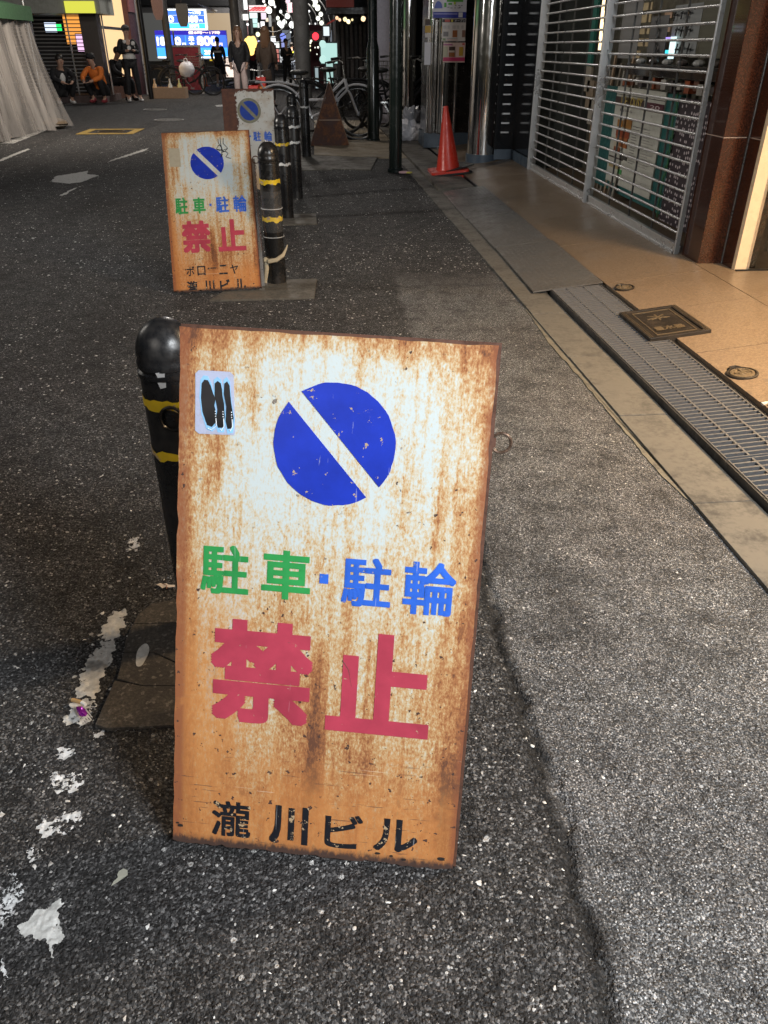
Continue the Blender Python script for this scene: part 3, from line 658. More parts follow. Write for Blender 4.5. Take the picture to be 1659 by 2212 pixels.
for pl in ([(118, 1620), (150, 1612), (158, 1632), (122, 1640)], [(205, 1580), (222, 1578), (220, 1596), (204, 1598)], [(60, 1838), (92, 1822), (96, 1850), (62, 1862)], [(20, 1880), (48, 1868), (50, 1896), (22, 1902)]):
    paint(gp(pl), m_rp2, '')
# manholes on the road
def manhole(u, v, r, label, yellow=False):
    p = G(u, v); t = thing('manhole_cover', label, 'manhole cover', (p.x, p.y, zroad(p.y)))
    m = MB(); m.lathe([(r, -.01), (r, .006), (r * .93, .008), (r * .91, .004), (.01, .004)], 32); m.build('rim', m_iron_edge if yellow else m_steel, t, smooth=True)
    m = MB()
    for i in range(-5, 6):
        w = math.sqrt(max(0, (r * .85) ** 2 - (i * r * .15) ** 2)); m.box(-w, i * r * .15 - r * .03, .004, w, i * r * .15 + r * .03, .009)
    m.build('lid_pattern', m_iron if yellow else m_steel, t)
    return t
manhole(365, 259, .26, 'round steel manhole cover in the middle of the dark road'); manhole(335, 237, .24, 'far round manhole cover, near the seated people')
manhole(240, 284, .20, 'dark round cover inside the yellow painted square', True); manhole(795, 324, .16, 'small dark cover in the pale apron by the rusty board')
t = thing('yellow_square', 'faded yellow painted square around a cover', 'road marking', (G(240, 284).x, G(240, 284).y, 0)); t['kind'] = 'structure'; del t['category']
p = G(240, 284); m = MB(); a, b_ = .42, .30
for (x0, y0, x1, y1) in ((-a, -a, a, -b_), (-a, b_, a, a), (-a, -b_, -b_, b_), (b_, -b_, a, b_)): m.box(p.x + x0, p.y + y0, -.002, p.x + x1, p.y + y1, .004)
m.build('painted_border', m_rp3, t, world=True)

# ================================================================== NO PARKING SIGNS
m_blue = vinyl('sign_blue', (.010, .035, .42), .70, 45); m_green = vinyl('sign_green', (.03, .30, .075), .74, 60); m_red = vinyl('sign_red', (.44, .050, .085), .74, 55)
m_lblue = vinyl('letter_blue', (.03, .13, .62), .71, 60); m_ink = vinyl('letter_black', (.012, .013, .018), .66, 75)
def half_disc(cx, cy, r, gap, ang, side, n=28):
    d0 = math.asin(gap / r); pts = []
    a0, a1 = (d0, math.pi - d0) if side > 0 else (math.pi + d0, 2 * math.pi - d0)
    for k in range(n + 1):
        a = a0 + (a1 - a0) * k / n + ang; q = r * (1 + (random.uniform(-.012, .004) if 0 < k < n else 0)); pts.append((cx + q * math.cos(a), cy + q * math.sin(a)))
    return pts
def frame_mat(BL, e, up):
    e = Vector(e).normalized(); up = Vector(up); up = (up - e * up.dot(e)).normalized(); n = e.cross(up)
    return Matrix(((e.x, up.x, n.x, BL[0]), (e.y, up.y, n.y, BL[1]), (e.z, up.z, n.z, BL[2]), (0, 0, 0, 1)))
def jag_outline(w, h, jb=.004, js=.0012, step=.008):
    pts = []; k = int(w / step)
    for i in range(k + 1): pts.append((w * i / k, (random.random() ** 2) * jb + (.004 * math.sin(i * .7) if False else 0)))
    k = int(h / .02)
    for i in range(1, k): pts.append((w - abs(random.gauss(0, js)), h * i / k))
    pts.append((w, h)); k = int(w / .02)
    for i in range(1, k): pts.append((w - w * i / k, h - abs(random.gauss(0, js))))
    pts.append((0, h)); k = int(h / .02)
    for i in range(1, k): pts.append((abs(random.gauss(0, js)), h - h * i / k))
    return pts
def nosign(name, label, mat, w, h, face_mat, circ, jb=.004, splay=None, legs=(.07, .40)):
    t = thing(name, label, 'no parking sign', mat=mat, group='rusty A-frame no parking signs')
    m = MB(); m.prism(jag_outline(w, h, jb), -.0022, 0); m.build('face_sheet', face_mat, t)
    m = MB()
    m.box(0.001, .012, -.022, .018, h + .004, -.0025); m.box(w - .018, .008, -.022, w + .004, h + .004, -.0025); m.box(.018, h - .016, -.022, w - .018, h + .004, -.0025); m.box(.018, .012, -.022, w - .018, .028, -.0025)
    m.build('frame', m_rust_dark, t)
    # rear stand down to the ground
    top = mat @ Vector((w / 2, h, -.02)); inv = mat.inverted(); m = MB(); feet = []
    for lx in legs:
        a = mat @ Vector((lx, h - .01, -.024)); f = Vector((a.x, a.y + splay, .004)); feet.append(f)
        m.bar(inv @ a, inv @ f, .022, .004); 
    m.build('rear_leg', m_rust_dark, t)
    m = MB(); a = inv @ (feet[0] + Vector((0, -.01, .12))); b_ = inv @ (feet[1] + Vector((0, -.01, .12))); m.bar(a, b_, .004, .02); m.build('rear_rail', m_rust_dark, t)
    cx, cy, r = circ
    for sd in (1, -1):
        m = MB(); m.prism(half_disc(cx, cy, r, r * .135, R_(-47.5), sd), .0001, .0009); m.build('blue_half_disc', m_blue, t)
    return t
BLa = Vector((-0.2861, 0.8052, 0.0067 + .001)); ea = Vector((0.98562549, -0.16641873, -0.02910661)); ua = Vector((0.08606094, 0.34597738, 0.93428752))
SA = nosign('no_parking_sign', 'large rusty white no parking sign standing nearest the camera, with a black and blue sticker', frame_mat(BLa, ea, ua), .45, .8075, rust('rusted_white_enamel', .8075, 0), (.2290, .6553, .0885), splay=.11, legs=(.12, .42))
def put(t, s, x0, y0, x1, y1, mat, fat, name='lettering', clampy=None, z=.0007):
    m = text_mb(s, x0, y0, x1, y1, z, fat, clampy=clampy); return m.build(name, mat, t)
put(SA, '駐', .0380, .4195, .1110, .4955, m_green, .022, 'green_character'); put(SA, '車', .1305, .4195, .2040, .4945, m_green, .026, 'green_character')
m = MB(); m.prism([(.2175, .449), (.2305, .449), (.2305, .4635), (.2175, .4635)], .0001, .0009); m.build('blue_dot', m_lblue, SA)
put(SA, '駐', .2510, .4185, .3240, .4935, m_lblue, .022, 'blue_character'); put(SA, '輪', .3420, .4140, .4185, .4945, m_lblue, .020, 'blue_character')
put(SA, '禁', .0560, .2170, .2140, .3825, m_red, .036, 'red_character'); put(SA, '止', .2365, .2180, .3945, .3790, m_red, .034, 'red_character')
put(SA, '瀧', .0640, .0200, .1265, .0810, m_ink, .018, 'black_character'); put(SA, '川', .1570, .0180, .2185, .0835, m_ink, .036, 'black_character')
put(SA, 'ビ', .2450, .0205, .3045, .0790, m_ink, .020, 'black_character'); put(SA, 'ル', .3230, .0240, .3910, .0800, m_ink, .026, 'black_character')
# sticker top left
stk = thing_sticker = MB(); stk.prism([(.0255, .662), (.031, .6575), (.0830, .6590), (.0845, .664), (.0800, .7440), (.0745, .7485), (.0290, .7480), (.0245, .743)], .0001, .0008); so = stk.build('sticker', grime('pale_blue_sticker', (.42, .46, .62), (.35, .30, .32), .5, 40, .45), SA)
def sc_(x, y):  # crop coordinates of the sticker to the sheet
    return (.0251 + (x - 145) / 175 * .0545 + (573 - y) * -.0000 + (y - 275) / 298 * .0045, .748 - (y - 275) / 298 * .0900)
m = MB()
def blob(pts, z0, z1): m.prism([sc_(*p_) for p_ in pts], z0, z1)
O1 = [(165, 320), (180, 298), (200, 300), (215, 330), (228, 375), (240, 400), (232, 440), (240, 470), (240, 530), (215, 560), (188, 552), (165, 480), (158, 400)]
O2 = [(228, 315), (245, 300), (262, 312), (268, 345), (270, 380), (278, 430), (280, 500), (270, 560), (240, 562), (228, 520), (240, 460), (226, 380)]
O3 = [(274, 312), (290, 298), (303, 320), (306, 370), (310, 420), (322, 500), (312, 560), (286, 565), (276, 520), (282, 440), (270, 370)]
for k, o_ in enumerate((O1, O2, O3)): blob(o_, .0008 + .0001 * k, .0011 + .0001 * k)
m.build('outline_shape', M('sticker_sky_blue', (.25, .52, .80), .4), so)
def shrink(pts, s):
    cx = sum(p_[0] for p_ in pts) / len(pts); cy = sum(p_[1] for p_ in pts) / len(pts); return [(cx + (x - cx) * s, cy + (y - cy) * s) for x, y in pts]
m = MB()
for k, o_ in enumerate((O1, O2, O3)): blob(shrink(o_, .84), .0013 + .0001 * k, .0015 + .0001 * k)
m.build('letter_shape', M('sticker_black', (.008, .008, .010), .35), so)
m = MB()
for (x0, x1) in ((188, 232), (248, 268), (290, 308)):
    for (y, ) in ((462,), (474,), (486,)): m.ball((*sc_(x1, y), .0018), .0009, 8, 5, sz=.3)
    pts = [Vector((*sc_(x1 + 2, 494), .0019)), Vector((*sc_(x1 + 3, 530), .0019)), Vector((*sc_((x0 + x1) / 2, 552), .0019)), Vector((*sc_(x0 + 6, 545), .0019))]
    m.tube(pts, .0006, 6)
m.build('white_line', M('sticker_white', (.8, .85, .9), .4), so)
# ring and eyelet at the right edge
m = MB(); cr_ = Vector((.4655, .6735, -.012)); m.tube([cr_ + Vector((.0140 * math.cos(a), .0140 * math.sin(a), (.003 * math.sin(a)))) for a in np.linspace(0, 2 * math.pi, 28, endpoint=False)], .0022, 8, closed=True); m.build('ring', grime('browned_ring', (.13, .085, .06), (.05, .03, .02), .5, 60, .3, .5), SA, smooth=True)
m = MB(); m.box(.4525, .667, -.016, .458, .680, -.008); m.build('eyelet', m_rust_dark, SA)
# flakes of missing paint and rust holes near the foot
m = MB()
for (x, y, r) in ((.012, .030, .005), (.008, .034, .003), (.33, .018, .004), (.352, .016, .003), (.43, .020, .006), (.372, .012, .004)): m.prism([(x + r * math.cos(a) * random.uniform(.7, 1.4), y + r * .5 * math.sin(a)) for a in np.linspace(0, 5.6, 9)], .0001, .0006)
m.build('rust_hole', M('hole_black', (.015, .010, .008), .9), SA)
m = MB()
m.tube([(.258, .332, .0006), (.268, .318, .0006), (.274, .292, .0006)], .0007, 5); m.build('scratch', M('scratch_dark', (.08, .04, .03), .8), SA)

BLb = Vector((-0.8192, 4.0721, .006)); eb = Vector((0.99847455, 0.05044597, 0.02244512)); ub = Vector((-0.0458302, 0.53270167, 0.84506126))
SB = nosign('no_parking_sign', 'leaning rusty no parking sign with black scribbled tag, chained beside the second bollard', frame_mat(BLb, eb, ub), .45, .840, rust('rusted_white_enamel_two', .84, 3, .04, (.2236, .6750)), (.2236, .6750, .0865), jb=.012, splay=.03, legs=(.03, .43))
put(SB, '駐', .0425, .410, .1075, .4985, m_green, .024, 'green_character'); put(SB, '車', .1335, .410, .1975, .4955, m_green, .026, 'green_character')
m = MB(); m.prism([(.2180, .447), (.2290, .447), (.2290, .460), (.2180, .460)], .0001, .0009); m.build('blue_dot', m_lblue, SB)
put(SB, '駐', .2510, .410, .3180, .4955, m_lblue, .024, 'blue_character'); put(SB, '輪', .3420, .410, .4110, .4965, m_lblue, .022, 'blue_character')
put(SB, '禁', .0650, .2050, .2110, .3730, m_red, .036, 'red_character'); put(SB, '止', .2480, .2050, .3920, .3730, m_red, .034, 'red_character')
for k, ch in enumerate('ボローニヤ'):
    x = .073 + k * .0565; put(SB, ch, x, (.118 if ch in '一ー' else .085), x + .042, (.124 if ch == 'ー' else .135), m_ink, .014 if ch != 'ー' else .0, 'black_character')
for ch, x0, x1 in (('瀧', .072, .125), ('川', .160, .212), ('ビ', .240, .292), ('ル', .318, .374)): put(SB, ch, x0, -.012, x1, .058, m_ink, .022, 'black_character', clampy=.010)
m = MB(); m.prism([(.032, .662), (.088, .660), (.087, .757), (.031, .760)], .0001, .0008); m.build('bare_patch', grime('grey_tape_patch', (.40, .36, .27), (.30, .27, .2), .5, 30, .6), SB)
m = MB()
def tg(x, y): return (.2990 + (x - 880) * .0006725 * .857 * .0 + (x - 680) * .00056, .8060 - (y - 195) * .00058, .0012)
for pl in ([(662, 205), (664, 245), (690, 290), (688, 330), (678, 365)], [(683, 195), (684, 250), (700, 330)], [(712, 200), (708, 250), (745, 295), (700, 312), (640, 298), (668, 262)], [(640, 298), (672, 316), (690, 300), (684, 262)], [(745, 295), (720, 320), (690, 330)], [(700, 318), (735, 330), (745, 345), (722, 372), (740, 382), (770, 388)], [(668, 375), (685, 365), (692, 345)]):
    m.tube([tg(*p_) for p_ in pl], .0018, 5)
m.build('scribbled_tag', M('marker_black', (.01, .01, .012), .5), SB)
m = MB(); m.box(.4525, .02, -.030, .470, .70, -.024); m.build('side_panel', m_steel, SB)

# third sign, seen between the second sign and the bollards
BLc = G(508, 413); BRc = G(605, 408); 
ec = Vector((1, .04, 0)).normalized(); Wc = .45
BLc = Vector((G(604, 408).x - .45, 7.45, .006)); uc = Vector((0, .34, .94)).normalized()
SC = nosign('no_parking_sign', 'third no parking sign, white flaked face with brown rusted left strip and round sticker', frame_mat(BLc, ec, uc), .45, .83, None or M('flaky', (.5, .5, .5)), (.226, .60, .001), jb=.01, splay=.08, legs=(.05, .40))
b = NB('flaking_white_paint'); x, y, z = b.xyz(); nz = b.noise(26, 6, .7); nn = b.mt('ADD', x, b.mt('MULTIPLY', b.mt('SUBTRACT', nz, .5), .10)); mk = b.mr(nn, .118, .128)
tp = b.mr(b.mt('ADD', y, b.mt('MULTIPLY', b.mt('SUBTRACT', nz, .5), .12)), .815, .805); mk = b.mt('MULTIPLY', mk, tp)
mk = b.mt('MULTIPLY', mk, b.mt('LESS_THAN', b.noise(34, 5, .7), .64)); lo_ = b.mr(y, .30, .05, 0, .8)
wc = b.mix(b.mr(b.noise(10, 5, .6), .45, .7, 0, .6), (.60, .59, .55), (.42, .30, .18)); wc = b.mix(lo_, wc, (.50, .30, .13))
b.col(b.mix(mk, b.ramp(nz, [(.3, (.06, .025, .018)), (.7, (.15, .055, .03))]), wc)); b.rough(.7); m_flake = b.m
for ch in list(SC.children):
    if ch.name.startswith('face_sheet'): ch.data.materials[0] = m_flake
    if ch.name.startswith('blue_half'): bpy.data.objects.remove(ch)
m = MB(); m.lathe([(.103, .0001), (.103, .0012), (.001, .0013)], 36, (.228, .655, 0)); m.build('round_sticker', grime('olive_sticker', (.19, .18, .13), (.36, .36, .24), .9, 9, .6), SC)
for sd in (1, -1):
    m = MB(); m.prism(half_disc(.228, .655, .080, .0135, R_(-45), sd), .0013, .0022); m.build('blue_half_disc', vinyl('sign_blue_far', (.02, .06, .36), .8), SC)
put(SC, '駐', .045, .405, .110, .485, m_green, .02, 'green_character'); put(SC, '車', .130, .405, .195, .485, m_green, .02, 'green_character'); put(SC, '駐', .25, .405, .318, .485, m_lblue, .02, 'blue_character'); put(SC, '輪', .345, .405, .415, .485, m_lblue, .02, 'blue_character')
m = MB(); m.prism([(.218, .44), (.230, .44), (.230, .452), (.218, .452)], .0001, .0009); m.build('blue_dot', m_lblue, SC)

# rusty A-board seen from its side
p = G(716, 318); t = thing('rusty_board', 'rust brown triangular side of a folding board by the bicycles', 'A-frame board', (p.x, 11.0, 0))
X_ = p.x; m = MB(); Hh = AY(716, 180, 11.0).z
xa, xb = AY(672, 316, 10.85).x, AY(754, 320, 10.85).x; zb_ = .012
m.prism([(xa, zb_), (xb, zb_), ((xa + xb) / 2 + .02, Hh)], 0, .012, Matrix(((1, 0, 0, 0), (0, 0, -1, 11.0), (0, 1, 0, 0), (0, 0, 0, 1)))); m.build('side_panel', grime('rust_with_scabs', (.060, .020, .012), (.34, .15, .07), .9, 5, .7, 0, .4), t, world=True)
m = MB(); m.bar((xb, 11.3, zb_), ((xa + xb) / 2 + .02, 11.3, Hh), .62, .015, (1, 0, 0)); m.build('board_panel', grime('pale_board_edge', (.30, .17, .10), (.12, .06, .04), .6, 20, .7), t, world=True)
m = MB(); m.bar((xa, 11.3, zb_), ((xa + xb) / 2 + .01, 11.3, Hh), .60, .010, (1, 0, 0)); m.build('board_panel', m_rust_dark, t, world=True)
m = MB(); m.box(xa + .11, 10.985, .30, xb - .10, 10.992, .312); m.build('crossbar', M('pale_bar', (.36, .25, .18), .6), t, world=True)

# ================================================================== BOLLARDS
def bollard(x, y, label, bands, h=.70, r=.052, mat=None, lean=(0, 0)):
    t = thing('bollard', label, 'bollard', (x, y, 0), group='black bollards in a row along the road')
    t.matrix_basis = Matrix.Translation((x, y, 0)) @ Matrix.Rotation(lean[0], 4, 'X') @ Matrix.Rotation(lean[1], 4, 'Y')
    m = MB(); m.lathe([(r, -.02), (r, h - .105), (r * .985, h - .10)], 32); m.build('post', mat or m_black, t, smooth=True)
    hd = h - .10; prof = [(r * .985, hd), (r * 1.05, hd + .002), (r * 1.05, hd + .010), (r * .96, hd + .013), (r * .96, hd + .016), (r * 1.03, hd + .018), (r * 1.03, hd + .028), (r * .99, hd + .032)]
    for a in np.linspace(0, 1.5, 9): prof.append((r * 1.0 * math.cos(a) + .0005, hd + .038 + (.062 - .0) * math.sin(a)))
    m = MB(); m.lathe(prof, 32); m.build('cap', mat or m_black, t, smooth=True)
    for (z, w, c) in bands:
        m = MB(); n = 40; vs = []; 
        for ring_ in range(2):
            for j in range(n):
                a = 2 * math.pi * j / n; jz = random.uniform(-.0035, .0035) + .003 * math.sin(j * .9 + ring_)
                for rr in (r + .0012,): vs.append((rr * math.cos(a), rr * math.sin(a), z + (w / 2 if ring_ else -w / 2) + jz))
        m.add(vs, [(j, (j + 1) % n, n + (j + 1) % n, n + j) for j in range(n)]); m.build('reflective_band', c, t, smooth=True)
    return t
Y_, W_ = m_yel, m_whitetape
bA = bollard(-.296, 1.335, 'near black bollard with chipped yellow bands, half behind the large sign', [(.555, .020, Y_), (.455, .017, Y_)])
m = MB(); m.tube([(.004 + .020 * math.cos(a), -.058, .535 + .022 * math.sin(a)) for a in np.linspace(0, 6.28, 20, endpoint=False)], .003, 7, closed=True); m.build('ring', m_plain_black, bA, smooth=True)
m = MB()
for (dz, hh) in ((.0, .015), (.014, .012)): m.prism([(-.006, .605 + dz), (.010, .607 + dz), (.008, .592 + dz), (-.002, .590 + dz)], -.0530, -.0525, Matrix(((1, 0, 0, -.006), (0, 0, 1, 0), (0, 1, 0, 0), (0, 0, 0, 1))))
m.build('peeling_label', M('peeling_grey', (.4, .4, .4), .6), bA)
bB = bollard(-.296, 4.27, 'second bollard, wrapped in tape and clear film, yellow bands, cloth strip tied round', [(.515, .022, Y_), (.335, .024, Y_)], mat=grime('taped_bollard', (.010, .010, .010), (.035, .030, .026), .8, 5, .25, 0, .03))
m = MB(); m.lathe([(.0535, .27), (.0545, .28), (.0535, .30), (.0548, .42), (.0535, .425), (.0545, .43), (.0537, .47)], 24); o = m.build('film_wrap', M('clear_film', (.3, .3, .3), .12, alpha=.12), bB, smooth=True)
m = MB(); m.tube([(.055 * math.cos(a), .055 * math.sin(a), .385) for a in np.linspace(0, 6.28, 24, endpoint=False)], .0025, 5, closed=True); m.tube([(.055 * math.cos(a), .055 * math.sin(a), .245) for a in np.linspace(0, 6.28, 24, endpoint=False)], .002, 5, closed=True); m.build('film_edge', M('pale_film_edge', (.45, .45, .45), .4), bB, smooth=True)
m_cloth = M('dirty_cream_cloth', (.42, .36, .25), .85, bump=.4, vs=50)
m = MB()
m.tube([(-.05, -.03, .125), (-.03, -.058, .128), (.01, -.062, .135), (.045, -.045, .155), (.058, -.01, .175), (.07, -.005, .20)], [.010, .013, .012, .010, .007, .003], 7); m.tube([(-.048, -.035, .128), (-.045, -.05, .09), (-.052, -.05, .05), (-.058, -.055, .015)], [.011, .012, .010, .008], 7); m.ball((-.048, -.042, .130), .016, 9, 6, jit=.12)
m.build('cloth_strip', m_cloth, bB, smooth=True)
bollard(-.316, 6.13, 'bollard with one yellow and one pale band, right of the white flaked sign', [(.505, .017, Y_), (.375, .017, W_)])
bollard(-.268, 7.05, 'bollard with two white bands just behind the yellow banded one', [(.545, .018, W_), (.43, .018, W_)])
bollard(-.345, 9.0, 'farther bollard with white bands beside the white bicycle', [(.54, .018, W_), (.42, .018, W_)])
bollard(-.235, 9.9, 'farthest tall black bollard, in front of the white bicycle frame', [(.52, .018, W_)], h=.80)

# chain from second sign to bollard
t = thing('chain', 'rusty chain hanging between the second sign and its bollard', 'chain', (-.39, 4.35, .5))
m_link = m_rust_dark; lk = None
a = AY(551, 350, 4.33); b_ = AY(566, 540, 4.20)
nlink = 26
for k in range(nlink):
    f = (k + .5) / nlink; p = a.lerp(b_, f) + Vector((-.006 * math.sin(f * 3.1), 0, 0)); d = (b_ - a).normalized()
    q_ = d.to_track_quat('Z', 'X').to_matrix().to_4x4() @ Matrix.Rotation((k % 2) * math.pi / 2, 4, 'Z')
    if lk is None:
        L = (b_ - a).length / nlink; m = MB(); pts = [(.0042 * math.cos(u_), 0, L * .62 * math.sin(u_)) for u_ in np.linspace(0, 6.28, 10, endpoint=False)]; m.tube(pts, .0013, 5, closed=True); lk = m.build('chain_link', m_link, t, smooth=True); o = lk
    else: o = lk.copy(); S.collection.objects.link(o)
    o.parent = t; o.matrix_basis = chain(t).inverted() @ Matrix.Translation(p) @ q_
m = MB(); p = AY(552, 345, 4.40); m.tube([p + Vector((.017 * math.cos(u_), 0, .017 * math.sin(u_))) for u_ in np.linspace(0, 6.28, 20, endpoint=False)], .0025, 6, closed=True); m.build('ring', m_rust_dark, t, smooth=True, world=True)

# ================================================================== STREET POLES AND COLUMNS
def pole(x, y, r, h, label, mat, name='pole', cat='pole', prof=None, base=True):
    z = zfloor(x) if x > 1 else zroad(y); t = thing(name, label, cat, (x, y, z))
    m = MB(); m.lathe(prof or [(r, -.05), (r, h)], 28); m.build('shaft', mat, t, smooth=True)
    if base: m = MB(); m.lathe([(r * 1.25, -.02), (r * 1.25, .02), (r * 1.02, .035)], 28); m.build('collar', mat, t, smooth=True)
    return t
p = G(855, 372); pole(p.x, p.y + .06, .066, 4.0, 'thick dark green street pole standing left of the red cone', m_pole, 'street_pole')
p = AY(806, 215, 11.6); pole(p.x, 11.6, .075, 4.0, 'stepped dark street pole among the parked bicycles', m_pole, 'street_pole', prof=[(.080, -.05), (.080, AY(800, 100, 11.6).z - .03), (.058, AY(800, 96, 11.6).z + .04), (.056, 4)])
p = AY(656, 170, 19); pole(p.x, 19, .165, 6, 'thick grey utility pole in the middle distance, behind the white bicycle', grime('grey_utility_pole', (.10, .10, .098), (.06, .055, .05), .5, 3, .7), 'utility_pole', 'utility pole', base=False)
m_tile = grime('blue_grey_tile', (.06, .085, .115), (.03, .038, .05), .5, 12, .4)
pc = G(1040, 352); cr2 = .155
t = thing('steel_column', 'big mirror polished stainless column on a blue base, right of the cone', 'column', (1.62, 8.75, zfloor(1.62)))
m = MB(); m.lathe([(cr2 + .012, -.05), (cr2 + .012, .075)], 36); m.build('tiled_base', m_tile, t, smooth=True)
m = MB(); m.lathe([(cr2, .075), (cr2, 4)], 64); m.build('steel_shaft', m_chrome, t, smooth=True)
pp = AY(881, 240, 12.2)
t = thing('steel_column', 'slim far stainless column behind the dark green pole and rubbish bag', 'column', (pp.x, 12.2, zfloor(pp.x)))
m = MB(); m.lathe([(.095, -.05), (.095, 4)], 40); m.build('steel_shaft', m_chrome, t, smooth=True)
# poster column between them
pq = AY(955, 300, 10.3)
t = thing('poster_column', 'square stainless pillar carrying posters behind the red cone', 'column', (pq.x, 10.55, zfloor(pq.x)))
x0_, x1_ = AY(918, 200, 10.3).x, AY(1000, 200, 10.3).x + .1
zb_ = zfloor(pq.x)
m = MB(); m.box(x0_, 10.3, zb_, x1_, 10.9, zb_ + .16); m.build('tiled_base', m_tile, t, world=True)
m = MB(); m.box(x0_ + .02, 10.33, zb_ + .16, x1_, 10.9, 3.4); m.build('dark_panel', grime('bronze_panel', (.10, .09, .08), (.05, .045, .04), .5, 6, .2, .9), t, world=True)
m = MB(); xc_ = AY(930, 200, 10.3).x; m.lathe([(.075, 0), (.075, 3.2)], 36, (xc_ + .14, 10.30, zb_ + .16)); m.build('steel_tube', m_chrome, t, smooth=True, world=True)
m = MB(); m.lathe([(.028, 0), (.028, 3.2)], 18, (xc_ + .005, 10.29, zb_ + .16)); m.build('steel_tube', m_chrome, t, smooth=True, world=True)
m = MB(); m.lathe([(.022, 0), (.022, 3.2)], 18, (AY(983, 200, 10.3).x, 10.31, zb_ + .16)); m.build('steel_tube', m_chrome, t, smooth=True, world=True)
def flat_sign(t, u0, v0, u1, v1, Y, name, mat, d=.01, label=None):
    a = AY(u0, v1, Y); b = AY(u1, v0, Y); m = MB(); m.box(a.x, Y, a.z, b.x, Y + d, b.z); o = m.build(name, mat, t, world=True)
    if label: o['label'] = label
    return o
def pm(n, c, r=.5, e=0):
    if n in MATS: return MATS[n]
    b = NB(n); b.col(c); b.rough(r)
    if e: b.b.inputs['Emission Color'].default_value = tuple(c) + (1,); b.b.inputs['Emission Strength'].default_value = e
    MATS[n] = b.m; return b.m
YP = 10.16
def cp(x, y): return (795.5 + 894.5 * 0 + 131.6 + x * .0645, y * .0645)   # crop of the posters
T1 = thing('poster', 'top poster on the steel pillar, green and white with a blue bottom band', 'poster', (AY(955, 20, YP).x, YP, 2.0))
def cpw(t, x0, y0, x1, y1, dy, mat, nm): 
    a_, b2 = cp(x0, y0), cp(x1, y1); return flat_sign(t, a_[0], a_[1], b2[0], b2[1], YP - dy, nm, mat, .004 if dy else .006)
cpw(T1, 110, -200, 1270, 605, 0, pm('poster_white', (.70, .68, .72)), 'sheet')
cpw(T1, 130, 400, 1240, 600, .005, pm('poster_navy', (.03, .04, .30)), 'blue_band'); cpw(T1, 150, 450, 950, 480, .010, pm('poster_lilac', (.35, .35, .70)), 'pale_stripe'); cpw(T1, 980, 415, 1125, 580, .010, pm('poster_white', (.7, .7, .7)), 'logo_box')
cpw(T1, 590, -60, 1140, 60, .005, pm('poster_green', (.10, .38, .06)), 'green_block'); cpw(T1, 820, 60, 890, 150, .005, pm('poster_lime', (.5, .6, .08)), 'green_block'); cpw(T1, 500, 90, 580, 240, .005, pm('poster_green', (.10, .38, .06)), 'green_block'); cpw(T1, 640, 100, 760, 160, .005, pm('poster_green', (.10, .38, .06)), 'green_block')
m = MB(); o_ = [cp(170, 280), cp(190, 190), cp(220, 110), cp(260, 50), cp(320, 35), cp(380, 70), cp(420, 140), cp(440, 270)]; o_ = [AY(u, v, YP - .006) for u, v in o_]; m.prism([(p_.x, p_.z) for p_ in o_], 0, .003, Matrix(((1, 0, 0, 0), (0, 0, 1, YP - .009), (0, 1, 0, 0), (0, 0, 0, 1)))); m.build('blue_figure', pm('poster_blue', (.12, .16, .50)), T1, world=True)
for yy_, xs_ in ((185, ((860, 910), (970, 1030), (1060, 1120))), (240, ((610, 680), (1000, 1060))), (265, ((710, 780), (840, 890), (950, 1040)))):
    for a0, a1 in xs_: cpw(T1, a0, yy_ - 12, a1, yy_ + 12, .005, pm('poster_grey', (.25, .22, .25)), 'small_text')
T2 = thing('poster', 'middle poster on the steel pillar, white with brown doors and a black heading', 'poster', (AY(955, 60, YP).x, YP, 1.6))
cpw(T2, 430, 618, 1240, 1380, 0, pm('poster_cream', (.66, .60, .56)), 'sheet'); cpw(T2, 445, 640, 1215, 745, .005, pm('poster_black', (.02, .015, .015)), 'heading_band')
cpw(T2, 525, 650, 700, 735, .009, pm('poster_red', (.55, .12, .10)), 'red_mark'); cpw(T2, 735, 650, 800, 735, .009, pm('poster_yellow', (.7, .6, .1)), 'yellow_mark')
a_, b2 = AY(*cp(850, 735), YP - .014), AY(*cp(1200, 650), YP - .014)
m = text_mb('オープン', 0, 0, b2.x - a_.x, b2.z - a_.z, 0, .02); o = m.build('lettering', pm('poster_white', (.7, .7, .7)), T2); o.matrix_basis = chain(T2).inverted() @ Matrix.Translation(a_) @ Matrix.Rotation(math.pi / 2, 4, 'X')
cpw(T2, 780, 1015, 940, 1245, .005, pm('poster_door', (.34, .12, .04)), 'door_picture'); cpw(T2, 1095, 1010, 1210, 1245, .005, pm('poster_door2', (.26, .14, .10)), 'door_picture'); cpw(T2, 470, 1060, 640, 1220, .005, pm('poster_gate', (.24, .22, .22)), 'gate_picture')
for y_ in (875, 935):
    for a0, a1 in ((460, 580), (610, 680), (770, 890), (920, 1000), (1080, 1150)): cpw(T2, a0, y_ - 12, a1, y_ + 12, .005, pm('poster_grey2', (.36, .33, .34)), 'small_text')
cpw(T2, 450, 1280, 550, 1360, .005, pm('poster_moss', (.25, .32, .18)), 'green_mark'); cpw(T2, 590, 1280, 940, 1300, .005, pm('poster_grey2', (.36, .33, .34)), 'small_text'); cpw(T2, 600, 1330, 940, 1348, .005, pm('poster_rose', (.6, .3, .26)), 'small_text')
T3 = thing('poster', 'lowest poster on the steel pillar, pink edged with a cup and yellow door', 'poster', (AY(955, 110, YP).x, YP, 1.2))
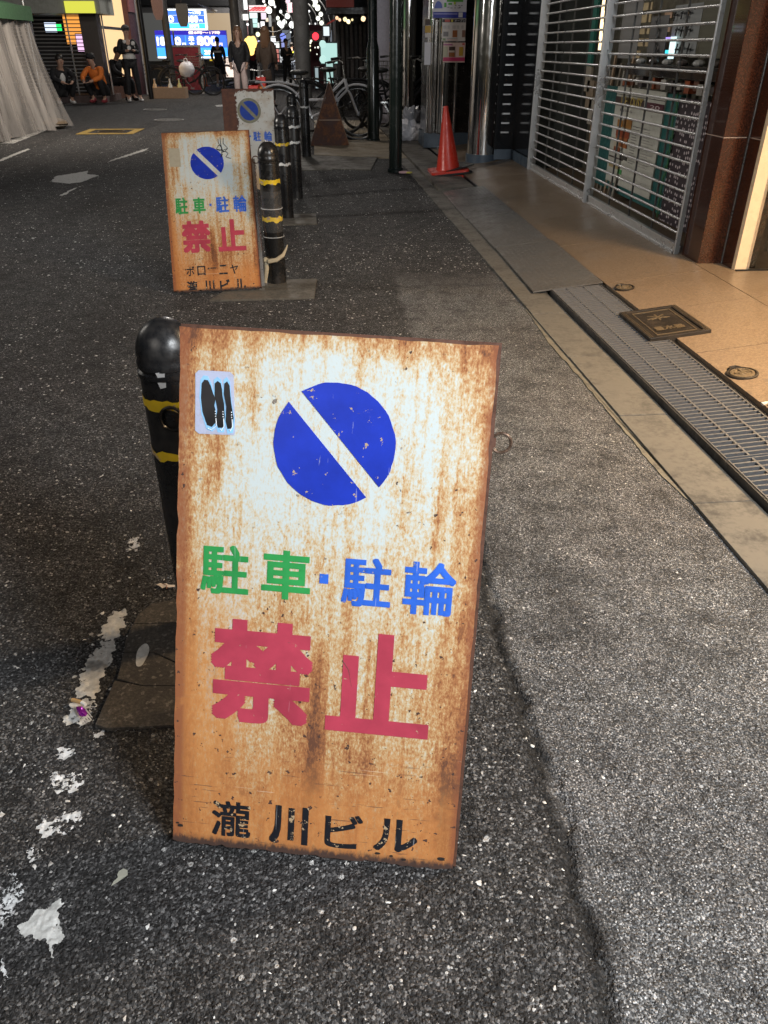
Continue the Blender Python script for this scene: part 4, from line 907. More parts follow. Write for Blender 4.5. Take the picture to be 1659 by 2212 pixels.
cpw(T3, 455, 1425, 1215, 2090, 0, pm('poster_blush', (.70, .52, .46)), 'sheet'); cpw(T3, 465, 1920, 1190, 2050, .005, pm('poster_magenta', (.52, .04, .13)), 'pink_band'); cpw(T3, 480, 1475, 780, 1520, .005, pm('poster_plum', (.42, .12, .26)), 'pink_text'); cpw(T3, 1105, 1445, 1190, 1510, .005, pm('poster_red', (.55, .12, .10)), 'red_mark')
cpw(T3, 655, 1560, 865, 1905, .005, pm('poster_dark', (.06, .03, .02)), 'cup_picture'); cpw(T3, 665, 1760, 855, 1900, .009, pm('poster_brown', (.32, .11, .03)), 'cup_picture'); cpw(T3, 665, 1690, 855, 1755, .009, pm('poster_foam', (.6, .5, .42)), 'cup_picture'); cpw(T3, 995, 1570, 1140, 1870, .005, pm('poster_gold', (.55, .32, .04)), 'yellow_door'); cpw(T3, 460, 1560, 620, 1910, .005, pm('poster_beige', (.52, .48, .34)), 'beige_block')
T4 = thing('notice', 'white notice sheets on the left edge of the poster pillar', 'notice', (AY(921, 130, YP).x, YP, 1.3))
for (x0, y0, x1, y1, mt_) in ((522, 395, 585, 605, pm('poster_white', (.7, .7, .7))), (530, 180, 582, 235, pm('poster_dark', (.06, .03, .02))), (530, 240, 585, 305, pm('poster_gold', (.55, .32, .04))), (530, 310, 585, 350, pm('poster_cream', (.6, .6, .6)))):
    flat_sign(T4, *c4(x0, y0), *c4(x1, y1), YP - .02, 'sheet', mt_, .004)

# dark wall panel with a modelled shutter reflection, between big column and shutter
t = thing('wall_panel', 'glossy black wall panel with a column of bars imitating the shutter reflection beside the steel column', 'wall', (1.95, 8.2, .12))
m = MB(); a = AX(1138, 352, XF); m.box(1.72, 8.62, .12, 1.93, 8.80, 3.6); m.box(1.915, 7.86, .12, 1.97, 8.62, 3.6); m.build('panel', M('glossy_black_panel', (.010, .011, .013), .12), t, world=True)
m = MB(); m.box(1.72, 8.60, .105, 1.93, 8.615, .20); m.box(1.895, 7.86, .105, 1.91, 8.60, .20); m.build('tiled_base', m_tile, t, world=True)
for k in range(26):
    z0 = .35 + k * .085
    m = MB(); m.box(1.775, 8.604, z0, 1.855, 8.616, z0 + .014); m.build('shutter_reflection', m_alu, t, world=True)  # pale bars model the shutter reflected in the glossy panel

# ================================================================== SHUTTERED SHOP FRONT
YR, YM, YL = 4.285, 5.98, 7.80; XS = 1.93; zb0 = zfloor(XS) + .005
sf = thing('shuttered_shop', 'shuttered shop with dark interior behind the pipe grille', 'shop', (XS, 6, zb0))
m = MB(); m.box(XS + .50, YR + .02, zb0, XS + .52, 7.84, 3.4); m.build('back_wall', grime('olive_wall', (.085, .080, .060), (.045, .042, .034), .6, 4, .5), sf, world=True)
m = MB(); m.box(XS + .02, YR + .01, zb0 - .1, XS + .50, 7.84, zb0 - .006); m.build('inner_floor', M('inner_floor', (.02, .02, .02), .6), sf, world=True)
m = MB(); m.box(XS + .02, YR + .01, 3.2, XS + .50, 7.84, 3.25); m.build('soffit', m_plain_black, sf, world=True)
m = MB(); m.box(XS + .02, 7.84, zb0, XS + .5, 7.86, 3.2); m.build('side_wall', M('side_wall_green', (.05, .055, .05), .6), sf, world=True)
def wallrect(t, pts, X, nm, mat, d=.01, fr=zi):
    """a thin board on the wall X = const from two corner points in a crop frame"""
    a = AX(*fr(*pts[0]), X); b = AX(*fr(*pts[1]), X); m = MB(); m.box(X, min(a.y, b.y), min(a.z, b.z), X + d, max(a.y, b.y), max(a.z, b.z)); return m.build(nm, mat, t, world=True)
XI = XS + .22
# teal display board with the menu poster
tb = thing('menu_board', 'teal board with a white menu poster behind the right shutter', 'menu board', (XI, 4.9, zb0))
bl = AX(*c5(500, 1290), XI); br_ = AX(*c5(945, 1560), XI)
ya = AX(*c5(560, 570), XI); yb = AX(*c5(1080, 640), XI)
y0_, y1_ = yb.y, ya.y; z1_ = .5 * (ya.z + yb.z); z0_ = zb0 + .05
m = MB(); m.box(XI, y0_, z0_, XI + .03, y1_, z1_); m.build('board', grime('teal_board', (.012, .10, .095), (.008, .05, .05), .5, 3, .5), tb, world=True)
Xp = XI - .012; pa = AX(*zi(275, 95), Xp); pb_ = AX(*zi(1005, 140), Xp); pc_ = AX(*zi(805, 1790), Xp)
py1, py0, pz1, pz0 = pa.y, pb_.y, .5 * (pa.z + pb_.z), pc_.z
m = MB(); m.box(Xp, py0, pz0, Xp + .010, py1, pz1); m.build('poster_sheet', grime('poster_paper', (.46, .46, .41), (.36, .35, .30), .4, 4, .6), tb, world=True)
def pr_(fx0, fy0, fx1, fy1, mat, nm, d=.004):  # fractions on the poster, x from left (far) to right (near), y from top
    Wp = py1 - py0; Hp = pz1 - pz0; m = MB(); m.box(Xp - d, py1 - fx1 * Wp, pz1 - fy1 * Hp, Xp - d + .0025, py1 - fx0 * Wp, pz1 - fy0 * Hp); return m.build(nm, mat, tb, world=True)
pr_(0, .10, .62, .19, pm('menu_dark', (.05, .03, .03)), 'title_band'); pr_(.68, .11, 1, .19, pm('menu_maroon', (.07, .012, .02)), 'maroon_band'); pr_(.0, .075, 1, .08, pm('menu_dark', (.05, .03, .03)), 'rule'); pr_(.5, .30, .75, .304, pm('menu_dark', (.05, .03, .03)), 'rule'); pr_(.5, .36, .75, .364, pm('menu_dark', (.05, .03, .03)), 'rule')
def ptxt(s, fx0, fy0, fx1, fy1, mat, fat=.02, d=.0065):
    Wp = py1 - py0; Hp = pz1 - pz0; m = text_mb(s, 0, 0, (fx1 - fx0) * Wp, (fy1 - fy0) * Hp, 0, fat); o = m.build('lettering', mat, tb)
    o.matrix_basis = chain(tb).inverted() @ Matrix.Translation((Xp - d, py1 - fx0 * Wp, pz1 - fy1 * Hp)) @ Matrix(((0, 0, -1, 0), (-1, 0, 0, 0), (0, 1, 0, 0), (0, 0, 0, 1)))
ptxt('ICHLOUSY', .14, .085, .60, .18, pm('menu_gold', (.42, .32, .08)), .03); ptxt('駅バール', .14, .215, .42, .245, pm('menu_dark', (.05, .03, .03))); ptxt('20', .76, .13, .94, .165, pm('menu_blush', (.5, .42, .42)))
for (x0, y0, x1, y1, c_) in ((.12, .33, .24, .40, (.35, .16, .03)), (.26, .31, .44, .40, (.28, .13, .03)), (.12, .41, .42, .50, (.25, .05, .015)), (.13, .50, .40, .60, (.33, .11, .03)), (.10, .52, .22, .63, (.45, .40, .30)), (.12, .61, .26, .68, (.22, .06, .02)), (.28, .66, .44, .72, (.06, .06, .05))): pr_(x0, y0, x1, y1, pm('food_%d' % int(c_[0] * 1000 + y0 * 100), c_), 'food_picture', .005 + y0 * .002)
for k in range(15):
    y = .36 + k * .026; pr_(.47, y, .47 + random.uniform(.08, .14), y + .009, pm('menu_grey', (.2, .19, .18)), 'menu_line'); pr_(.66, y, .66 + random.uniform(.15, .26), y + .008, pm('menu_grey2', (.30, .29, .27)), 'menu_line')
pr_(.05, .79, .28, .84, pm('menu_ochre', (.36, .28, .14)), 'yellow_patch'); pr_(.27, .83, .36, .88, pm('menu_leaf', (.06, .30, .08)), 'green_patch'); pr_(.02, .72, .35, .735, pm('menu_dark', (.05, .03, .03)), 'menu_line')
# patterned cloth right of the board
tc = thing('patterned_screen', 'dark purple patterned screen behind the right shutter, next to the granite pillar', 'screen', (XI, 4.4, zb0))
b = NB('patterned_cloth'); v_ = b.vor(34, b.sc(1, 1, 1), rnd=.35); s_ = b.n('ShaderNodeSeparateColor'); b.l(v_['Color'], s_.inputs[0]); mk_ = b.mt('MULTIPLY', b.mt('LESS_THAN', v_['Distance'], .30), b.mt('GREATER_THAN', s_.outputs[0], .45))
b.col(b.mix(mk_, (.035, .024, .030), (.50, .44, .46))); b.rough(.7); 
m = MB(); m.box(XI - .02, YR + .02, zb0 + .03, XI, y0_ - .03, z1_ - .01); m.build('cloth', b.m, tc, world=True)
m = MB()
for k in range(30):
    z = zb0 + .06 + k * .027; m.ball((XI - .03, y0_ - .015 + random.uniform(-.03, .01), z), .014, 6, 4, sx=.3, sy=1.0, sz=1.7)
m.build('leaf_garland', M('garland_green', (.03, .12, .05), .6), tc, world=True)
# counter shelf above
ts = thing('counter_shelf', 'cluttered dark counter shelf above the menu board', 'shelf', (XI, 5, 1))
zc = AX(*c5(900, 440), XI).z
m = MB(); m.box(XI - .10, YR + .02, zc - .055, XS + .5, YM - .05, zc + .01); m.build('counter', M('counter_black', (.015, .014, .014), .15), ts, world=True)
for k in range(16):
    y = YR + .08 + k * .105; w = random.uniform(.03, .09); m = MB(); m.box(XI - .09 + random.uniform(0, .03), y, zc - .13 + random.uniform(0, .02), XI - .02, y + w, zc - .075 + random.uniform(-.01, .02)); m.build('box_on_shelf', pm('shelf_item_%d' % (k % 5), [(.25, .06, .02), (.4, .38, .34), (.05, .04, .04), (.32, .30, .27), (.12, .05, .03)][k % 5]), ts, world=True)
for k in range(7):
    y = YR + .12 + k * .23; m = MB(); m.ball((XI - .05, y, zc + .025), .03, 9, 6, sx=1, sy=1.7, sz=.6); m.build('dish', pm('dish_%d' % (k % 2), [(.5, .5, .48), (.12, .10, .09)][k % 2], .2), ts, world=True)
# glass panes with pale posters in the upper part
tg_ = thing('window_glass', 'tall window pane behind the right shutter with pale hanging banners', 'window', (XI, 5, 1.5))
for (x0, y0, x1, y1, c_) in ((440, 40, 560, 640, (.20, .20, .20)), (600, 40, 735, 105, (.48, .38, .22)), (590, 165, 720, 240, (.48, .38, .22)), (570, 295, 705, 370, (.48, .38, .22)), (555, 420, 690, 505, (.44, .34, .20)), (540, 550, 600, 635, (.44, .34, .20)), (740, 180, 860, 620, (.12, .12, .12)), (880, 135, 950, 195, (.46, .30, .20)), (860, 270, 930, 345, (.46, .32, .22)), (1000, 60, 1200, 620, (.24, .25, .25)), (1260, 0, 1540, 640, (.10, .095, .065))):
    wallrect(tg_, ((x0, y0), (x1, y1)), XI + .03 + x0 * .00001, 'banner', pm('banner_%d%d' % (int(c_[0] * 100), int(c_[1] * 100)), c_, .6), .006, zj)
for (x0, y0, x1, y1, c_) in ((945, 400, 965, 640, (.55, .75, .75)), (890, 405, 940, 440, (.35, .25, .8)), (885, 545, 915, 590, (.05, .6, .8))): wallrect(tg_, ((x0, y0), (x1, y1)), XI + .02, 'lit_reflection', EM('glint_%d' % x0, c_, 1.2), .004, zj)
m = MB()
for k in range(9):
    p = AX(*zj(1020 + (k % 3) * 60 + random.uniform(-20, 20), 90 + (k // 3) * 190 + random.uniform(-30, 30)), XI + .02); m.bar(p, p + Vector((0, .02, -.06)), .004, .012); m.bar(p + Vector((0, .03, -.03)), p + Vector((0, -.03, -.03)), .004, .010)
for k in range(6):
    p = AX(*zj(800 + random.uniform(-25, 25), 190 + k * 75), XI + .02); m.bar(p, p + Vector((0, .01, -.05)), .004, .012); m.bar(p + Vector((0, .03, -.02)), p + Vector((0, -.02, -.035)), .004, .010)
m.build('brush_lettering', pm('ink_black', (.012, .012, .012)), tg_, world=True)
# leaning things behind the left shutter
tl = thing('folded_stools', 'pale folded frames and cloths leaning behind the left shutter', 'folding chairs', (XI, 6.3, zb0))
for k in range(7):
    y = 5.95 + k * .12; m = MB(); m.bar((XI - .02 + .01 * k, y + .10, zb0 + .01), (XI + .04, y - .02 + .04 * (k % 2), .95 + .05 * (k % 3)), .014, .030, (0, 1, 0)); m.build('frame_bar', pm('stool_%d' % (k % 3), [(.30, .28, .24), (.20, .17, .13), (.34, .24, .16)][k % 3]), tl, world=True)
for k in range(5):
    m = MB(); p = AX(*c5(430 + k * 14, 520 + k * 110), XI + .05); m.box(p.x, p.y - .16, p.z - .10, p.x + .02, p.y + .02, p.z + .10); m.build('hanging_cloth', pm('cloth_%d' % k, [(.34, .30, .24), (.26, .20, .14), (.36, .33, .28), (.24, .15, .08), (.30, .28, .24)][k]), tl, world=True)
m = MB(); a = AX(*c5(505, 0), XI); m.box(XI, a.y - .06, a.z - .45, XI + .02, a.y + .05, a.z + .3); m.build('teal_curtain', pm('curtain_teal', (.01, .14, .11)), tl, world=True)
for k in range(4): m = MB(); p = AX(*c5(548 - k * 6, 60 + k * 75), XI - .02); m.box(p.x, p.y - .02, p.z - .05, p.x + .01, p.y + .02, p.z + .06); m.build('lit_slot', EM('lit_slot', (1.0, .75, .42), 1.6), tl, world=True)

m_link_steel = grime('link_steel', (.12, .12, .115), (.06, .055, .05), .5, 6, .5, .4, 0)
# the pipe shutters themselves
def shutter(y0, y1, label, nx=4, mid=True):
    t = thing('pipe_shutter', label, 'roller shutter', (XS, y0, zb0), group='pipe grille shutters')
    pitch_ = .0705; n = 30; first = None; L = y1 - y0 - .02
    m = MB(); m.box(-.018, .0, .0, .022, L, .034); m.box(-.030, .0, -.006, .012, L, .008); m.build('bottom_rail', m_alu, t, bevel=.002)
    m = MB(); m.box(-.022, 0, .034, .004, L, .052); m.build('rail_step', m_alu, t, bevel=.002)
    for k in range(n):
        if first is None:
            m = MB(); m.tube([(0, 0, 0), (0, L, 0)], .0070, 12); first = m.build('pipe', m_alu, t, smooth=True); o = first
        else: o = first.copy(); S.collection.objects.link(o)
        o.parent = t; o.location = (0, 0, .10 + k * pitch_)
    lk = None
    for j in range(1, nx):
        for k in range(n):
            if lk is None: m = MB(); m.bar((0, 0, .004), (0, 0, pitch_ - .004), .004, .012, (1, 0, 0)); lk = m.build('link', m_link_steel, t); o = lk
            else: o = lk.copy(); S.collection.objects.link(o)
            o.parent = t; o.location = (.0, L * j / nx, .10 + (k - 1) * pitch_ + .0)
    return t
shutter(YR + .03, YM - .03, 'right roller grille shutter of steel pipes, beside the granite pillar')
shutter(YM + .03, YL - .02, 'left roller grille shutter of steel pipes, beside the black panel')
for y, w, lb in ((YM, .017, 'steel shutter post between the two grilles'), (YL, .024, 'far steel shutter post at the black panel'), (YR + .005, .010, 'near steel shutter post against the granite')):
    t = thing('shutter_post', lb, 'post', (XS - .01, y, zb0)); m = MB(); m.box(-.030 if w > .015 else -.012, -w, -.01, .035 if w > .015 else .010, w, 3.2); m.build('post', m_alu if w > .015 else m_link_steel, t, bevel=.002); m = MB(); m.box(-.036 if w > .015 else -.016, -.006, 0, -.030 if w > .015 else -.012, .006, 3.2); m.build('guide_rib', m_alu, t)

# granite pillars
b = NB('red_brown_granite'); f1 = b.noise(160, 3, .6); f2 = b.noise(14, 4, .6); c = b.mix(b.mr(f1, .40, .62), (.026, .009, .005), (.062, .021, .011)); c = b.mix(b.mr(f2, .4, .7, 0, .5), c, (.032, .012, .008)); b.col(c); b.rough(.13); b.b.inputs['Specular IOR Level'].default_value = .6; b.b.inputs['Coat Weight'].default_value = .4; m_gran = b.m
gA = G(1480, 553); gB = G(1500, 566); gC = G(1553, 562); gD = G(1577, 581); 
def granite(x0, y0, x1, y1, label):
    t = thing('granite_pillar', label, 'pillar', ((x0 + x1) / 2, (y0 + y1) / 2, zb0), group='red brown granite pillars')
    zj_ = [zb0 - .05, .72, 1.62, 3.4]
    for a, b_ in zip(zj_[:-1], zj_[1:]): m = MB(); m.box(x0, y0, a + .002, x1, y1, b_ - .002); m.build('granite_slab', m_gran, t, world=True, bevel=.002)
    m = MB(); m.box(x0 + .004, y0 + .004, .6, x1 - .004, y1 - .004, 3.3); m.build('mortar_core', M('pale_joint', (.40, .30, .24), .7), t, world=True)
    return t
granite(1.945, 4.06, 2.07, 4.268, 'front red brown granite pillar beside the right shutter')
granite(2.0735, 3.94, 2.20, 4.25, 'recessed dark granite pillar between the front pillar and the cream doorway')
m = MB(); m.box(2.0702, 4.052, zb0, 2.0733, 4.10, 3.3); tag(m.build('joint_strip', m_steel), 'thin grey sealant strip between the two granite pillars', 'strip')
# cream doorway and glass pane facing down the street
t = thing('doorway', 'cream lit doorway with a glass pane at the right edge', 'doorway', (2.3, 3.93, zb0))
m_cream = M('cream_panel', (.66, .52, .35), .3, var=.05)
m = MB(); m.box(2.074, 3.905, zb0, 2.136, 3.937, 3.3); m.build('cream_panel', m_cream, t, world=True)
m = MB(); m.box(2.1365, 3.90, zb0, 2.146, 3.937, 3.3); m.build('steel_edge', m_chrome, t, world=True)
m = MB(); m.box(2.074, 3.885, zb0 - .004, 3.6, 3.899, zb0 + .006); m.build('threshold', m_plain_black, t, world=True)
b = NB('clear_glass'); b.b.inputs['Transmission Weight'].default_value = 1; b.b.inputs['IOR'].default_value = 1.45; b.rough(.02); b.col((.95, .97, .95)); m_glass = b.m
m = MB(); m.box(2.1465, 3.915, zb0 + .006, 3.6, 3.922, 3.3); m.build('glass_pane', m_glass, t, world=True)
m = MB(); m.box(2.21, 3.94, zb0 - .05, 5.5, 8.5, zb0 - .001); struct('shop_floor', m, m_slab)
m = MB(); m.box(2.56, 8.5, zb0, 5.6, 8.6, 3.3); m.box(5.5, 3.94, zb0 - .1, 5.6, 8.5, 3.3); m.box(3.6, -1, zb0 - .1, 3.7, 3.93, 3.3); struct('shop_wall', m, m_cream)
m = MB(); m.box(2.50, 4.3, zb0, 2.55, 8.5, 3.3); struct('partition_wall', m, m_cream)
lamp('shop_interior_light', 'AREA', (3.4, 5.4, 2.9), (3.2, 5.4, 0), 60, (1.0, .76, .45), .6, .6)
# beige sack behind the glass
t = thing('cloth_sack', 'big beige cloth sack standing behind the glass pane at the right edge', 'sack', G(1690, 415))
p = G(1690, 415); m = MB(); m.ball((p.x + .05, p.y, zb0 + .52), .30, 18, 12, sz=1.75, jit=.03); o = m.build('sack_body', M('beige_cloth', (.62, .48, .30), .8, bump=.5, vs=14), t, world=True, smooth=True)
m = MB(); m.tube([(p.x + .05 + .27 * math.cos(a), p.y + .27 * math.sin(a), zb0 + .80 + .01 * math.sin(3 * a)) for a in np.linspace(0, 6.28, 24, endpoint=False)], .008, 6, closed=True); m.build('drawstring', M('sack_string', (.35, .25, .14), .8), t, smooth=True, world=True)
# ceiling over the entrance that carries the lamp
t = thing('entrance_canopy', 'canopy above the shop entrance out of frame on the right', 'canopy', (2.7, 2, 2.6)); m = MB(); m.box(1.95, .6, 2.62, 3.6, 3.89, 2.7); m.build('canopy_slab', m_cream, t, world=True)

# ================================================================== CONE, LITTER, BAG
p = G(962, 378)
m_cone = grime('red_plastic', (.55, .035, .018), (.30, .02, .012), .5, 6, .35)
t = thing('traffic_cone', 'leaning red traffic cone stacked on a flattened base, beside the steel column', 'traffic cone', mat=Matrix.Translation((p.x + .03, p.y, .02)) @ Matrix.Rotation(R_(-5), 4, 'Y'))
Hc = .60
m = MB(); m.lathe([(.120, .055), (.112, .075), (.026, Hc - .03), (.024, Hc), (.016, Hc + .006)], 32); m.build('cone_body', m_cone, t, smooth=True)
def rsq(w, n=6, r=.04):
    out = []
    for (sx, sy, a0) in ((1, 1, 0), (-1, 1, 90), (-1, -1, 180), (1, -1, 270)):
        for k in range(n + 1): a = R_(a0 + 90 * k / n); out.append((sx * (w - r) + r * math.cos(a), sy * (w - r) + r * math.sin(a)))
    return out
m = MB(); m.prism(rsq(.185), .035, .055); m.build('cone_foot', m_cone, t)
m = MB(); m.prism(rsq(.195), .018, .034, Matrix.Rotation(R_(9), 4, 'Z')); m.build('rubber_weight', M('black_rubber', (.015, .015, .015), .6), t)
m = MB(); m.prism(rsq(.18), -.004, .016, Matrix.Rotation(R_(-8), 4, 'Z') @ Matrix.Rotation(R_(3), 4, 'Y')); m.build('spare_foot', m_cone, t)
m = MB(); m.prism(rsq(.17), .056, .066, Matrix.Translation((.055, .02, .0)) @ Matrix.Rotation(R_(-7), 4, 'Y') @ Matrix.Rotation(R_(15), 4, 'Z')); m.build('rubber_flap', M('black_rubber', (.015, .015, .015), .6), t)
p = G(873, 376)
t = thing('litter', 'crushed yellow and pink wrapper at the foot of the dark pole', 'litter', (p.x, p.y, .005))
m = MB(); m.ball((0, 0, .012), .05, 9, 6, sx=1.1, sy=.5, sz=.28, jit=.25); m.build('pink_part', M('wrapper_pink', (.62, .40, .42), .4), t); m = MB(); m.ball((.05, -.01, .010), .04, 8, 5, sx=1, sy=.6, sz=.25, jit=.3); m.build('yellow_part', M('wrapper_yellow', (.55, .50, .10), .4), t)
p = G(880, 306)
b = NB('thin_white_plastic'); b.col(b.ramp(b.noise(10, 3), [(.3, (.70, .69, .73)), (.7, (.85, .84, .87))])); b.rough(.3); b.bump(b.noise(28, 5, .7, dist=1.5), .8, .01); m_bag = b.m
t = thing('rubbish_bag', 'white plastic rubbish bag lying behind the dark pole', 'rubbish bag', (p.x + .02, p.y, .01))
m = MB(); m.ball((0, 0, .12), .20, 40, 26, sx=1.15, sy=.8, sz=.72)
def crumple(m, amp):
    out = []
    for (x, y, z) in m.v:
        n_ = math.sin(x * 31 + z * 17) * math.sin(y * 27 + z * 23) + .6 * math.sin(x * 67 - z * 51 + y * 40) + .4 * math.sin(z * 93 + x * 71); q_ = 1 + amp * n_ * (.4 + max(0, z) * 2.2); out.append((x * q_, y * q_, max(-.01, z * (1 + amp * n_ * .6))))
    m.v = out
crumple(m, .16); m.build('bag_body', m_bag, t)
m = MB(); m.ball((.04, .05, .30), .12, 30, 20, sx=1.0, sz=.95); crumple(m, .12); m.build('grey_bag', M('grey_bag', (.30, .31, .34), .2, bump=.8, vs=12), t)
m = MB(); m.tube([(.02, .03, .18), (.03, .04, .22), (.06, .05, .26)], [.03, .015, .03], 8); m.build('knot', m_bag, t, smooth=True)
# near litter
p = G(358, 1270); t = thing('dry_leaf', 'torn pale scrap lying left of the near sign', 'litter', (p.x, p.y, .006)); m = MB(); m.prism([(-.022, .006), (-.012, .010), (-.008, .006), (.002, .009), (.006, .003), (.022, .000), (.024, -.006), (.010, -.008), (.002, -.004), (-.006, -.010), (-.012, -.002)], 0, .0015); m.build('scrap', M('leaf_cream', (.66, .58, .50), .7), t); m = MB(); m.tube([(-.006, .006, .002), (.004, -.002, .003), (.006, -.014, .002)], .0008, 5); m.build('stem', M('leaf_stem', (.35, .16, .10), .7), t)
p = G(172, 1524); t = thing('cigarette_end', 'crushed cigarette end on the white road paint', 'cigarette', (p.x, p.y, .0105)); m = MB(); m.tube([(-.014, .006, 0), (.006, -.002, 0)], .0038, 10); m.build('filter', M('filter_tan', (.52, .33, .14), .7), t, smooth=True); m = MB(); m.tube([(.0062, -.0021, 0), (.015, -.008, -.001)], .0036, 10); m.build('paper', m_white, t, smooth=True)
p = G(178, 1543); t = thing('candy_wrapper', 'purple foil sweet wrapper beside the cigarette end', 'wrapper', (p.x, p.y, .009)); m = MB(); m.ball((0, 0, 0), .012, 9, 6, sx=.6, sy=1.4, sz=.35, jit=.25); o = m.build('foil', M('purple_foil', (.32, .02, .36), .2, .6), t); o.rotation_euler = (0, 0, R_(35))
p = G(445, 1905); t = thing('paper_scrap', 'torn grey scrap of paper on the asphalt, lower left of the near sign', 'litter', (AY(262, 1895, .75).x, G(262, 1895).y, .003)); m = MB(); m.prism([(-.006, .008), (.000, .012), (.007, .009), (.009, .001), (.003, -.004), (-.004, -.010), (-.012, -.016), (-.010, -.009), (-.005, -.003), (-.007, .002)], 0, .0012); m.build('scrap', M('gum_grey', (.30, .30, .25), .6), t)

# ================================================================== PEOPLE
def skin_mesh(vs, es, rs, root=0, sub=2):
    me = bpy.data.meshes.new('s'); me.from_pydata([tuple(v) for v in vs], es, []); o = bpy.data.objects.new('s', me); S.collection.objects.link(o)
    md = o.modifiers.new('k', 'SKIN'); sv = me.skin_vertices[0].data
    for i, r in enumerate(rs):
        sv[i].radius = r if isinstance(r, tuple) else (r, r); sv[i].use_root = (i == root)
    md.use_smooth_shade = True; m2 = o.modifiers.new('u', 'SUBSURF'); m2.levels = sub; m2.render_levels = sub
    out = bpy.data.meshes.new_from_object(o.evaluated_get(bpy.context.evaluated_depsgraph_get()))
    bpy.data.objects.remove(o); mb = MB(); mb.add([tuple(v.co) for v in out.vertices], [tuple(p.vertices) for p in out.polygons]); bpy.data.meshes.remove(out); return mb
POSES = {
 'stand': dict(pel=(0,0,.93), che=(0,0,1.22), nek=(0,0,1.45), hed=(0,-.015,1.56), top=(0,-.01,1.68), sh=(.17,0,1.39), el=(.23,.02,1.13), wr=(.20,-.10,.92), hp=(.085,0,.88), kn=(.10,-.03,.49), an=(.11,.02,.09)),
 'phone': dict(pel=(0,0,.93), che=(0,0,1.22), nek=(0,-.01,1.45), hed=(0,-.05,1.55), top=(0,-.05,1.67), sh=(.18,0,1.39), el=(.24,-.02,1.12), wr=(.08,-.26,1.16), hp=(.09,0,.88), kn=(.12,-.04,.49), an=(.15,.02,.09)),
 'walk': dict(pel=(0,0,.93), che=(0,-.03,1.22), nek=(0,-.05,1.45), hed=(0,-.08,1.55), top=(0,-.08,1.67), sh=(.19,-.03,1.39), el=(.25,.05,1.13), wr=(.24,-.06,.95), hp=(.09,0,.88), kn=(.09,-.05,.50), an=(.08,.03,.09)),
 'squat': dict(pel=(0,.14,.30), che=(0,.02,.57), nek=(0,-.07,.77), hed=(0,-.13,.86), top=(0,-.15,.98), sh=(.18,-.03,.72), el=(.25,-.20,.54), wr=(.10,-.38,.47), hp=(.10,.12,.28), kn=(.21,-.22,.50), an=(.15,-.02,.10)),
 'sit': dict(pel=(0,.10,.46), che=(0,.06,.74), nek=(0,-.02,.96), hed=(0,-.10,1.04), top=(0,-.14,1.15), sh=(.17,.0,.90), el=(.22,-.10,.68), wr=(.10,-.28,.58), hp=(.10,.06,.46), kn=(.13,-.32,.46), an=(.12,-.30,.09)),
}
m_skin = M('skin', (.42, .26, .19), .5, var=.05); m_hair = M('dark_hair', (.018, .013, .010), .45); m_brownhair = M('brown_hair', (.14, .075, .04), .45)
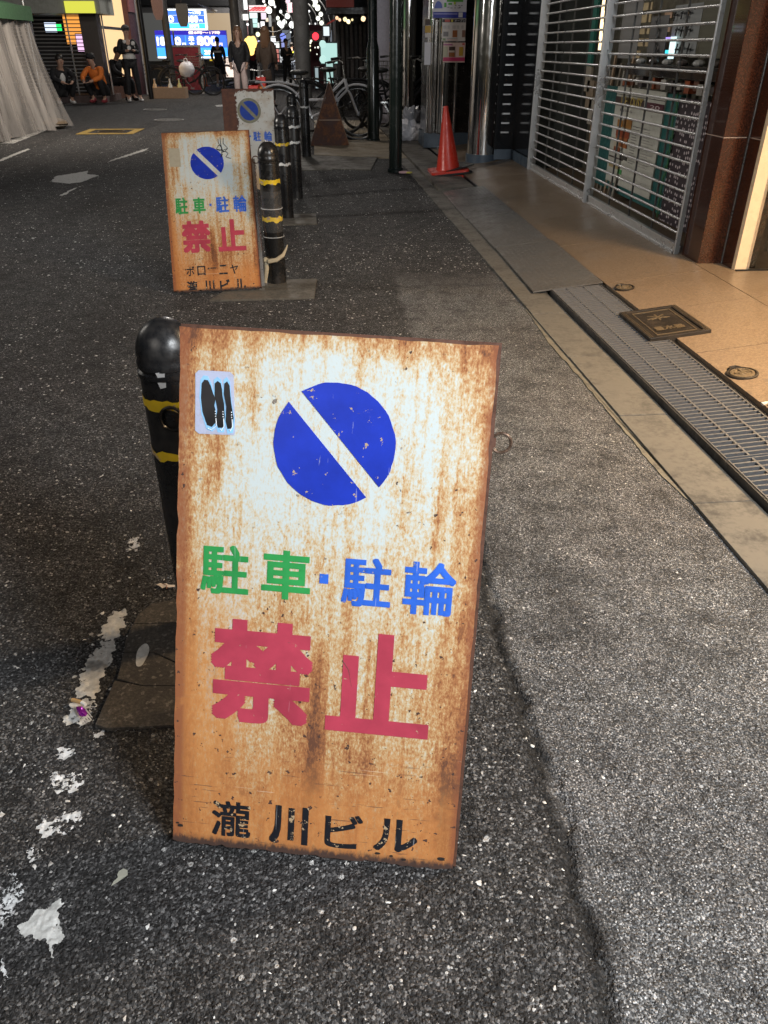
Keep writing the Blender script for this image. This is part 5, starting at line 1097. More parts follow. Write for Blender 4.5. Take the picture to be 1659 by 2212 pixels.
def person(label, loc, rz, H, pose, top, bottom, shoe, hair=None, long_hair=False, step=.0, long_top=0, shorts=False, cap=None, extra=None, sleeves=True, open_front=None):
    t = thing('person', label, 'person', loc, rz); k = H / 1.72; P = POSES[pose]; V = lambda n, s=1: Vector((P[n][0] * s * k, P[n][1] * k, P[n][2] * k))
    vs = [V('pel'), V('che'), V('nek'), V('hed'), V('top')]; es = [(0, 1), (1, 2), (2, 3), (3, 4)]; rs = [.115, .12, .050, .080, .062]
    hands = []
    for s in (1, -1):
        b_ = len(vs); st = step * s * k
        an = V('an', s) + Vector((0, st, abs(st) * .25 if s > 0 and step else 0)); kn = V('kn', s) + Vector((0, st * .4, 0)); toe = an + Vector((.02 * s, -.13, -.055)) * k
        vs += [V('sh', s), V('el', s), V('wr', s), V('wr', s) + (V('wr', s) - V('el', s)).normalized() * .06 * k, V('hp', s), kn, an, toe]
        es += [(1, b_), (b_, b_ + 1), (b_ + 1, b_ + 2), (b_ + 2, b_ + 3), (0, b_ + 4), (b_ + 4, b_ + 5), (b_ + 5, b_ + 6), (b_ + 6, b_ + 7)]
        rs += [.055, .042, .030, .034, .085, .055, .040, .032]; hands.append((vs[b_ + 3], (vs[b_ + 3] - vs[b_ + 2]).normalized(), s))
    body = skin_mesh(vs, es, [r * k for r in rs], 0)
    for hpos, d, s in hands:
        side = d.cross(Vector((0, 0, 1))); side = side.normalized() if side.length > .1 else Vector((0, 1, 0)); 
        for f, L in ((-1.5, .055), (-.5, .07), (.5, .065), (1.5, .05)):
            a = hpos + side * f * .013 * k; body.tube([a, a + d * L * .6 * k, a + (d + Vector((0, -.5, 0))) * L * k], [.008 * k, .007 * k, .005 * k], 5)
        a = hpos - d * .03 * k; body.tube([a, a + (side * -s * .8 + d * .6) * .045 * k], [.010 * k, .006 * k], 5)
    body.build('body', m_skin, t, smooth=True)
    # clothes
    low = V('pel') + (Vector((0, 0, -long_top)) if long_top else Vector((0, 0, -.03))) * k
    tv = [V('pel').lerp(V('che'), .1), V('che'), V('nek').lerp(V('che'), .25), low]; te = [(0, 1), (1, 2), (0, 3)]; tr = [.150, .155, .075, .165 if long_top else .15]
    for s in (1, -1):
        b_ = len(tv); w = V('wr', s) if sleeves else V('el', s)
        tv += [V('sh', s), V('el', s), V('el', s).lerp(w, .9)]; te += [(1, b_), (b_, b_ + 1), (b_ + 1, b_ + 2)]; tr += [.078, .062, .050]
    tb_ = skin_mesh(tv, te, [r * k for r in tr], 1); tb_.build('jacket', top, t, smooth=True)
    bv = [V('pel')]; be = []; br = [.130]
    for s in (1, -1):
        b_ = len(bv); st = step * s * k; an = V('an', s) + Vector((0, st, abs(st) * .25 if s > 0 and step else 0)); kn = V('kn', s) + Vector((0, st * .4, 0))
        end = kn.lerp(an, .12 if shorts else .88); bv += [V('hp', s), kn, end]; be += [(0, b_), (b_, b_ + 1), (b_ + 1, b_ + 2)]; br += [.100, .078 if not shorts else .09, .062 if not shorts else .085]
        m = MB(); f = an + Vector((.012 * s, -.055, -.052)) * k; m.ball(f, .055 * k, 10, 7, sx=.85, sy=2.1, sz=.75); m.ball(an + Vector((0, .0, -.02)) * k, .052 * k, 9, 6, sz=1.1); m.build('shoe', shoe, t, smooth=True)
    skin_mesh(bv, be, [r * k for r in br], 0).build('trousers' if not shorts else 'shorts', bottom, t, smooth=True)
    hc = V('hed').lerp(V('top'), .45); hm = hair or m_hair; m = MB(); m.ball(hc + Vector((0, .040, .034)) * k, .094 * k, 14, 9, sy=1.0, sz=1.02)
    if long_hair:
        for a in np.linspace(R_(-5), R_(185), 13):
            c_ = hc + Vector((.085 * math.cos(a), .025 + .07 * math.sin(a), 0)) * k; m.tube([c_ + Vector((0, 0, .04 * k)), c_ + Vector((0, .01, -.12)) * k, c_ + Vector((.03 * math.cos(a), .02, -.33)) * k], [.025 * k, .032 * k, .012 * k], 6)
    m.build('hair', hm, t, smooth=True)
    # face: eyes, nose, mouth, ears
    m = MB(); m.ball(hc + Vector((0, -.083, -.018)) * k, .013 * k, 6, 5, sz=1.5)
    for s in (1, -1): m.ball(hc + Vector((.080 * s, .0, -.015)) * k, .018 * k, 6, 5, sx=.5)
    m.build('nose_and_ears', m_skin, t, smooth=True)
    for s in (1, -1): m = MB(); m.ball(hc + Vector((.030 * s, -.076, .004)) * k, .010 * k, 6, 5, sz=.6); m.build('eye', m_hair, t)
    m = MB(); m.ball(hc + Vector((0, -.076, -.052)) * k, .016 * k, 6, 5, sz=.3); m.build('mouth', M('lips', (.35, .09, .08), .5), t)
    if cap: m = MB(); m.ball(hc + Vector((0, .01, .045)) * k, .105 * k, 12, 7, sz=.75); m.box(-.05 * k + hc.x, hc.y - .17 * k, hc.z + .045 * k, .05 * k + hc.x, hc.y - .07 * k, hc.z + .060 * k); m.build('cap', cap, t, smooth=True)
    if extra: extra(t, k, V)
    return t
K = M('black_cloth', (.012, .012, .014), .8); KW = M('white_cloth', (.62, .62, .60), .8); OR = M('orange_cloth', (.72, .19, .03), .75); WS = M('white_shoe', (.72, .72, .70), .5); CR = M('cream_trousers', (.62, .50, .47), .8)
BR = M('dark_brown_coat', (.060, .040, .028), .85); MR = M('maroon_cloth', (.20, .02, .03), .8)
def pos(u, v): p = G(u, v); return (p.x, p.y, p.z)
def whitefront(t, k, V):
    m = MB(); c_ = V('che'); m.ball(c_ + Vector((0, -.085, -.02)) * k, .10 * k, 10, 8, sx=.75, sy=.85, sz=1.4); m.build('white_shirt', KW, t, smooth=True)
person('person in black jacket over white hoodie squatting beside the plastic curtain', pos(143, 226), R_(35), 1.62, 'squat', K, K, WS, extra=whitefront)
person('person in bright orange top and dark cap squatting on the road edge', pos(218, 223), R_(-20), 1.66, 'squat', OR, K, M('dark_red_shoe', (.22, .03, .04), .5), cap=K)
person('person dressed in black sitting hunched with head down', pos(264, 217), R_(60), 1.58, 'sit', K, K, K)
def patches(t, k, V):
    m = MB()
    for (x, y, z, r) in ((-.09, -.13, 1.36, .045), (.12, -.12, 1.32, .05), (.0, -.15, 1.22, .05), (.17, -.04, 1.25, .045), (-.17, -.05, 1.12, .04)): m.ball(Vector((x, y, z)) * k, r * k, 8, 6, sy=.4)
    m.build('white_patch', KW, t, smooth=True); m = MB(); m.lathe([(.158 * k, .98 * k), (.166 * k, 1.0 * k), (.166 * k, 1.08 * k), (.155 * k, 1.10 * k)], 16); m.build('white_hem', KW, t, smooth=True)
person('person standing in black and white jacket and cap, looking at a phone', pos(293, 220), R_(25), 1.53, 'phone', K, K, WS, cap=M('grey_cap', (.10, .09, .09), .8), extra=patches)
def stripe(t, k, V):
    m = MB(); m.lathe([(.160 * k, 1.20 * k), (.166 * k, 1.215 * k), (.166 * k, 1.245 * k), (.160 * k, 1.26 * k)], 16); m.build('white_stripe', KW, t, smooth=True)
person('person in black shirt with white stripe and shorts walking away past the parking price board', pos(478, 190), R_(172), 1.50, 'walk', K, K, WS, step=.16, shorts=True, long_top=.12, extra=stripe)
m = None
WY = 19.0; wz = zroad(WY)
person('person with long brown hair, black blouse and cream trousers, facing the camera', (AY(518, 140, WY).x, WY, wz), R_(-8), 1.47, 'stand', K, CR, K, hair=m_brownhair, long_hair=True, long_top=.22)
person('person in long dark brown coat with long dark hair seen from behind', (AY(577, 140, 18.6).x, 18.6, 0), R_(160), 1.46, 'stand', BR, K, K, hair=m_brownhair, long_hair=True, long_top=.42)
def hivis(t, k, V):
    m = MB(); m.box(-.10 * k, .13 * k, 1.28 * k, .10 * k, .165 * k, 1.36 * k); m.build('yellow_patch', M('yellow_patch', (.5, .5, .05), .6), t)
person('person in dark work jacket with yellow patch on the back, far up the street', pos(634, 178), R_(180), 1.45, 'stand', K, M('grey_blue_trousers', (.14, .16, .20), .8), K, extra=hivis)
person('person in black far up the street, left of the grey utility pole', (AY(617, 120, 30).x, 30.5, zroad(30.5)), R_(30), 1.45, 'phone', K, K, K)
person('person in dark clothes between the market lights and the far shops', (AY(545, 120, 34).x, 34, zroad(34)), R_(10), 1.5, 'stand', MR, K, K)

# ================================================================== BICYCLES AND SCOOTER
def wheel(name, parent, cx, r, col_rim, guard=None):
    w = MB(); w.tube([(cx + r * math.cos(a), 0, r + r * math.sin(a) + 0) for a in np.linspace(0, 2 * math.pi, 36, endpoint=False)], .016, 8, closed=True); o = w.build('wheel', M('tyre_rubber', (.02, .02, .02), .7), parent, smooth=True)
    w = MB(); rr = r - .022; w.tube([(cx + rr * math.cos(a), 0, r + rr * math.sin(a)) for a in np.linspace(0, 2 * math.pi, 36, endpoint=False)], .009, 6, closed=True); w.build('rim', col_rim, o, smooth=True)
    w = MB()
    for k in range(20):
        a = 2 * math.pi * k / 20; w.tube([(cx + .02 * math.cos(a + .9), .012 * (-1) ** k, r + .02 * math.sin(a + .9)), (cx + rr * math.cos(a), 0, r + rr * math.sin(a))], .0016, 4)
    w.tube([(cx, -.04, r), (cx, .04, r)], .02, 10); w.build('spokes', m_rim, o)
def bicycle(label, loc, rz, frame_m, basket=True, rack=True, rim=None, lean=0, guard=None):
    t = thing('bicycle', label, 'bicycle', mat=Matrix.Translation(loc) @ Matrix.Rotation(rz, 4, 'Z') @ Matrix.Rotation(lean, 4, 'X'), group='parked bicycles')
    r = .325; rim = rim or m_rim; wheel('rear', t, 0, r, rim); wheel('front', t, 1.06, r, rim)
    f = MB(); bb = (.43, 0, .29); st = (.33, 0, .72); hd = (.90, 0, .74); hd2 = (.93, 0, .62)
    f.tube([bb, (.36, 0, .60), st], .016, 8); f.tube([bb, (.62, 0, .36), hd2], .020, 8); f.tube([(.37, 0, .50), (.62, 0, .50), hd], .016, 8); f.tube([hd, hd2], .022, 8)
    for s in (1, -1): f.tube([(0, .05 * s, r), (.40, .03 * s, .29)], .010, 6); f.tube([(0, .05 * s, r), (.34, .02 * s, .64)], .009, 6); f.tube([hd2, (.97, .045 * s, .56), (1.06, .05 * s, r)], .012, 6)
    f.build('frame', frame_m, t, smooth=True)
    for cx in (0, 1.06):
        f = MB(); pts = [(cx + .355 * math.cos(a), 0, r + .355 * math.sin(a)) for a in np.linspace(R_(40 if cx else 20), R_(190), 14)]; f.tube(pts, .014, 6)
        f.build('mudguard', guard or frame_m, t, smooth=True)
    f = MB(); f.tube([hd, (.88, 0, .90)], .013, 8); f.tube([(.72, .27, .95), (.84, .20, .97), (.89, .05, .93), (.89, -.05, .93), (.84, -.20, .97), (.72, -.27, .95)], .011, 8); f.build('handlebar', m_steel, t, smooth=True)
    f = MB()
    for s in (1, -1): f.tube([(.70, .275 * s, .948), (.80, .235 * s, .962)], .016, 8)
    f.build('grip', M('black_rubber', (.015, .015, .015), .6), t, smooth=True)
    f = MB(); f.tube([st, (.32, 0, .79)], .012, 8); f.ball((.30, 0, .82), .13, 12, 7, sx=1.0, sy=.62, sz=.28); f.build('saddle', M('black_saddle', (.02, .02, .02), .5), t, smooth=True)
    f = MB(); f.tube([(.43, -.08, .29), (.43, .08, .29)], .012, 8); f.bar((.43, .08, .29), (.52, .08, .16), .02, .012); f.bar((.43, -.08, .29), (.34, -.08, .42), .02, .012); f.box(.47, .06, .145, .57, .17, .165); f.box(.29, -.17, .415, .39, -.06, .435); f.lathe([(.085, -.004), (.085, .004)], 20, (0, 0, 0)); f.build('pedals', m_steel, t)
    if rack:
        f = MB()
        for s in (1, -1): f.tube([(.30, .06 * s, .66), (.05, .065 * s, .71), (-.28, .065 * s, .71)], .009, 6); f.tube([(-.22, .065 * s, .71), (0, .05 * s, r)], .007, 6)
        for x in (-.28, -.18, -.08, .02, .12): f.tube([(x, -.065, .71), (x, .065, .71)], .007, 6)
        f.build('rear_rack', frame_m, t, smooth=True)
    if basket:
        f = MB(); x0, x1, z0, z1 = .98, 1.28, .68, .92
        for z in np.linspace(z0, z1, 5):
            q = (z - z0) / (z1 - z0) * .04; f.tube([(x0 - q, -.15 - q, z), (x1 + q, -.15 - q, z), (x1 + q, .15 + q, z), (x0 - q, .15 + q, z)], .005, 5, closed=True)
        for i_ in range(6):
            x = x0 + (x1 - x0) * i_ / 5
            for s in (1, -1): f.tube([(x, .15 * s, z0), (x, .19 * s, z1)], .004, 4)
            y = -.15 + .3 * i_ / 5
            for xx, q in ((x0, -.04), (x1, .04)): f.tube([(xx, y, z0), (xx + q, y * 1.2, z1)], .004, 4)
            f.tube([(x, -.15, z0), (x, .15, z0)], .004, 4)
        f.build('basket', m_steel if basket is True else basket, t)
    return t
m_wf = M('white_bike_paint', (.85, .85, .87), .3); m_bf = M('black_bike_paint', (.02, .02, .022), .3); m_sf = M('silver_bike_paint', (.12, .12, .12), .3, .6); m_rim = M('dull_rim', (.10, .10, .10), .35, .8)
pa_ = AY(600, 200, 11.6)
bicycle('white framed bicycle parked side on behind the bollards', (pa_.x, 11.6, 0), R_(5), m_wf, basket=False, lean=R_(-5))
pa_ = AY(748, 200, 12.6); bicycle('black bicycle with silver rear mudguard behind the rusty triangular board', (pa_.x, 12.6, .012), R_(28), m_bf, lean=R_(4), guard=m_sf)
bicycle('black bicycle with wire basket, front wheel hidden behind the thick dark pole', (AY(775, 200, 12.0).x, 12.1, .012), R_(2), m_bf, lean=R_(-4))
bicycle('dark bicycle farthest right against the white wall', (AY(770, 180, 13.5).x, 13.4, .012), R_(40), m_bf, rack=False)
bicycle('dark bicycle parked between the white bicycle and the rusty board', (AY(668, 180, 13.0).x, 13.0, .0), R_(18), m_bf)
bicycle('silver wheeled bicycle with white bag on its handlebar, near the carton of bottles', (AY(372, 180, 24).x, 24.0, zroad(24)), R_(8), m_bf, basket=False, lean=R_(6))
bicycle('dark bicycle standing behind the carton of bottles', (AY(344, 180, 25).x, 25, zroad(25)), R_(-15), m_bf)
bicycle('small far bicycle in front of the parking price board', (AY(428, 160, 33).x, 33, zroad(33)), R_(10), m_bf, basket=True)
t = thing('plastic_bag', 'white plastic bag hanging on the bicycle near the parking board', 'bag', AY(403, 150, 23.8)); m = MB(); m.ball((0, 0, 0), .20, 12, 8, sx=1.1, sy=.7, sz=.9, jit=.12); m.build('bag_body', m_bag, t, smooth=True); m = MB(); m.tube([(-.06, 0, .14), (-.03, 0, .25), (.03, 0, .25), (.06, 0, .14)], .012, 6); m.build('handle', m_bag, t)
# red delivery scooter between the two standing people
p = pos(548, 232); t = thing('scooter', 'red and white parked scooter between the two people', 'scooter', (AY(556, 180, 18).x, 18.0, 0), R_(80)); t.matrix_basis = t.matrix_basis @ Matrix.Scale(.72, 4)
m = MB(); m.prism([(-.55, .35), (-.50, .62), (-.10, .66), (.0, .42), (.30, .36), (.42, .80), (.50, .80), (.55, .40), (.30, .26), (-.35, .26)], -.14, .14, Matrix(((1, 0, 0, 0), (0, 0, 1, 0), (0, 1, 0, 0), (0, 0, 0, 1)))); m.build('body_shell', M('red_scooter', (.50, .03, .025), .3), t, bevel=.02)
m = MB(); m.box(-.50, -.13, .66, -.05, .13, .74); m.build('saddle', K, t, bevel=.03)
for x in (-.45, .58):
    m = MB(); m.tube([(x + .17 * math.cos(a), 0, .21 + .17 * math.sin(a)) for a in np.linspace(0, 6.28, 20, endpoint=False)], .045, 8, closed=True); m.tube([(x, -.05, .21), (x, .05, .21)], .08, 12); m.build('wheel', M('tyre_rubber', (.02, .02, .02), .7), t, smooth=True)
m = MB(); m.tube([(.46, 0, .80), (.44, 0, .95)], .025, 8); m.tube([(.38, -.28, .98), (.44, 0, .95), (.38, .28, .98)], .015, 8); m.build('handlebar', m_steel, t, smooth=True)
m = MB(); m.ball((.52, 0, .70), .11, 10, 7, sx=.6, sz=1.4); m.build('white_front', m_white, t, smooth=True)
t = thing('crate', 'red plastic crate stacked beside the scooter', 'crate', (AY(565, 160, 18).x, 17.9, 0)); 
for z0, c_ in ((.0, 'crate_red'), (.22, 'crate_orange')):
    m = MB(); w = .14; h = .20
    for (a, b_, c1_, d) in ((-w, -w, w, -w + .02), (-w, w - .02, w, w), (-w, -w + .02, -w + .02, w - .02), (w - .02, -w + .02, w, w - .02)): m.box(a, b_, z0 + .01, c1_, d, z0 + h)
    m.box(-w + .02, -w + .02, z0 + .01, w - .02, w - .02, z0 + .03); m.build('crate_body', M(c_, (.55, .05, .04) if c_ == 'crate_red' else (.6, .22, .04), .4), t)

# ================================================================== LEFT SIDE: STALL, SHOPS
XST = -4.35
a0 = AX(0, 41, XST); a1 = AX(114, 48, XST); ys0 = 10.6; ye = 14.15
za = .5 * (a0.z + a1.z)
t = thing('stall', 'street stall with green awning and clear plastic curtain at the left edge', 'stall', (XST - .8, 12.5, 0))
m = MB(); zt1 = AX(100, 22, XST).z; m.box(XST - .02, ys0 - 1.2, za, XST, ye - .05, zt1 + .02); m.box(XST - 1.8, ye - .07, za, XST - .02, ye - .05, zt1 + .02); m.build('green_valance', M('green_canvas', (.035, .10, .045), .8), t, world=True)
m = MB(); m.add([(XST, ys0 - 1.2, zt1), (XST, ye - .05, zt1), (XST - 1.9, ye - .05, zt1 + .45), (XST - 1.9, ys0 - 1.2, zt1 + .45)], [(0, 1, 2, 3)]); m.build('awning_roof', M('green_canvas', (.035, .10, .045), .8), t, world=True)
def curtain(n, m_, f):
    mb = MB(); vs = [f(i / n, j / m_) for j in range(m_ + 1) for i in range(n + 1)]; mb.add(vs, [(j * (n + 1) + i, j * (n + 1) + i + 1, (j + 1) * (n + 1) + i + 1, (j + 1) * (n + 1) + i) for j in range(m_) for i in range(n)]); return mb
b = NB('milky_vinyl'); b.col(b.ramp(b.noise(1, 4, .6, b.sc(1, 9, .7)), [(.3, (.34, .32, .30)), (.7, (.66, .63, .60))])); b.rough(.22); b.l(b.mr(b.noise(1, 4, .6, b.sc(2, 7, .5)), .35, .65, .26, .62), b.b.inputs['Alpha']); b.b.inputs['Subsurface Weight'].default_value = .0; m_vinyl = b.m
def cf(s, h):
    y = ys0 - 1.0 + (ye - ys0 + .9) * s; fold = .05 * math.sin(y * 11 + .6 * math.sin(y * 3)) + .025 * math.sin(y * 27 + 1); fl = (1 - h) ** 1.5
    return (XST - .05 + fold * (.4 + fl) + .30 * fl * (.3 + .7 * s ** 3), y + .10 * fl * s, .01 + (za - .01) * h + .03 * (1 - h) * math.sin(y * 4) ** 2)
curtain(150, 14, cf).build('plastic_curtain', m_vinyl, t, smooth=True, world=True)
for x, y in ((XST - .08, ys0), (XST - .08, ye - .12), (XST - 1.8, ye - .12)): m = MB(); m.tube([(x, y, 0), (x, y, zt1 + .1)], .02, 8); m.build('post', m_steel, t, smooth=True, world=True)
for k, (y, w, h, c_) in enumerate(((11.4, .8, .62, (.03, .028, .03)), (12.3, .7, .70, (.05, .035, .03)), (13.15, .8, .66, (.02, .02, .022)))):
    m = MB(); m.box(XST - .75, y - w / 2, 0, XST - .25, y + w / 2, h); tag(m.build('stall_cabinet', M('cabinet_%d' % k, c_, .5), bevel=.01), 'dark cabinet behind the plastic curtain, %s' % ('nearest the camera', 'middle one', 'at the curtain end')[k], 'cabinet')
t = thing('sandbag', 'brown weight bag holding down the end of the plastic curtain', 'weight bag', (AY(128, 285, 14.0).x, 13.9, 0)); m = MB(); m.ball((0, 0, .07), .15, 12, 8, sx=1.3, sz=.5, jit=.08); m.build('bag', M('sandbag_brown', (.16, .12, .08), .9), t, smooth=True)

# building with pipe grille on the left
XL0, XL1 = AY(40, 150, 21.3).x, AY(199, 150, 21.3).x
lb = thing('corner_building', 'left corner building with grey canopy band, grille and lit shop window', 'building', (-8, 24, 0))
m = MB(); m.box(XL0 - 4, 22.0, -.1, XL1, 24.5, 5); m.build('wall', M('dark_shop_interior', (.03, .03, .032), .5), lb, world=True)
zc0 = AY(100, 30, 21.0).z; m = MB(); m.box(XL0 - 3, 20.7, zc0, XL1 + .55, 22.0, zc0 + .45); m.build('canopy_band', grime('grey_canopy', (.30, .31, .28), (.16, .17, .14), .5, 2, .6), lb, world=True)
m = MB(); m.box(XL0 - 3, 20.5, zc0 + .46, XL1 + .75, 22.0, 5); m.build('canopy_soffit', grime('grey_canopy2', (.22, .24, .24), (.14, .15, .14), .5, 2, .6), lb, world=True)
m = MB(); a = AY(140, 14, 20.68); c_ = AY(206, 40 * .6, 20.68); m.box(a.x, 20.66, a.z - .12, c_.x, 20.695, a.z + .10); m.build('yellow_light_strip', EM('yellow_strip', (.75, .75, .08), .7), lb, world=True)
m = MB(); m.box(XL0 - 3, 20.6, -.05, XL1 + .4, 22.1, .13); m.build('step', grime('reddish_step', (.12, .085, .08), (.06, .05, .05), .5, 6, .7), lb, world=True)
m = MB(); m.box(XL1 - .05, 21.1, .13, XL1 + .33, 21.5, zc0); m.build('pier', grime('brown_pier', (.075, .065, .060), (.04, .035, .03), .5, 6, .4), lb, world=True)
lg = thing('pipe_shutter', 'far left roller grille behind the squatting people', 'roller shutter', (XL0, 21.3, .13), group='pipe grille shutters')
first = None; Lg = XL1 - .05 - XL0
for k in range(26):
    if first is None: m = MB(); m.tube([(0, 0, 0), (Lg, 0, 0)], .011, 6); first = m.build('pipe', m_alu, lg, smooth=True); o = first
    else: o = first.copy(); S.collection.objects.link(o)
    o.parent = lg; o.location = (0, 0, .08 + k * .075)
for x in (.5, 1.3, 2.1, 2.9): m = MB(); m.bar((x, -.01, 0), (x, -.01, 2.1), .03, .02, (0, 1, 0)); m.build('link_strip', m_alu, lg)
def glow(u0, v0, u1, v1, Y, nm, label, cat, c_, s_, d=.12, grp=None, frame=True):
    a = AY(u0, v1, Y); b_ = AY(u1, v0, Y); t = thing(nm, label, cat, (a.x, Y, a.z), group=grp); w = b_.x - a.x; h = b_.z - a.z
    m = MB(); m.box(-.02, .01, -.02, w + .02, d, h + .02); m.build('housing', m_plain_black, t)
    m = MB(); m.box(0, -.012, 0, w, .008, h); m.build('lit_face', EM('lit_%02d%02d%02d_%d' % (int(c_[0] * 99), int(c_[1] * 99), int(c_[2] * 99), int(s_ * 10)), c_, s_), t); return t
glow(181, 89 * .9 + 9, 218, 126, 21.8, 'lit_sign', 'small white lit panel inside the left grille', 'lit sign', (.6, .75, .9), .8) if False else None
glow(*c1(500, 245), *c1(605, 350), 21.8, 'lit_sign', 'small white and blue lit panel seen through the left grille', 'lit panel', (.65, .75, .95), 1.0)
glow(*c1(622, 262), *c1(662, 335), 21.8, 'exit_sign', 'small green lit sign seen through the left grille', 'lit sign', (.02, .8, .15), 1.2)
glow(*c1(735, 165), *c1(860, 480), 21.8, 'orange_window', 'tall orange lit window seen through the left grille', 'window', (.95, .38, .07), .75)
glow(*c1(855, 375), *c1(905, 560), 21.75, 'pink_light', 'pale pink vertical light seen through the left grille', 'lit panel', (.9, .55, .85), .9)
# beige lit shop window round the corner
XB = AY(219, 100, 21.6).x
t = thing('shop_window', 'warm beige lit shop window on the left, behind the standing person', 'shop window', (XB, 22, 0))
ybf = AX(276, 100, XB).y; z0b = AX(240, 172, XB).z
m = MB(); m.box(XB - .08, 21.62, max(.2, z0b), XB, ybf, 4.2); m.build('lit_pane', EM('beige_window', (1.0, .66, .33), .80), t, world=True)
m = MB(); m.box(XB - .05, 21.55, 0, XB + .05, 21.62, 4.2); m.build('window_post', m_steel, t, world=True); zz_ = AX(240, 64, XB).z
m = MB(); m.box(XB, 21.62, zz_, XB + .04, ybf, zz_ + .06); m.build('window_bar', m_plain_black, t, world=True)
m = MB(); m.box(XB - .2, 21.5, -.05, XB + .12, ybf, .30); m.build('window_base', m_rust_dark, t, world=True)
t = thing('shop_building', 'dark maroon shop front farther along on the left', 'building', (-6, 30, 0)); xm = AY(300, 80, 25).x
m = MB(); m.box(xm - 4, ybf + .05, -.3, XB + .12, 25.6, 6); m.build('wall', M('maroon_wall', (.09, .025, .03), .5), t, world=True)
m = MB(); m.box(XB + .12, ybf + .1, 1.9, XB + .17, 25.6, 2.5); m.build('signboard', M('dark_pink_board', (.30, .12, .14), .5), t, world=True)
t = thing('street_pole', 'dark pole left of the parking price board', 'pole', (AY(364, 100, 25).x, 25, zroad(25))); m = MB(); m.lathe([(.10, 0), (.09, 5)], 16); m.build('shaft', grime('dark_pole_two', (.05, .05, .05), (.03, .03, .03), .5, 3, .5), t, smooth=True)
t = thing('street_pole', 'slim black pole behind the standing person on the left', 'pole', (AY(312, 100, 22).x, 22, 0)); m = MB(); m.lathe([(.06, 0), (.055, 5)], 12); m.build('shaft', m_plain_black, t, smooth=True)
# hanging lantern-shaped banner
for (u0, v0, u1, v1, lb_, c_) in ((*c2(150, -60), *c2(240, 215), 'upper pink grey hanging banner beside the pole', (.28, .19, .19)), (*c2(415, 40), *c2(520, 290), 'grey paddle shaped banner hanging in front of the parking board', (.16, .16, .155))):
    a = AY(u0, v1, 24); b_ = AY(u1, v0, 24); t = thing('hanging_banner', lb_, 'banner', ((a.x + b_.x) / 2, 24, a.z)); w = (b_.x - a.x) / 2; h = b_.z - a.z
    m = MB(); m.prism([(-w * .5, 0), (w * .5, 0), (w * .85, h * .25), (w, h * .7), (w * .9, h), (-w * .9, h), (-w, h * .7), (-w * .85, h * .25)], -.03, .03, Matrix(((1, 0, 0, 0), (0, 0, -1, 0), (0, 1, 0, 0), (0, 0, 0, 1)))); m.build('banner_cloth', M('banner_' + lb_[:5].strip(), c_, .8), t)
    m = MB(); m.tube([(0, 0, h), (0, 0, h + .6)], .02, 6); m.build('hook', m_plain_black, t)
# carton of bottles, A-board, small cone, yellow stand
t = thing('carton', 'open cardboard carton holding bottles on the road edge at left', 'carton', (AY(364, 190, 22.5).x, 22.5, zroad(22.5)))
m = MB(); w, d, h = .44, .25, .24
for bx in ((-w, -d, 0, w, -d + .02, h), (-w, d - .02, 0, w, d, h), (-w, -d + .02, 0, -w + .02, d - .02, h), (w - .02, -d + .02, 0, w, d - .02, h), (-w + .02, -d + .02, 0, w - .02, d - .02, .02)): m.box(*bx)
m.build('cardboard', M('cardboard', (.42, .28, .18), .85), t)
for x, c_ in ((-.33, (.7, .5, .3)), (.05, (.8, .8, .75)), (.28, (.75, .7, .3))):
    tt = thing('bottle', 'bottle with %s cap standing in the carton' % ('amber' if x < 0 else 'white' if x < .1 else 'yellow'), 'bottle', (AY(364, 190, 22.5).x + x, 22.5, zroad(22.5) + .03)); m = MB(); m.lathe([(.05, 0), (.05, .25), (.018, .32), (.018, .38)], 12); m.build('glass', M('bottle_%d' % int(x * 100), c_, .3), tt, smooth=True); m = MB(); m.lathe([(.021, .38), (.021, .40)], 10); m.build('cap', m_white, tt)
t = thing('folding_sign', 'dark maroon folding board with pale frame beside the bicycle', 'folding sign', (AY(402, 150, 25.2).x, 25.2, zroad(25.2))); m = MB(); m.box(-.38, -.01, .1, .38, .02, 1.15, Matrix.Rotation(R_(-8), 4, 'X')); m.build('panel', MR, t); m = MB(); mr_ = Matrix.Rotation(R_(-8), 4, 'X')
for bx in ((-.44, -.02, 0, -.38, .03, 1.2), (.38, -.02, 0, .44, .03, 1.2), (-.38, -.02, 1.15, .38, .03, 1.2)): m.box(*bx, mr_)
m.build('frame', m_steel, t)
p = pos(442, 186); t = thing('traffic_cone', 'small far orange cone with white bands near the parking board', 'traffic cone', p); m = MB(); m.lathe([(.16, 0), (.16, .03), (.12, .03), (.028, .66), (.02, .66)], 18); m.build('cone_body', M('cone_orange', (.65, .10, .03), .5), t, smooth=True)
for z, r in ((.30, .082), (.46, .06)): m = MB(); m.lathe([(r + .004, z), (r - .012, z + .10)], 18); m.build('white_band', m_white, t, smooth=True)
m = MB(); m.box(-.2, -.2, -.0, .2, .2, .02); m.build('foot', M('cone_orange', (.65, .10, .03), .5), t)
t = thing('yellow_stand', 'yellow folding caution stand behind the walking person', 'caution stand', pos(465, 178)); m = MB(); m.box(-.16, -.01, 0, .16, .01, .85, Matrix.Rotation(R_(-10), 4, 'X')); m.box(-.16, .25, 0, .16, .27, .85, Matrix.Rotation(R_(8), 4, 'X')); m.build('panel', M('yellow_board', (.62, .45, .03), .5), t)

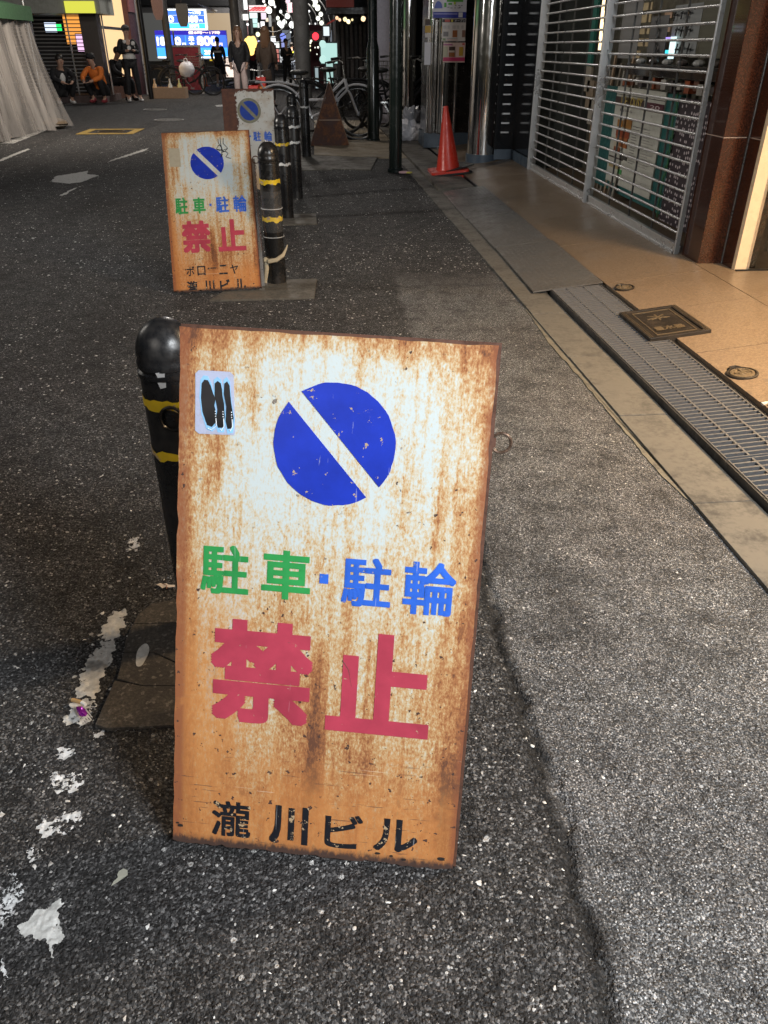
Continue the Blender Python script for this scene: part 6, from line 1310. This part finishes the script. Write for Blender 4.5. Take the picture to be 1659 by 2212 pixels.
# ================================================================== PARKING PRICE BOARDS
def lit_text(t, s, fx0, fz0, fx1, fz1, w, h, mat, fat=.03, y=-.02):
    m = text_mb(s, fx0 * w, fz0 * h, fx1 * w, fz1 * h, 0, fat); o = m.build('lettering', mat, t); o.matrix_basis = Matrix.Translation((0, y, 0)) @ Matrix.Rotation(math.pi / 2, 4, 'X'); return o
E_blue = EM('lit_blue', (.050, .14, .85), 1.25); E_lblue = EM('lit_light_blue', (.06, .36, 1.0), 1.25); E_white = EM('lit_white', (1, 1, 1), 1.6); E_peach = EM('lit_peach', (1.0, .78, .62), 1.3); E_navy = EM('lit_navy', (.03, .02, .34), 1.1); E_cyan = EM('lit_cyan', (.06, .50, 1.0), 1.3)
YPK = 35.0
def board(u0, v0, u1, v1, Y, label):
    a = AY(u0, v1, Y); b_ = AY(u1, v0, Y); t = thing('parking_price_board', label, 'price board', (a.x, Y, a.z)); return t, b_.x - a.x, b_.z - a.z
def cell(t, w, h, fx0, fz0, fx1, fz1, mat, y=0., nm='lit_panel'): m = MB(); m.box(fx0 * w, y - .01, fz0 * h, fx1 * w, y, fz1 * h); return m.build(nm, mat, t)
t, w, h = board(*c2(200, 335), *c2(935, 632), YPK, 'wide lower blue parking price board reading 800 yen')
cell(t, w, h, -.01, -.03, 1.01, 1.02, m_white, .13, 'frame'); cell(t, w, h, 0, 0, 1, .05, E_white); cell(t, w, h, 0, .05, 1, .37, E_lblue); cell(t, w, h, 0, .385, .42, .84, E_blue); cell(t, w, h, .425, .385, 1, .84, E_blue); cell(t, w, h, 0, .855, 1, 1, E_navy)
cell(t, w, h, 0, .37, 1, .385, E_lblue, -.002); cell(t, w, h, .63, .06, .637, .36, E_cyan, -.012); cell(t, w, h, .42, .385, .425, .84, E_cyan, -.002)
lit_text(t, '最', .465, .63, .545, .80, w, h, E_white, .03); lit_text(t, '大', .465, .44, .545, .61, w, h, E_white, .03); lit_text(t, '800', .58, .45, .87, .81, w, h, E_peach, .06); lit_text(t, '円', .885, .45, .94, .56, w, h, E_peach, .04)
lit_text(t, '180', .015, .46, .20, .78, w, h, E_white, .06); lit_text(t, '0', .27, .46, .355, .78, w, h, E_white, .06); lit_text(t, '円', .37, .46, .42, .56, w, h, E_white, .03)
lit_text(t, '昼8時〜17時', .47, .875, .92, .99, w, h, E_peach, .04); lit_text(t, '50円', .29, .12, .44, .30, w, h, E_white, .05); lit_text(t, '60分', .475, .12, .61, .30, w, h, E_white, .05); lit_text(t, '200円', .67, .12, .90, .31, w, h, E_white, .05)
m = MB(); m.box(.2 * w, .13, -1.3, .24 * w, .20, -.02); m.box(.8 * w, .13, -1.3, .84 * w, .20, -.02); m.build('post', m_steel, t)
t, w, h = board(*c2(300, 100), *c2(715, 325), YPK - 1.2, 'upper blue parking price board reading 300 yen')
cell(t, w, h, -.02, -.03, 1.02, 1.03, m_white, .13, 'frame'); cell(t, w, h, 0, 0, 1, 1, E_white, .0); cell(t, w, h, .0, .06, .96, .32, E_cyan, -.012); cell(t, w, h, .0, .33, .96, .70, E_blue, -.012); cell(t, w, h, .0, .71, .96, .94, EM('lit_mid_blue', (.06, .18, .85), 1.25), -.012)
lit_text(t, '300', .50, .36, .80, .68, w, h, E_white, .06, -.03); lit_text(t, '円', .83, .38, .90, .50, w, h, E_white, .03, -.03); lit_text(t, '8〜17時', .50, .75, .88, .91, w, h, E_white, .04, -.03); lit_text(t, '200円', .56, .10, .80, .28, w, h, E_white, .04, -.03); lit_text(t, '0', .05, .36, .2, .68, w, h, E_white, .06, -.03)
m = MB(); m.box(.1 * w, .13, -3.2, .14 * w, .20, -.02); m.build('post', m_steel, t)
glow(*c2(945, 630), *c2(1022, 840), 34, 'lit_board', 'warm white lit board at knee height right of the walking person', 'lit board', (1.0, .80, .68), 1.0)
m = MB(); m.box(AY(330, 100, 37).x - 6, 36, -.6, AY(505, 100, 37).x, 36.3, AY(400, 132, 36).z); tag(m.build('car_park_wall', grime('grey_block_wall', (.16, .15, .12), (.09, .08, .07), .5, 2, .8)), 'low grey wall below the parking price boards', 'wall')

# ================================================================== FAR STREET: BUILDINGS AND LIGHTS
def building(x0, y0, x1, y1, h, label, mat, lit=0, face='x'):
    t = thing('building', label, 'building', ((x0 + x1) / 2, y0, -.45)); m = MB(); m.box(x0, y0, -.6, x1, y1, h); m.build('wall', mat, t, world=True)
    m = MB(); m.box(x0 - .02, y0 - .12, 2.55, x1 + .02, y0 - .01, 2.75); m.build('canopy', m_plain_black, t, world=True)
    n = max(2, int((x1 - x0) / 1.3))
    for k in range(n):
        xa_ = x0 + (x1 - x0) * (k + .15) / n; xb_ = x0 + (x1 - x0) * (k + .85) / n
        m = MB(); m.box(xa_, y0 - .03, .2, xb_, y0 - .005, 2.3); m.build('shop_window', EM('window_fill_glow_%d' % (k % 3), [(.75, .85, 1.0), (1.0, .72, .42), (.9, .9, .85)][k % 3], [.12, .30, .05][k % 3]), t, world=True)  # faint glow added to the panes so the far facades look less black
    return t
mg1 = grime('dark_facade', (.045, .043, .045), (.025, .025, .027), .5, 1, .6); mg2 = grime('grey_facade', (.09, .09, .09), (.05, .05, .05), .5, 1, .6); mg3 = grime('brown_facade', (.07, .05, .04), (.03, .025, .02), .5, 1, .6)
building(-14, 38, AY(512, 100, 38).x, 46, 9, 'dark building behind the parking price boards', mg1)
building(-12, 46.5, AY(560, 100, 47).x, 60, 9, 'grey building beyond the car park', mg2)
building(AY(500, 100, 62).x, 62, AY(600, 100, 62).x, 70, 12, 'far building at the left of the street end', mg3)
building(AY(598, 100, 75).x, 75, 6, 90, 14, 'dark building closing the far end of the street', mg1)
building(AY(725, 100, 40).x, 40, 12, 55, 10, 'far building on the right beyond the black curtained stall', mg2)
building(AY(706, 100, 28).x + .6, 28, 12, 39, 9, 'brown shop building on the right side of the street', mg3)
# black curtained stall with awning and bulbs on the right
ts = thing('black_stall', 'stall hung with black cloths under a dark red awning on the right', 'stall', (1.2, 15.6, 0))
xs0, xs1 = AY(727, 100, 15.5).x, AY(800, 100, 15.5).x + .5
m = MB(); m.box(xs0, 15.9, 0, xs1 + 3, 19, 4); m.build('wall', M('stall_black', (.010, .010, .011), .7), ts, world=True)
for k in range(14):
    x = xs0 + (xs1 - xs0) * (k + .5) / 14; w = (xs1 - xs0) / 28
    m = MB(); m.tube([(x, 15.75, .30 + .1 * (k % 3)), (x + .01, 15.72, .9), (x, 15.78, 1.45)], [w * .9, w * 1.25, w * .8], 8); m.build('hanging_cloth', M('hung_black_%d' % (k % 2), [(.012, .012, .013), (.022, .018, .018)][k % 2], .8), ts, smooth=True, world=True)
a = AY(*c3(650, 78), 15.2); b_ = AY(*c3(950, 0), 15.2); m = MB(); m.box(a.x, 15.2, a.z, b_.x, 15.9, b_.z + .5); m.build('red_awning', M('awning_red', (.16, .025, .020), .6), ts, world=True)
a = AY(*c3(650, 150), 15.3); b_ = AY(*c3(1095, 80), 15.3); m = MB(); m.box(a.x, 15.3, a.z, b_.x, 15.9, b_.z); m.build('lower_fascia', m_plain_black, ts, world=True)
a = AY(*c3(640, 280), 15.0); b_ = AY(*c3(740, 205), 15.0); m = MB(); m.prism([(a.x, a.z), (b_.x, a.z + .07), (b_.x, b_.z), (a.x + .05, b_.z - .05)], 0, .03, Matrix(((1, 0, 0, 0), (0, 0, 1, 15.0), (0, 1, 0, 0), (0, 0, 0, 1)))); m.build('red_flag', M('flag_red', (.55, .06, .05), .6), ts, world=True)
a = AY(*c3(1165, 780), 13.9); b_ = AY(*c3(1335, 0), 13.9); m = MB(); m.box(a.x, 13.9, .05, b_.x + .15, 14.1, 3.5); tag(m.build('white_wall', M('lilac_white_wall', (.56, .54, .62), .6)), 'plain pale lilac wall between the two dark poles', 'wall')
m = MB(); m.box(AY(*c4(415, 300), 12.6).x, 12.6, 0.05, AY(*c4(525, 300), 12.6).x, 13.2, 3.5); tag(m.build('black_pier', M('glossy_black_panel', (.010, .011, .013), .12)), 'glossy black pier between slim steel column and the poster pillar', 'pier')
m = MB(); m.box(1.93, 8.9, .1, 2.2, 14, 3.5); tag(m.build('side_wall', M('dark_side_wall', (.03, .03, .03), .3)), 'dark wall behind the steel columns', 'wall')
# mint lit menu sign behind the bicycles
glow(*c3(595, 470), *c3(765, 690), 14.6, 'menu_light_box', 'pale mint lit menu box behind the bicycle handlebar', 'light box', (.55, .88, .82), .62)
glow(*c3(620, 290), *c3(680, 390), 14.7, 'menu_light_box', 'narrow white lit box above the mint menu box', 'light box', (.85, .95, 1.0), .7)
glow(*c3(655, 690), *c3(720, 905), 14.5, 'menu_light_box', 'narrow pale lit box low behind the white bicycle handlebar', 'light box', (.55, .85, .8), .5)
glow(*c3(535, 740), *c3(560, 960), 14.6, 'menu_light_box', 'thin pale lit strip behind the white bicycle saddle', 'light box', (.6, .75, .8), .35)
for k, (x, y, r, c_) in enumerate(((610, 480, 30, (.62, .95, .88)), (612, 645, 30, (.62, .95, .88)))):
    p = AY(*c3(x, y), 14.55); t = thing('round_lamp', ('upper' if k == 0 else 'lower') + ' round pale lit disc on the mint menu box', 'lamp', p); m = MB(); m.ball((0, 0, 0), .055, 12, 8, sy=.4); m.build('globe', EM('mint_globe', c_, .62), t, smooth=True)
# signs hung along the far street
SG = [ # x0,y0,x1,y1 in crop z5, distance, colour, strength, words
 (0, -10, 75, 45, 44, (.8, .95, 1.0), .9, 'round pale sign high at the left of the street'), (310, -20, 525, 22, 45, (.45, .7, 1.0), 1.2, 'pale blue lit sign at the top of the picture'),
 (410, 60, 560, 110, 42, (1, .95, .97), 1.5, 'white upper half of the pink striped sign'), (418, 112, 572, 145, 42, (.9, .05, .22), 1.1, 'crimson stripe sign under the white one'), (455, 146, 560, 182, 42, (1, .93, .95), 1.3, 'small white sign under the crimson stripe'),
 (415, 212, 572, 318, 41, (1.0, 1.0, .62), 1.4, 'yellow white lit box above the long haired person'), (525, 330, 575, 395, 41, (.95, .95, .3), 1.1, 'yellow lamp box over the green one'), (525, 402, 582, 448, 41, (.1, .75, .35), 1.0, 'small green lit box'), (520, 475, 592, 552, 40, (1.0, 1.0, .6), 1.3, 'pale yellow box just above the long hair'),
 (430, 330, 520, 760, 44, (.30, .09, .11), .55, 'tall faded red banner left of the grey post'), (438, 480, 515, 560, 43.8, (.5, .55, .7), .6, 'pale blue block on the tall faded banner'), (665, 320, 765, 700, 44, (.50, .16, .18), .6, 'tall pink banner with red marks'), (680, 478, 745, 560, 43.8, (.65, .66, .75), .7, 'pale block on the tall pink banner'),
 (693, -10, 758, 148, 43, (.97, 1, 1), 1.5, 'tall white lit sign at the top'), (662, 220, 776, 312, 42, (1, .98, .92), 1.5, 'bright white square lit sign'), (768, 84, 1045, 188, 46, (.95, .75, .75), 1.05, 'wide white banner with red lettering'), (780, -10, 905, 65, 48, (.10, .45, .95), 1.1, 'blue lit sign above the red lettered banner'),
 (805, 200, 918, 285, 45, (.7, .95, .92), 1.1, 'pale aqua lit sign, widest of its column'), (852, 290, 918, 360, 45, (.55, .88, .85), 1.0, 'aqua sign in the middle of its column'), (858, 366, 916, 425, 45, (.5, .85, .78), .9, 'lowest aqua sign in its column'), (925, 355, 950, 430, 45, (.85, .95, .9), .9, 'slim pale sign beside the aqua column'),
 (985, 200, 1055, 300, 44, (.85, .62, .78), 1.0, 'pale pink lit sign'), (982, 335, 1030, 485, 43, (1, .96, 1), 1.3, 'slender white lit sign over the dark haired person'), (1055, 280, 1090, 335, 44, (.95, .7, .5), 1.0, 'small peach lit sign'), (1105, 240, 1132, 410, 45, (.40, .42, .42), .5, 'narrow grey vertical sign'),
 (1138, 565, 1200, 700, 42, (.95, .98, 1), 1.3, 'white lit sign right of the dark coat'), (1215, 650, 1258, 742, 42, (.95, 1, .95), 1.1, 'small white lit sign beside it'), (1222, 765, 1250, 960, 42, (.75, .16, .12), .6, 'thin red vertical strip light'), (1280, 770, 1325, 970, 43, (.75, .78, .8), .7, 'thin pale vertical strip light'), (1300, 620, 1370, 745, 43, (.22, .28, .75), .7, 'blue rectangular street sign under the round one'),
 (1370, -10, 1420, 45, 40, (.95, .06, .30), 1.2, 'pink neon at the top right'), (1395, 45, 1470, 190, 40, (.90, .12, .28), 1.1, 'pink neon box beside the grey utility pole'), (1410, 55, 1450, 110, 39.8, (1, .9, .93), 1.4, 'white glowing core of the pink neon'),
]
for (x0, y0, x1, y1, Y, c_, s_, lb_) in SG: glow(*z5(x0, y0), *z5(x1, y1), Y, 'lit_sign', lb_, 'lit sign', c_, s_ * .8, .15)
t = thing('banner_marks', 'red brush marks on the wide white banner', 'lettering', AY(*z5(780, 180), 45.9)); a = AY(*z5(780, 180), 45.9); b_ = AY(*z5(1030, 95), 45.9)
m = text_mb('大衆酒', 0, 0, 1, 1) if False else MB()
for k in range(5):
    x = (b_.x - a.x) * (k + .3) / 5; m.bar((x, 0, .15), (x + .35, 0, 1.6 * .9), .02, .14, (1, 0, 0)); m.bar((x, 0, 1.2), (x + .45, 0, .9), .02, .12, (1, 0, 0))
m.v = [(x, y, z * (b_.z - a.z) / 1.6) for x, y, z in m.v]; m.build('mark', EM('lit_mark_red', (.6, .04, .05), .9), t)
p = AY(*z5(1320, 568), 43); t = thing('round_street_sign', 'round blue street sign far up the street', 'street sign', p); m = MB(); m.lathe([(.14, -.02), (.14, .02)], 24); m.v = [(x, z, y) for x, y, z in m.v]; m.build('disc', EM('street_blue', (.10, .18, .80), .8), t); m = MB(); m.box(-.03, .03, -3, .03, .07, 0); m.build('post', m_steel, t)
# single lamps
LM = [(185, 85, .50, 40, (1, 1, .96), 3), (345, 75, .22, 40, (1, 1, 1), 2), (370, 290, .20, 40, (1, 1, .92), 2), (374, 325, .18, 40, (1, 1, .92), 2), (375, 362, .17, 40, (1, 1, .92), 2), (245, 292, .12, 40, (1, 1, .92), 1.6), (310, 322, .10, 40, (1, 1, .92), 1.5), (250, 325, .10, 40, (1, 1, .92), 1.5), (302, 358, .10, 40, (1, 1, .92), 1.5),
 (1140, 35, .42, 38, (1, 1, .86), 2.4), (1170, 60, .22, 38, (1, 1, .9), 2.2), (1100, 160, .42, 38, (.97, 1, .88), 2.6), (1285, 182, .2, 38, (.95, 1, .95), 2), (1240, 283, .24, 38, (.97, 1, .85), 2.2), (1390, 250, .34, 38, (.95, 1, .95), 2.4), (1345, 340, .3, 38, (.95, 1, .93), 2.2), (1270, 365, .34, 38, (.95, 1, .93), 2.4), (1300, 395, .34, 38, (.95, 1, .93), 2.4), (1460, 385, .42, 38, (.97, 1, .95), 2.8), (930, 535, .30, 40, (1, 1, .6), 2), (945, 650, .18, 40, (.55, .55, 1), 1.6), (1568, 720, .28, 30, (1, .85, .45), 2.4),
 (1430, 125, .24, 38, (1, .9, .9), 2), (1430, 162, .22, 38, (1, .95, .9), 2), (1522, 20, .26, 38, (.95, 1, .85), 2), (1522, 60, .2, 38, (.95, 1, .85), 2), (1525, 95, .24, 38, (.95, 1, .85), 2), (1525, 155, .24, 38, (.95, 1, .85), 2), (1525, 195, .18, 38, (.95, 1, .85), 2), (1045, 80, .16, 40, (1, 1, .8), 2), (1020, 20, .2, 40, (1, .95, .9), 1.8), (770, 380, .18, 41, (1, 1, 1), 1.8),
 (650, 165, .12, 42, (1, .6, .3), 1.6), (1440, 500, .12, 40, (.9, .95, .95), 1.3), (1195, 105, .15, 38, (1, 1, 1), 1.6)]
L3 = [(485, 445, .05, 19, (1, .95, .7), 2), (475, 465, .05, 19, (1, .95, .7), 2), (470, 500, .045, 19, (1, .9, .6), 2), (470, 547, .05, 19, (1, .95, .6), 2.2), (560, 515, .045, 19, (1, .95, .85), 2), (527, 518, .03, 19, (1, 1, .9), 1.5), (548, 590, .03, 19, (1, 1, .9), 1.4), (530, 20, .12, 20, (.97, 1, .82), 2.4), (555, 85, .13, 20, (.97, 1, .82), 2.4), (515, 60, .07, 20, (.97, 1, .82), 1.8), (590, 155, .10, 20, (.97, 1, .85), 2.4), (560, 200, .10, 20, (.97, 1, .85), 2.2), (598, 250, .10, 20, (.97, 1, .85), 2.2), (462, 122, .05, 20, (1, 1, 1), 1.8), (465, 258, .04, 20, (1, 1, 1), 1.5), (530, 258, .04, 20, (1, 1, 1), 1.5),
 (853, 210, .055, 15.1, (1, .80, .40), 2), (890, 235, .055, 15.1, (1, .88, .5), 2.2), (1052, 205, .065, 15.1, (1, .70, .40), 2), (765, 195, .045, 15.1, (1, .6, .35), 1.6), (795, 215, .04, 15.1, (1, .62, .38), 1.6), (932, 215, .03, 15.1, (1, .8, .4), 1.5)]
def bulb(p, r, c_, s_, label, grp):
    t = thing('lamp', label, 'lamp', p, group=grp); m = MB(); m.ball((0, 0, 0), r, 10, 7, jit=.06); m.build('globe', EM('bulb_%02d%02d%02d_%d' % (c_[0] * 99, c_[1] * 99, c_[2] * 99, s_ * 10), c_, s_), t, smooth=True)
    m = MB(); m.tube([(0, 0, r * .9), (0, 0, r * 1.5)], r * .3, 6); m.build('socket', m_plain_black, t)
ORD = ['top', 'second', 'third', 'fourth', 'fifth', 'sixth', 'seventh', 'eighth', 'ninth', 'tenth', 'eleventh', 'twelfth', 'thirteenth', 'fourteenth', 'fifteenth', 'sixteenth']
def ordered(lst, zone):
    """gives every lamp of a zone its place in that zone, counted downwards"""
    z = {}
    for k, e in enumerate(lst): z.setdefault(zone(e), []).append(k)
    lab = {}
    for name, ks in z.items():
        for o_, k in enumerate(sorted(ks, key=lambda k: lst[k][1])): lab[k] = ('only' if len(ks) == 1 else ORD[o_] + (' from the top' if o_ else 'most')), name
    return lab
zl = lambda e: 'high above the parking price boards' if e[0] < 360 and e[1] < 200 else 'beside the dark louvred roof' if e[0] < 400 else 'among the banners above the two standing people' if e[0] < 1000 else 'at the left edge of the cable coil' if e[0] < 1125 else 'inside the cable coil' if e[0] < 1320 else 'between cable coil and utility pole' if e[0] < 1500 else 'in the column touching the utility pole'
lb_ = ordered(LM, zl)
for k, (x, y, r, Y, c_, s_) in enumerate(LM): bulb(AY(*z5(x, y), Y), r * .30, c_, s_ * .6, '%s glowing far lamp %s' % lb_[k], 'lamps over the far street')
zr_ = lambda e: 'in the low cluster right of the utility pole' if e[1] > 400 else 'in the bright column left of the red awning'
lb_ = ordered(L3[:16], zr_)
for k, (x, y, r, Y, c_, s_) in enumerate(L3[:16]): bulb(AY(*c3(x, y), Y), r * .45, c_, s_ * .6, '%s small lamp %s' % lb_[k], 'lamps beside the utility pole')
for k, (x, y, r, Y, c_, s_) in enumerate(L3[16:]): bulb(AY(*c3(x, y), Y), r * .6, c_, s_ * .6, ['third warm bulb from the left under the red awning', 'fourth warm bulb from the left under the red awning', 'rightmost orange bulb under the red awning', 'leftmost orange bulb under the red awning', 'second orange bulb from the left under the red awning', 'faint bulb between the pale and orange bulbs under the awning'][k], 'bulbs under the awning')
p = AY(*c3(532, 395), 30); t = thing('traffic_light', 'red traffic light glowing right of the grey utility pole', 'traffic light', p); m = MB(); m.ball((0, 0, 0), .11, 12, 8); m.build('red_lens', EM('signal_red', (1.0, .04, .06), 1.5), t, smooth=True); m = MB(); m.box(-.45, .06, -.16, .2, .3, .16); m.build('housing', m_plain_black, t)
m = MB(); m.box(AY(*c3(445, 470), 34).x, 34, -.5, AY(*c3(600, 280), 34).x, 34.4, AY(*c3(600, 270), 34).z); tag(m.build('maroon_wall', M('far_maroon', (.12, .02, .035), .6)), 'dark maroon shop wall behind the red traffic light', 'wall')
# flame-bright shop light between the two standing people: a cluster of warm lamps
WL = sorted(((800, 620, .16), (840, 660, .24), (800, 700, .20), (830, 760, .17), (830, 815, .13), (760, 640, .13), (850, 610, .14), (880, 700, .12), (720, 730, .08), (770, 800, .08)), key=lambda e: e[1])
for k, (x, y, r) in enumerate(WL):
    bulb(AY(*z5(x, y), 26), r * .6, (1.0, .62, .16), 1.5, '%s warm yellow lamp in the cluster between the two standing people' % (ORD[k] + (' from the top' if k else 'most')), 'warm lamp cluster')
# posts and wires
t = thing('street_pole', 'grey steel post behind the long haired person', 'pole', (AY(512, 100, 27).x, 27, zroad(27))); m = MB(); m.lathe([(.14, 0), (.13, 6)], 14); m.build('shaft', grime('grey_post', (.12, .12, .12), (.07, .07, .07), .5, 3, .5), t, smooth=True)
for k in range(9):
    m = MB(); u0, v0 = z5(1050 + k * 12, 20 + k * 12); c_ = AY(u0 + 14, v0 + 4, 36); R0 = .35 + .16 * k
    pts = [(c_.x + R0 * 1.4 * math.cos(a), 36 + .02 * k, c_.z - .6 + R0 * math.sin(a)) for a in np.linspace(-2.2, .8, 14)]; m.tube(pts, .018, 5); tag(m.build('overhead_cable', M('pale_cable', (.30, .30, .30), .5), smooth=True), '%s loop counted outwards in the coil of pale overhead cables' % ['innermost', 'second', 'third', 'fourth', 'fifth', 'sixth', 'seventh', 'eighth', 'outermost'][k], 'cable', 'coiled overhead cables')
for k in range(5):
    a = AY(*z5(0 + 20 * k, 60 + k * 6), 30); b_ = AY(*z5(420, 190 - k * 14), 46); m = MB(); m.tube([a, a.lerp(b_, .5) - Vector((0, 0, .12)), b_], .015, 5); tag(m.build('overhead_cable', M('pale_cable', (.30, .30, .30), .5)), '%s of five straight overhead wires at top left' % ['first', 'second', 'third', 'fourth', 'last'][k], 'cable', 'straight overhead wires')
# shutters and slats of the far left roofline
a = AY(*z5(115, 390), 39); b_ = AY(*z5(400, 210), 39); t = thing('louvred_roof', 'dark olive louvred roof edge above the parking price board', 'roof', (a.x, 39, a.z))
for k in range(7): m = MB(); z = (b_.z - a.z) * k / 7; m.box(0, -.05 * k, z, b_.x - a.x, .4, z + (b_.z - a.z) / 14); m.build('slat', M('olive_slat', (.06, .065, .03), .6), t)
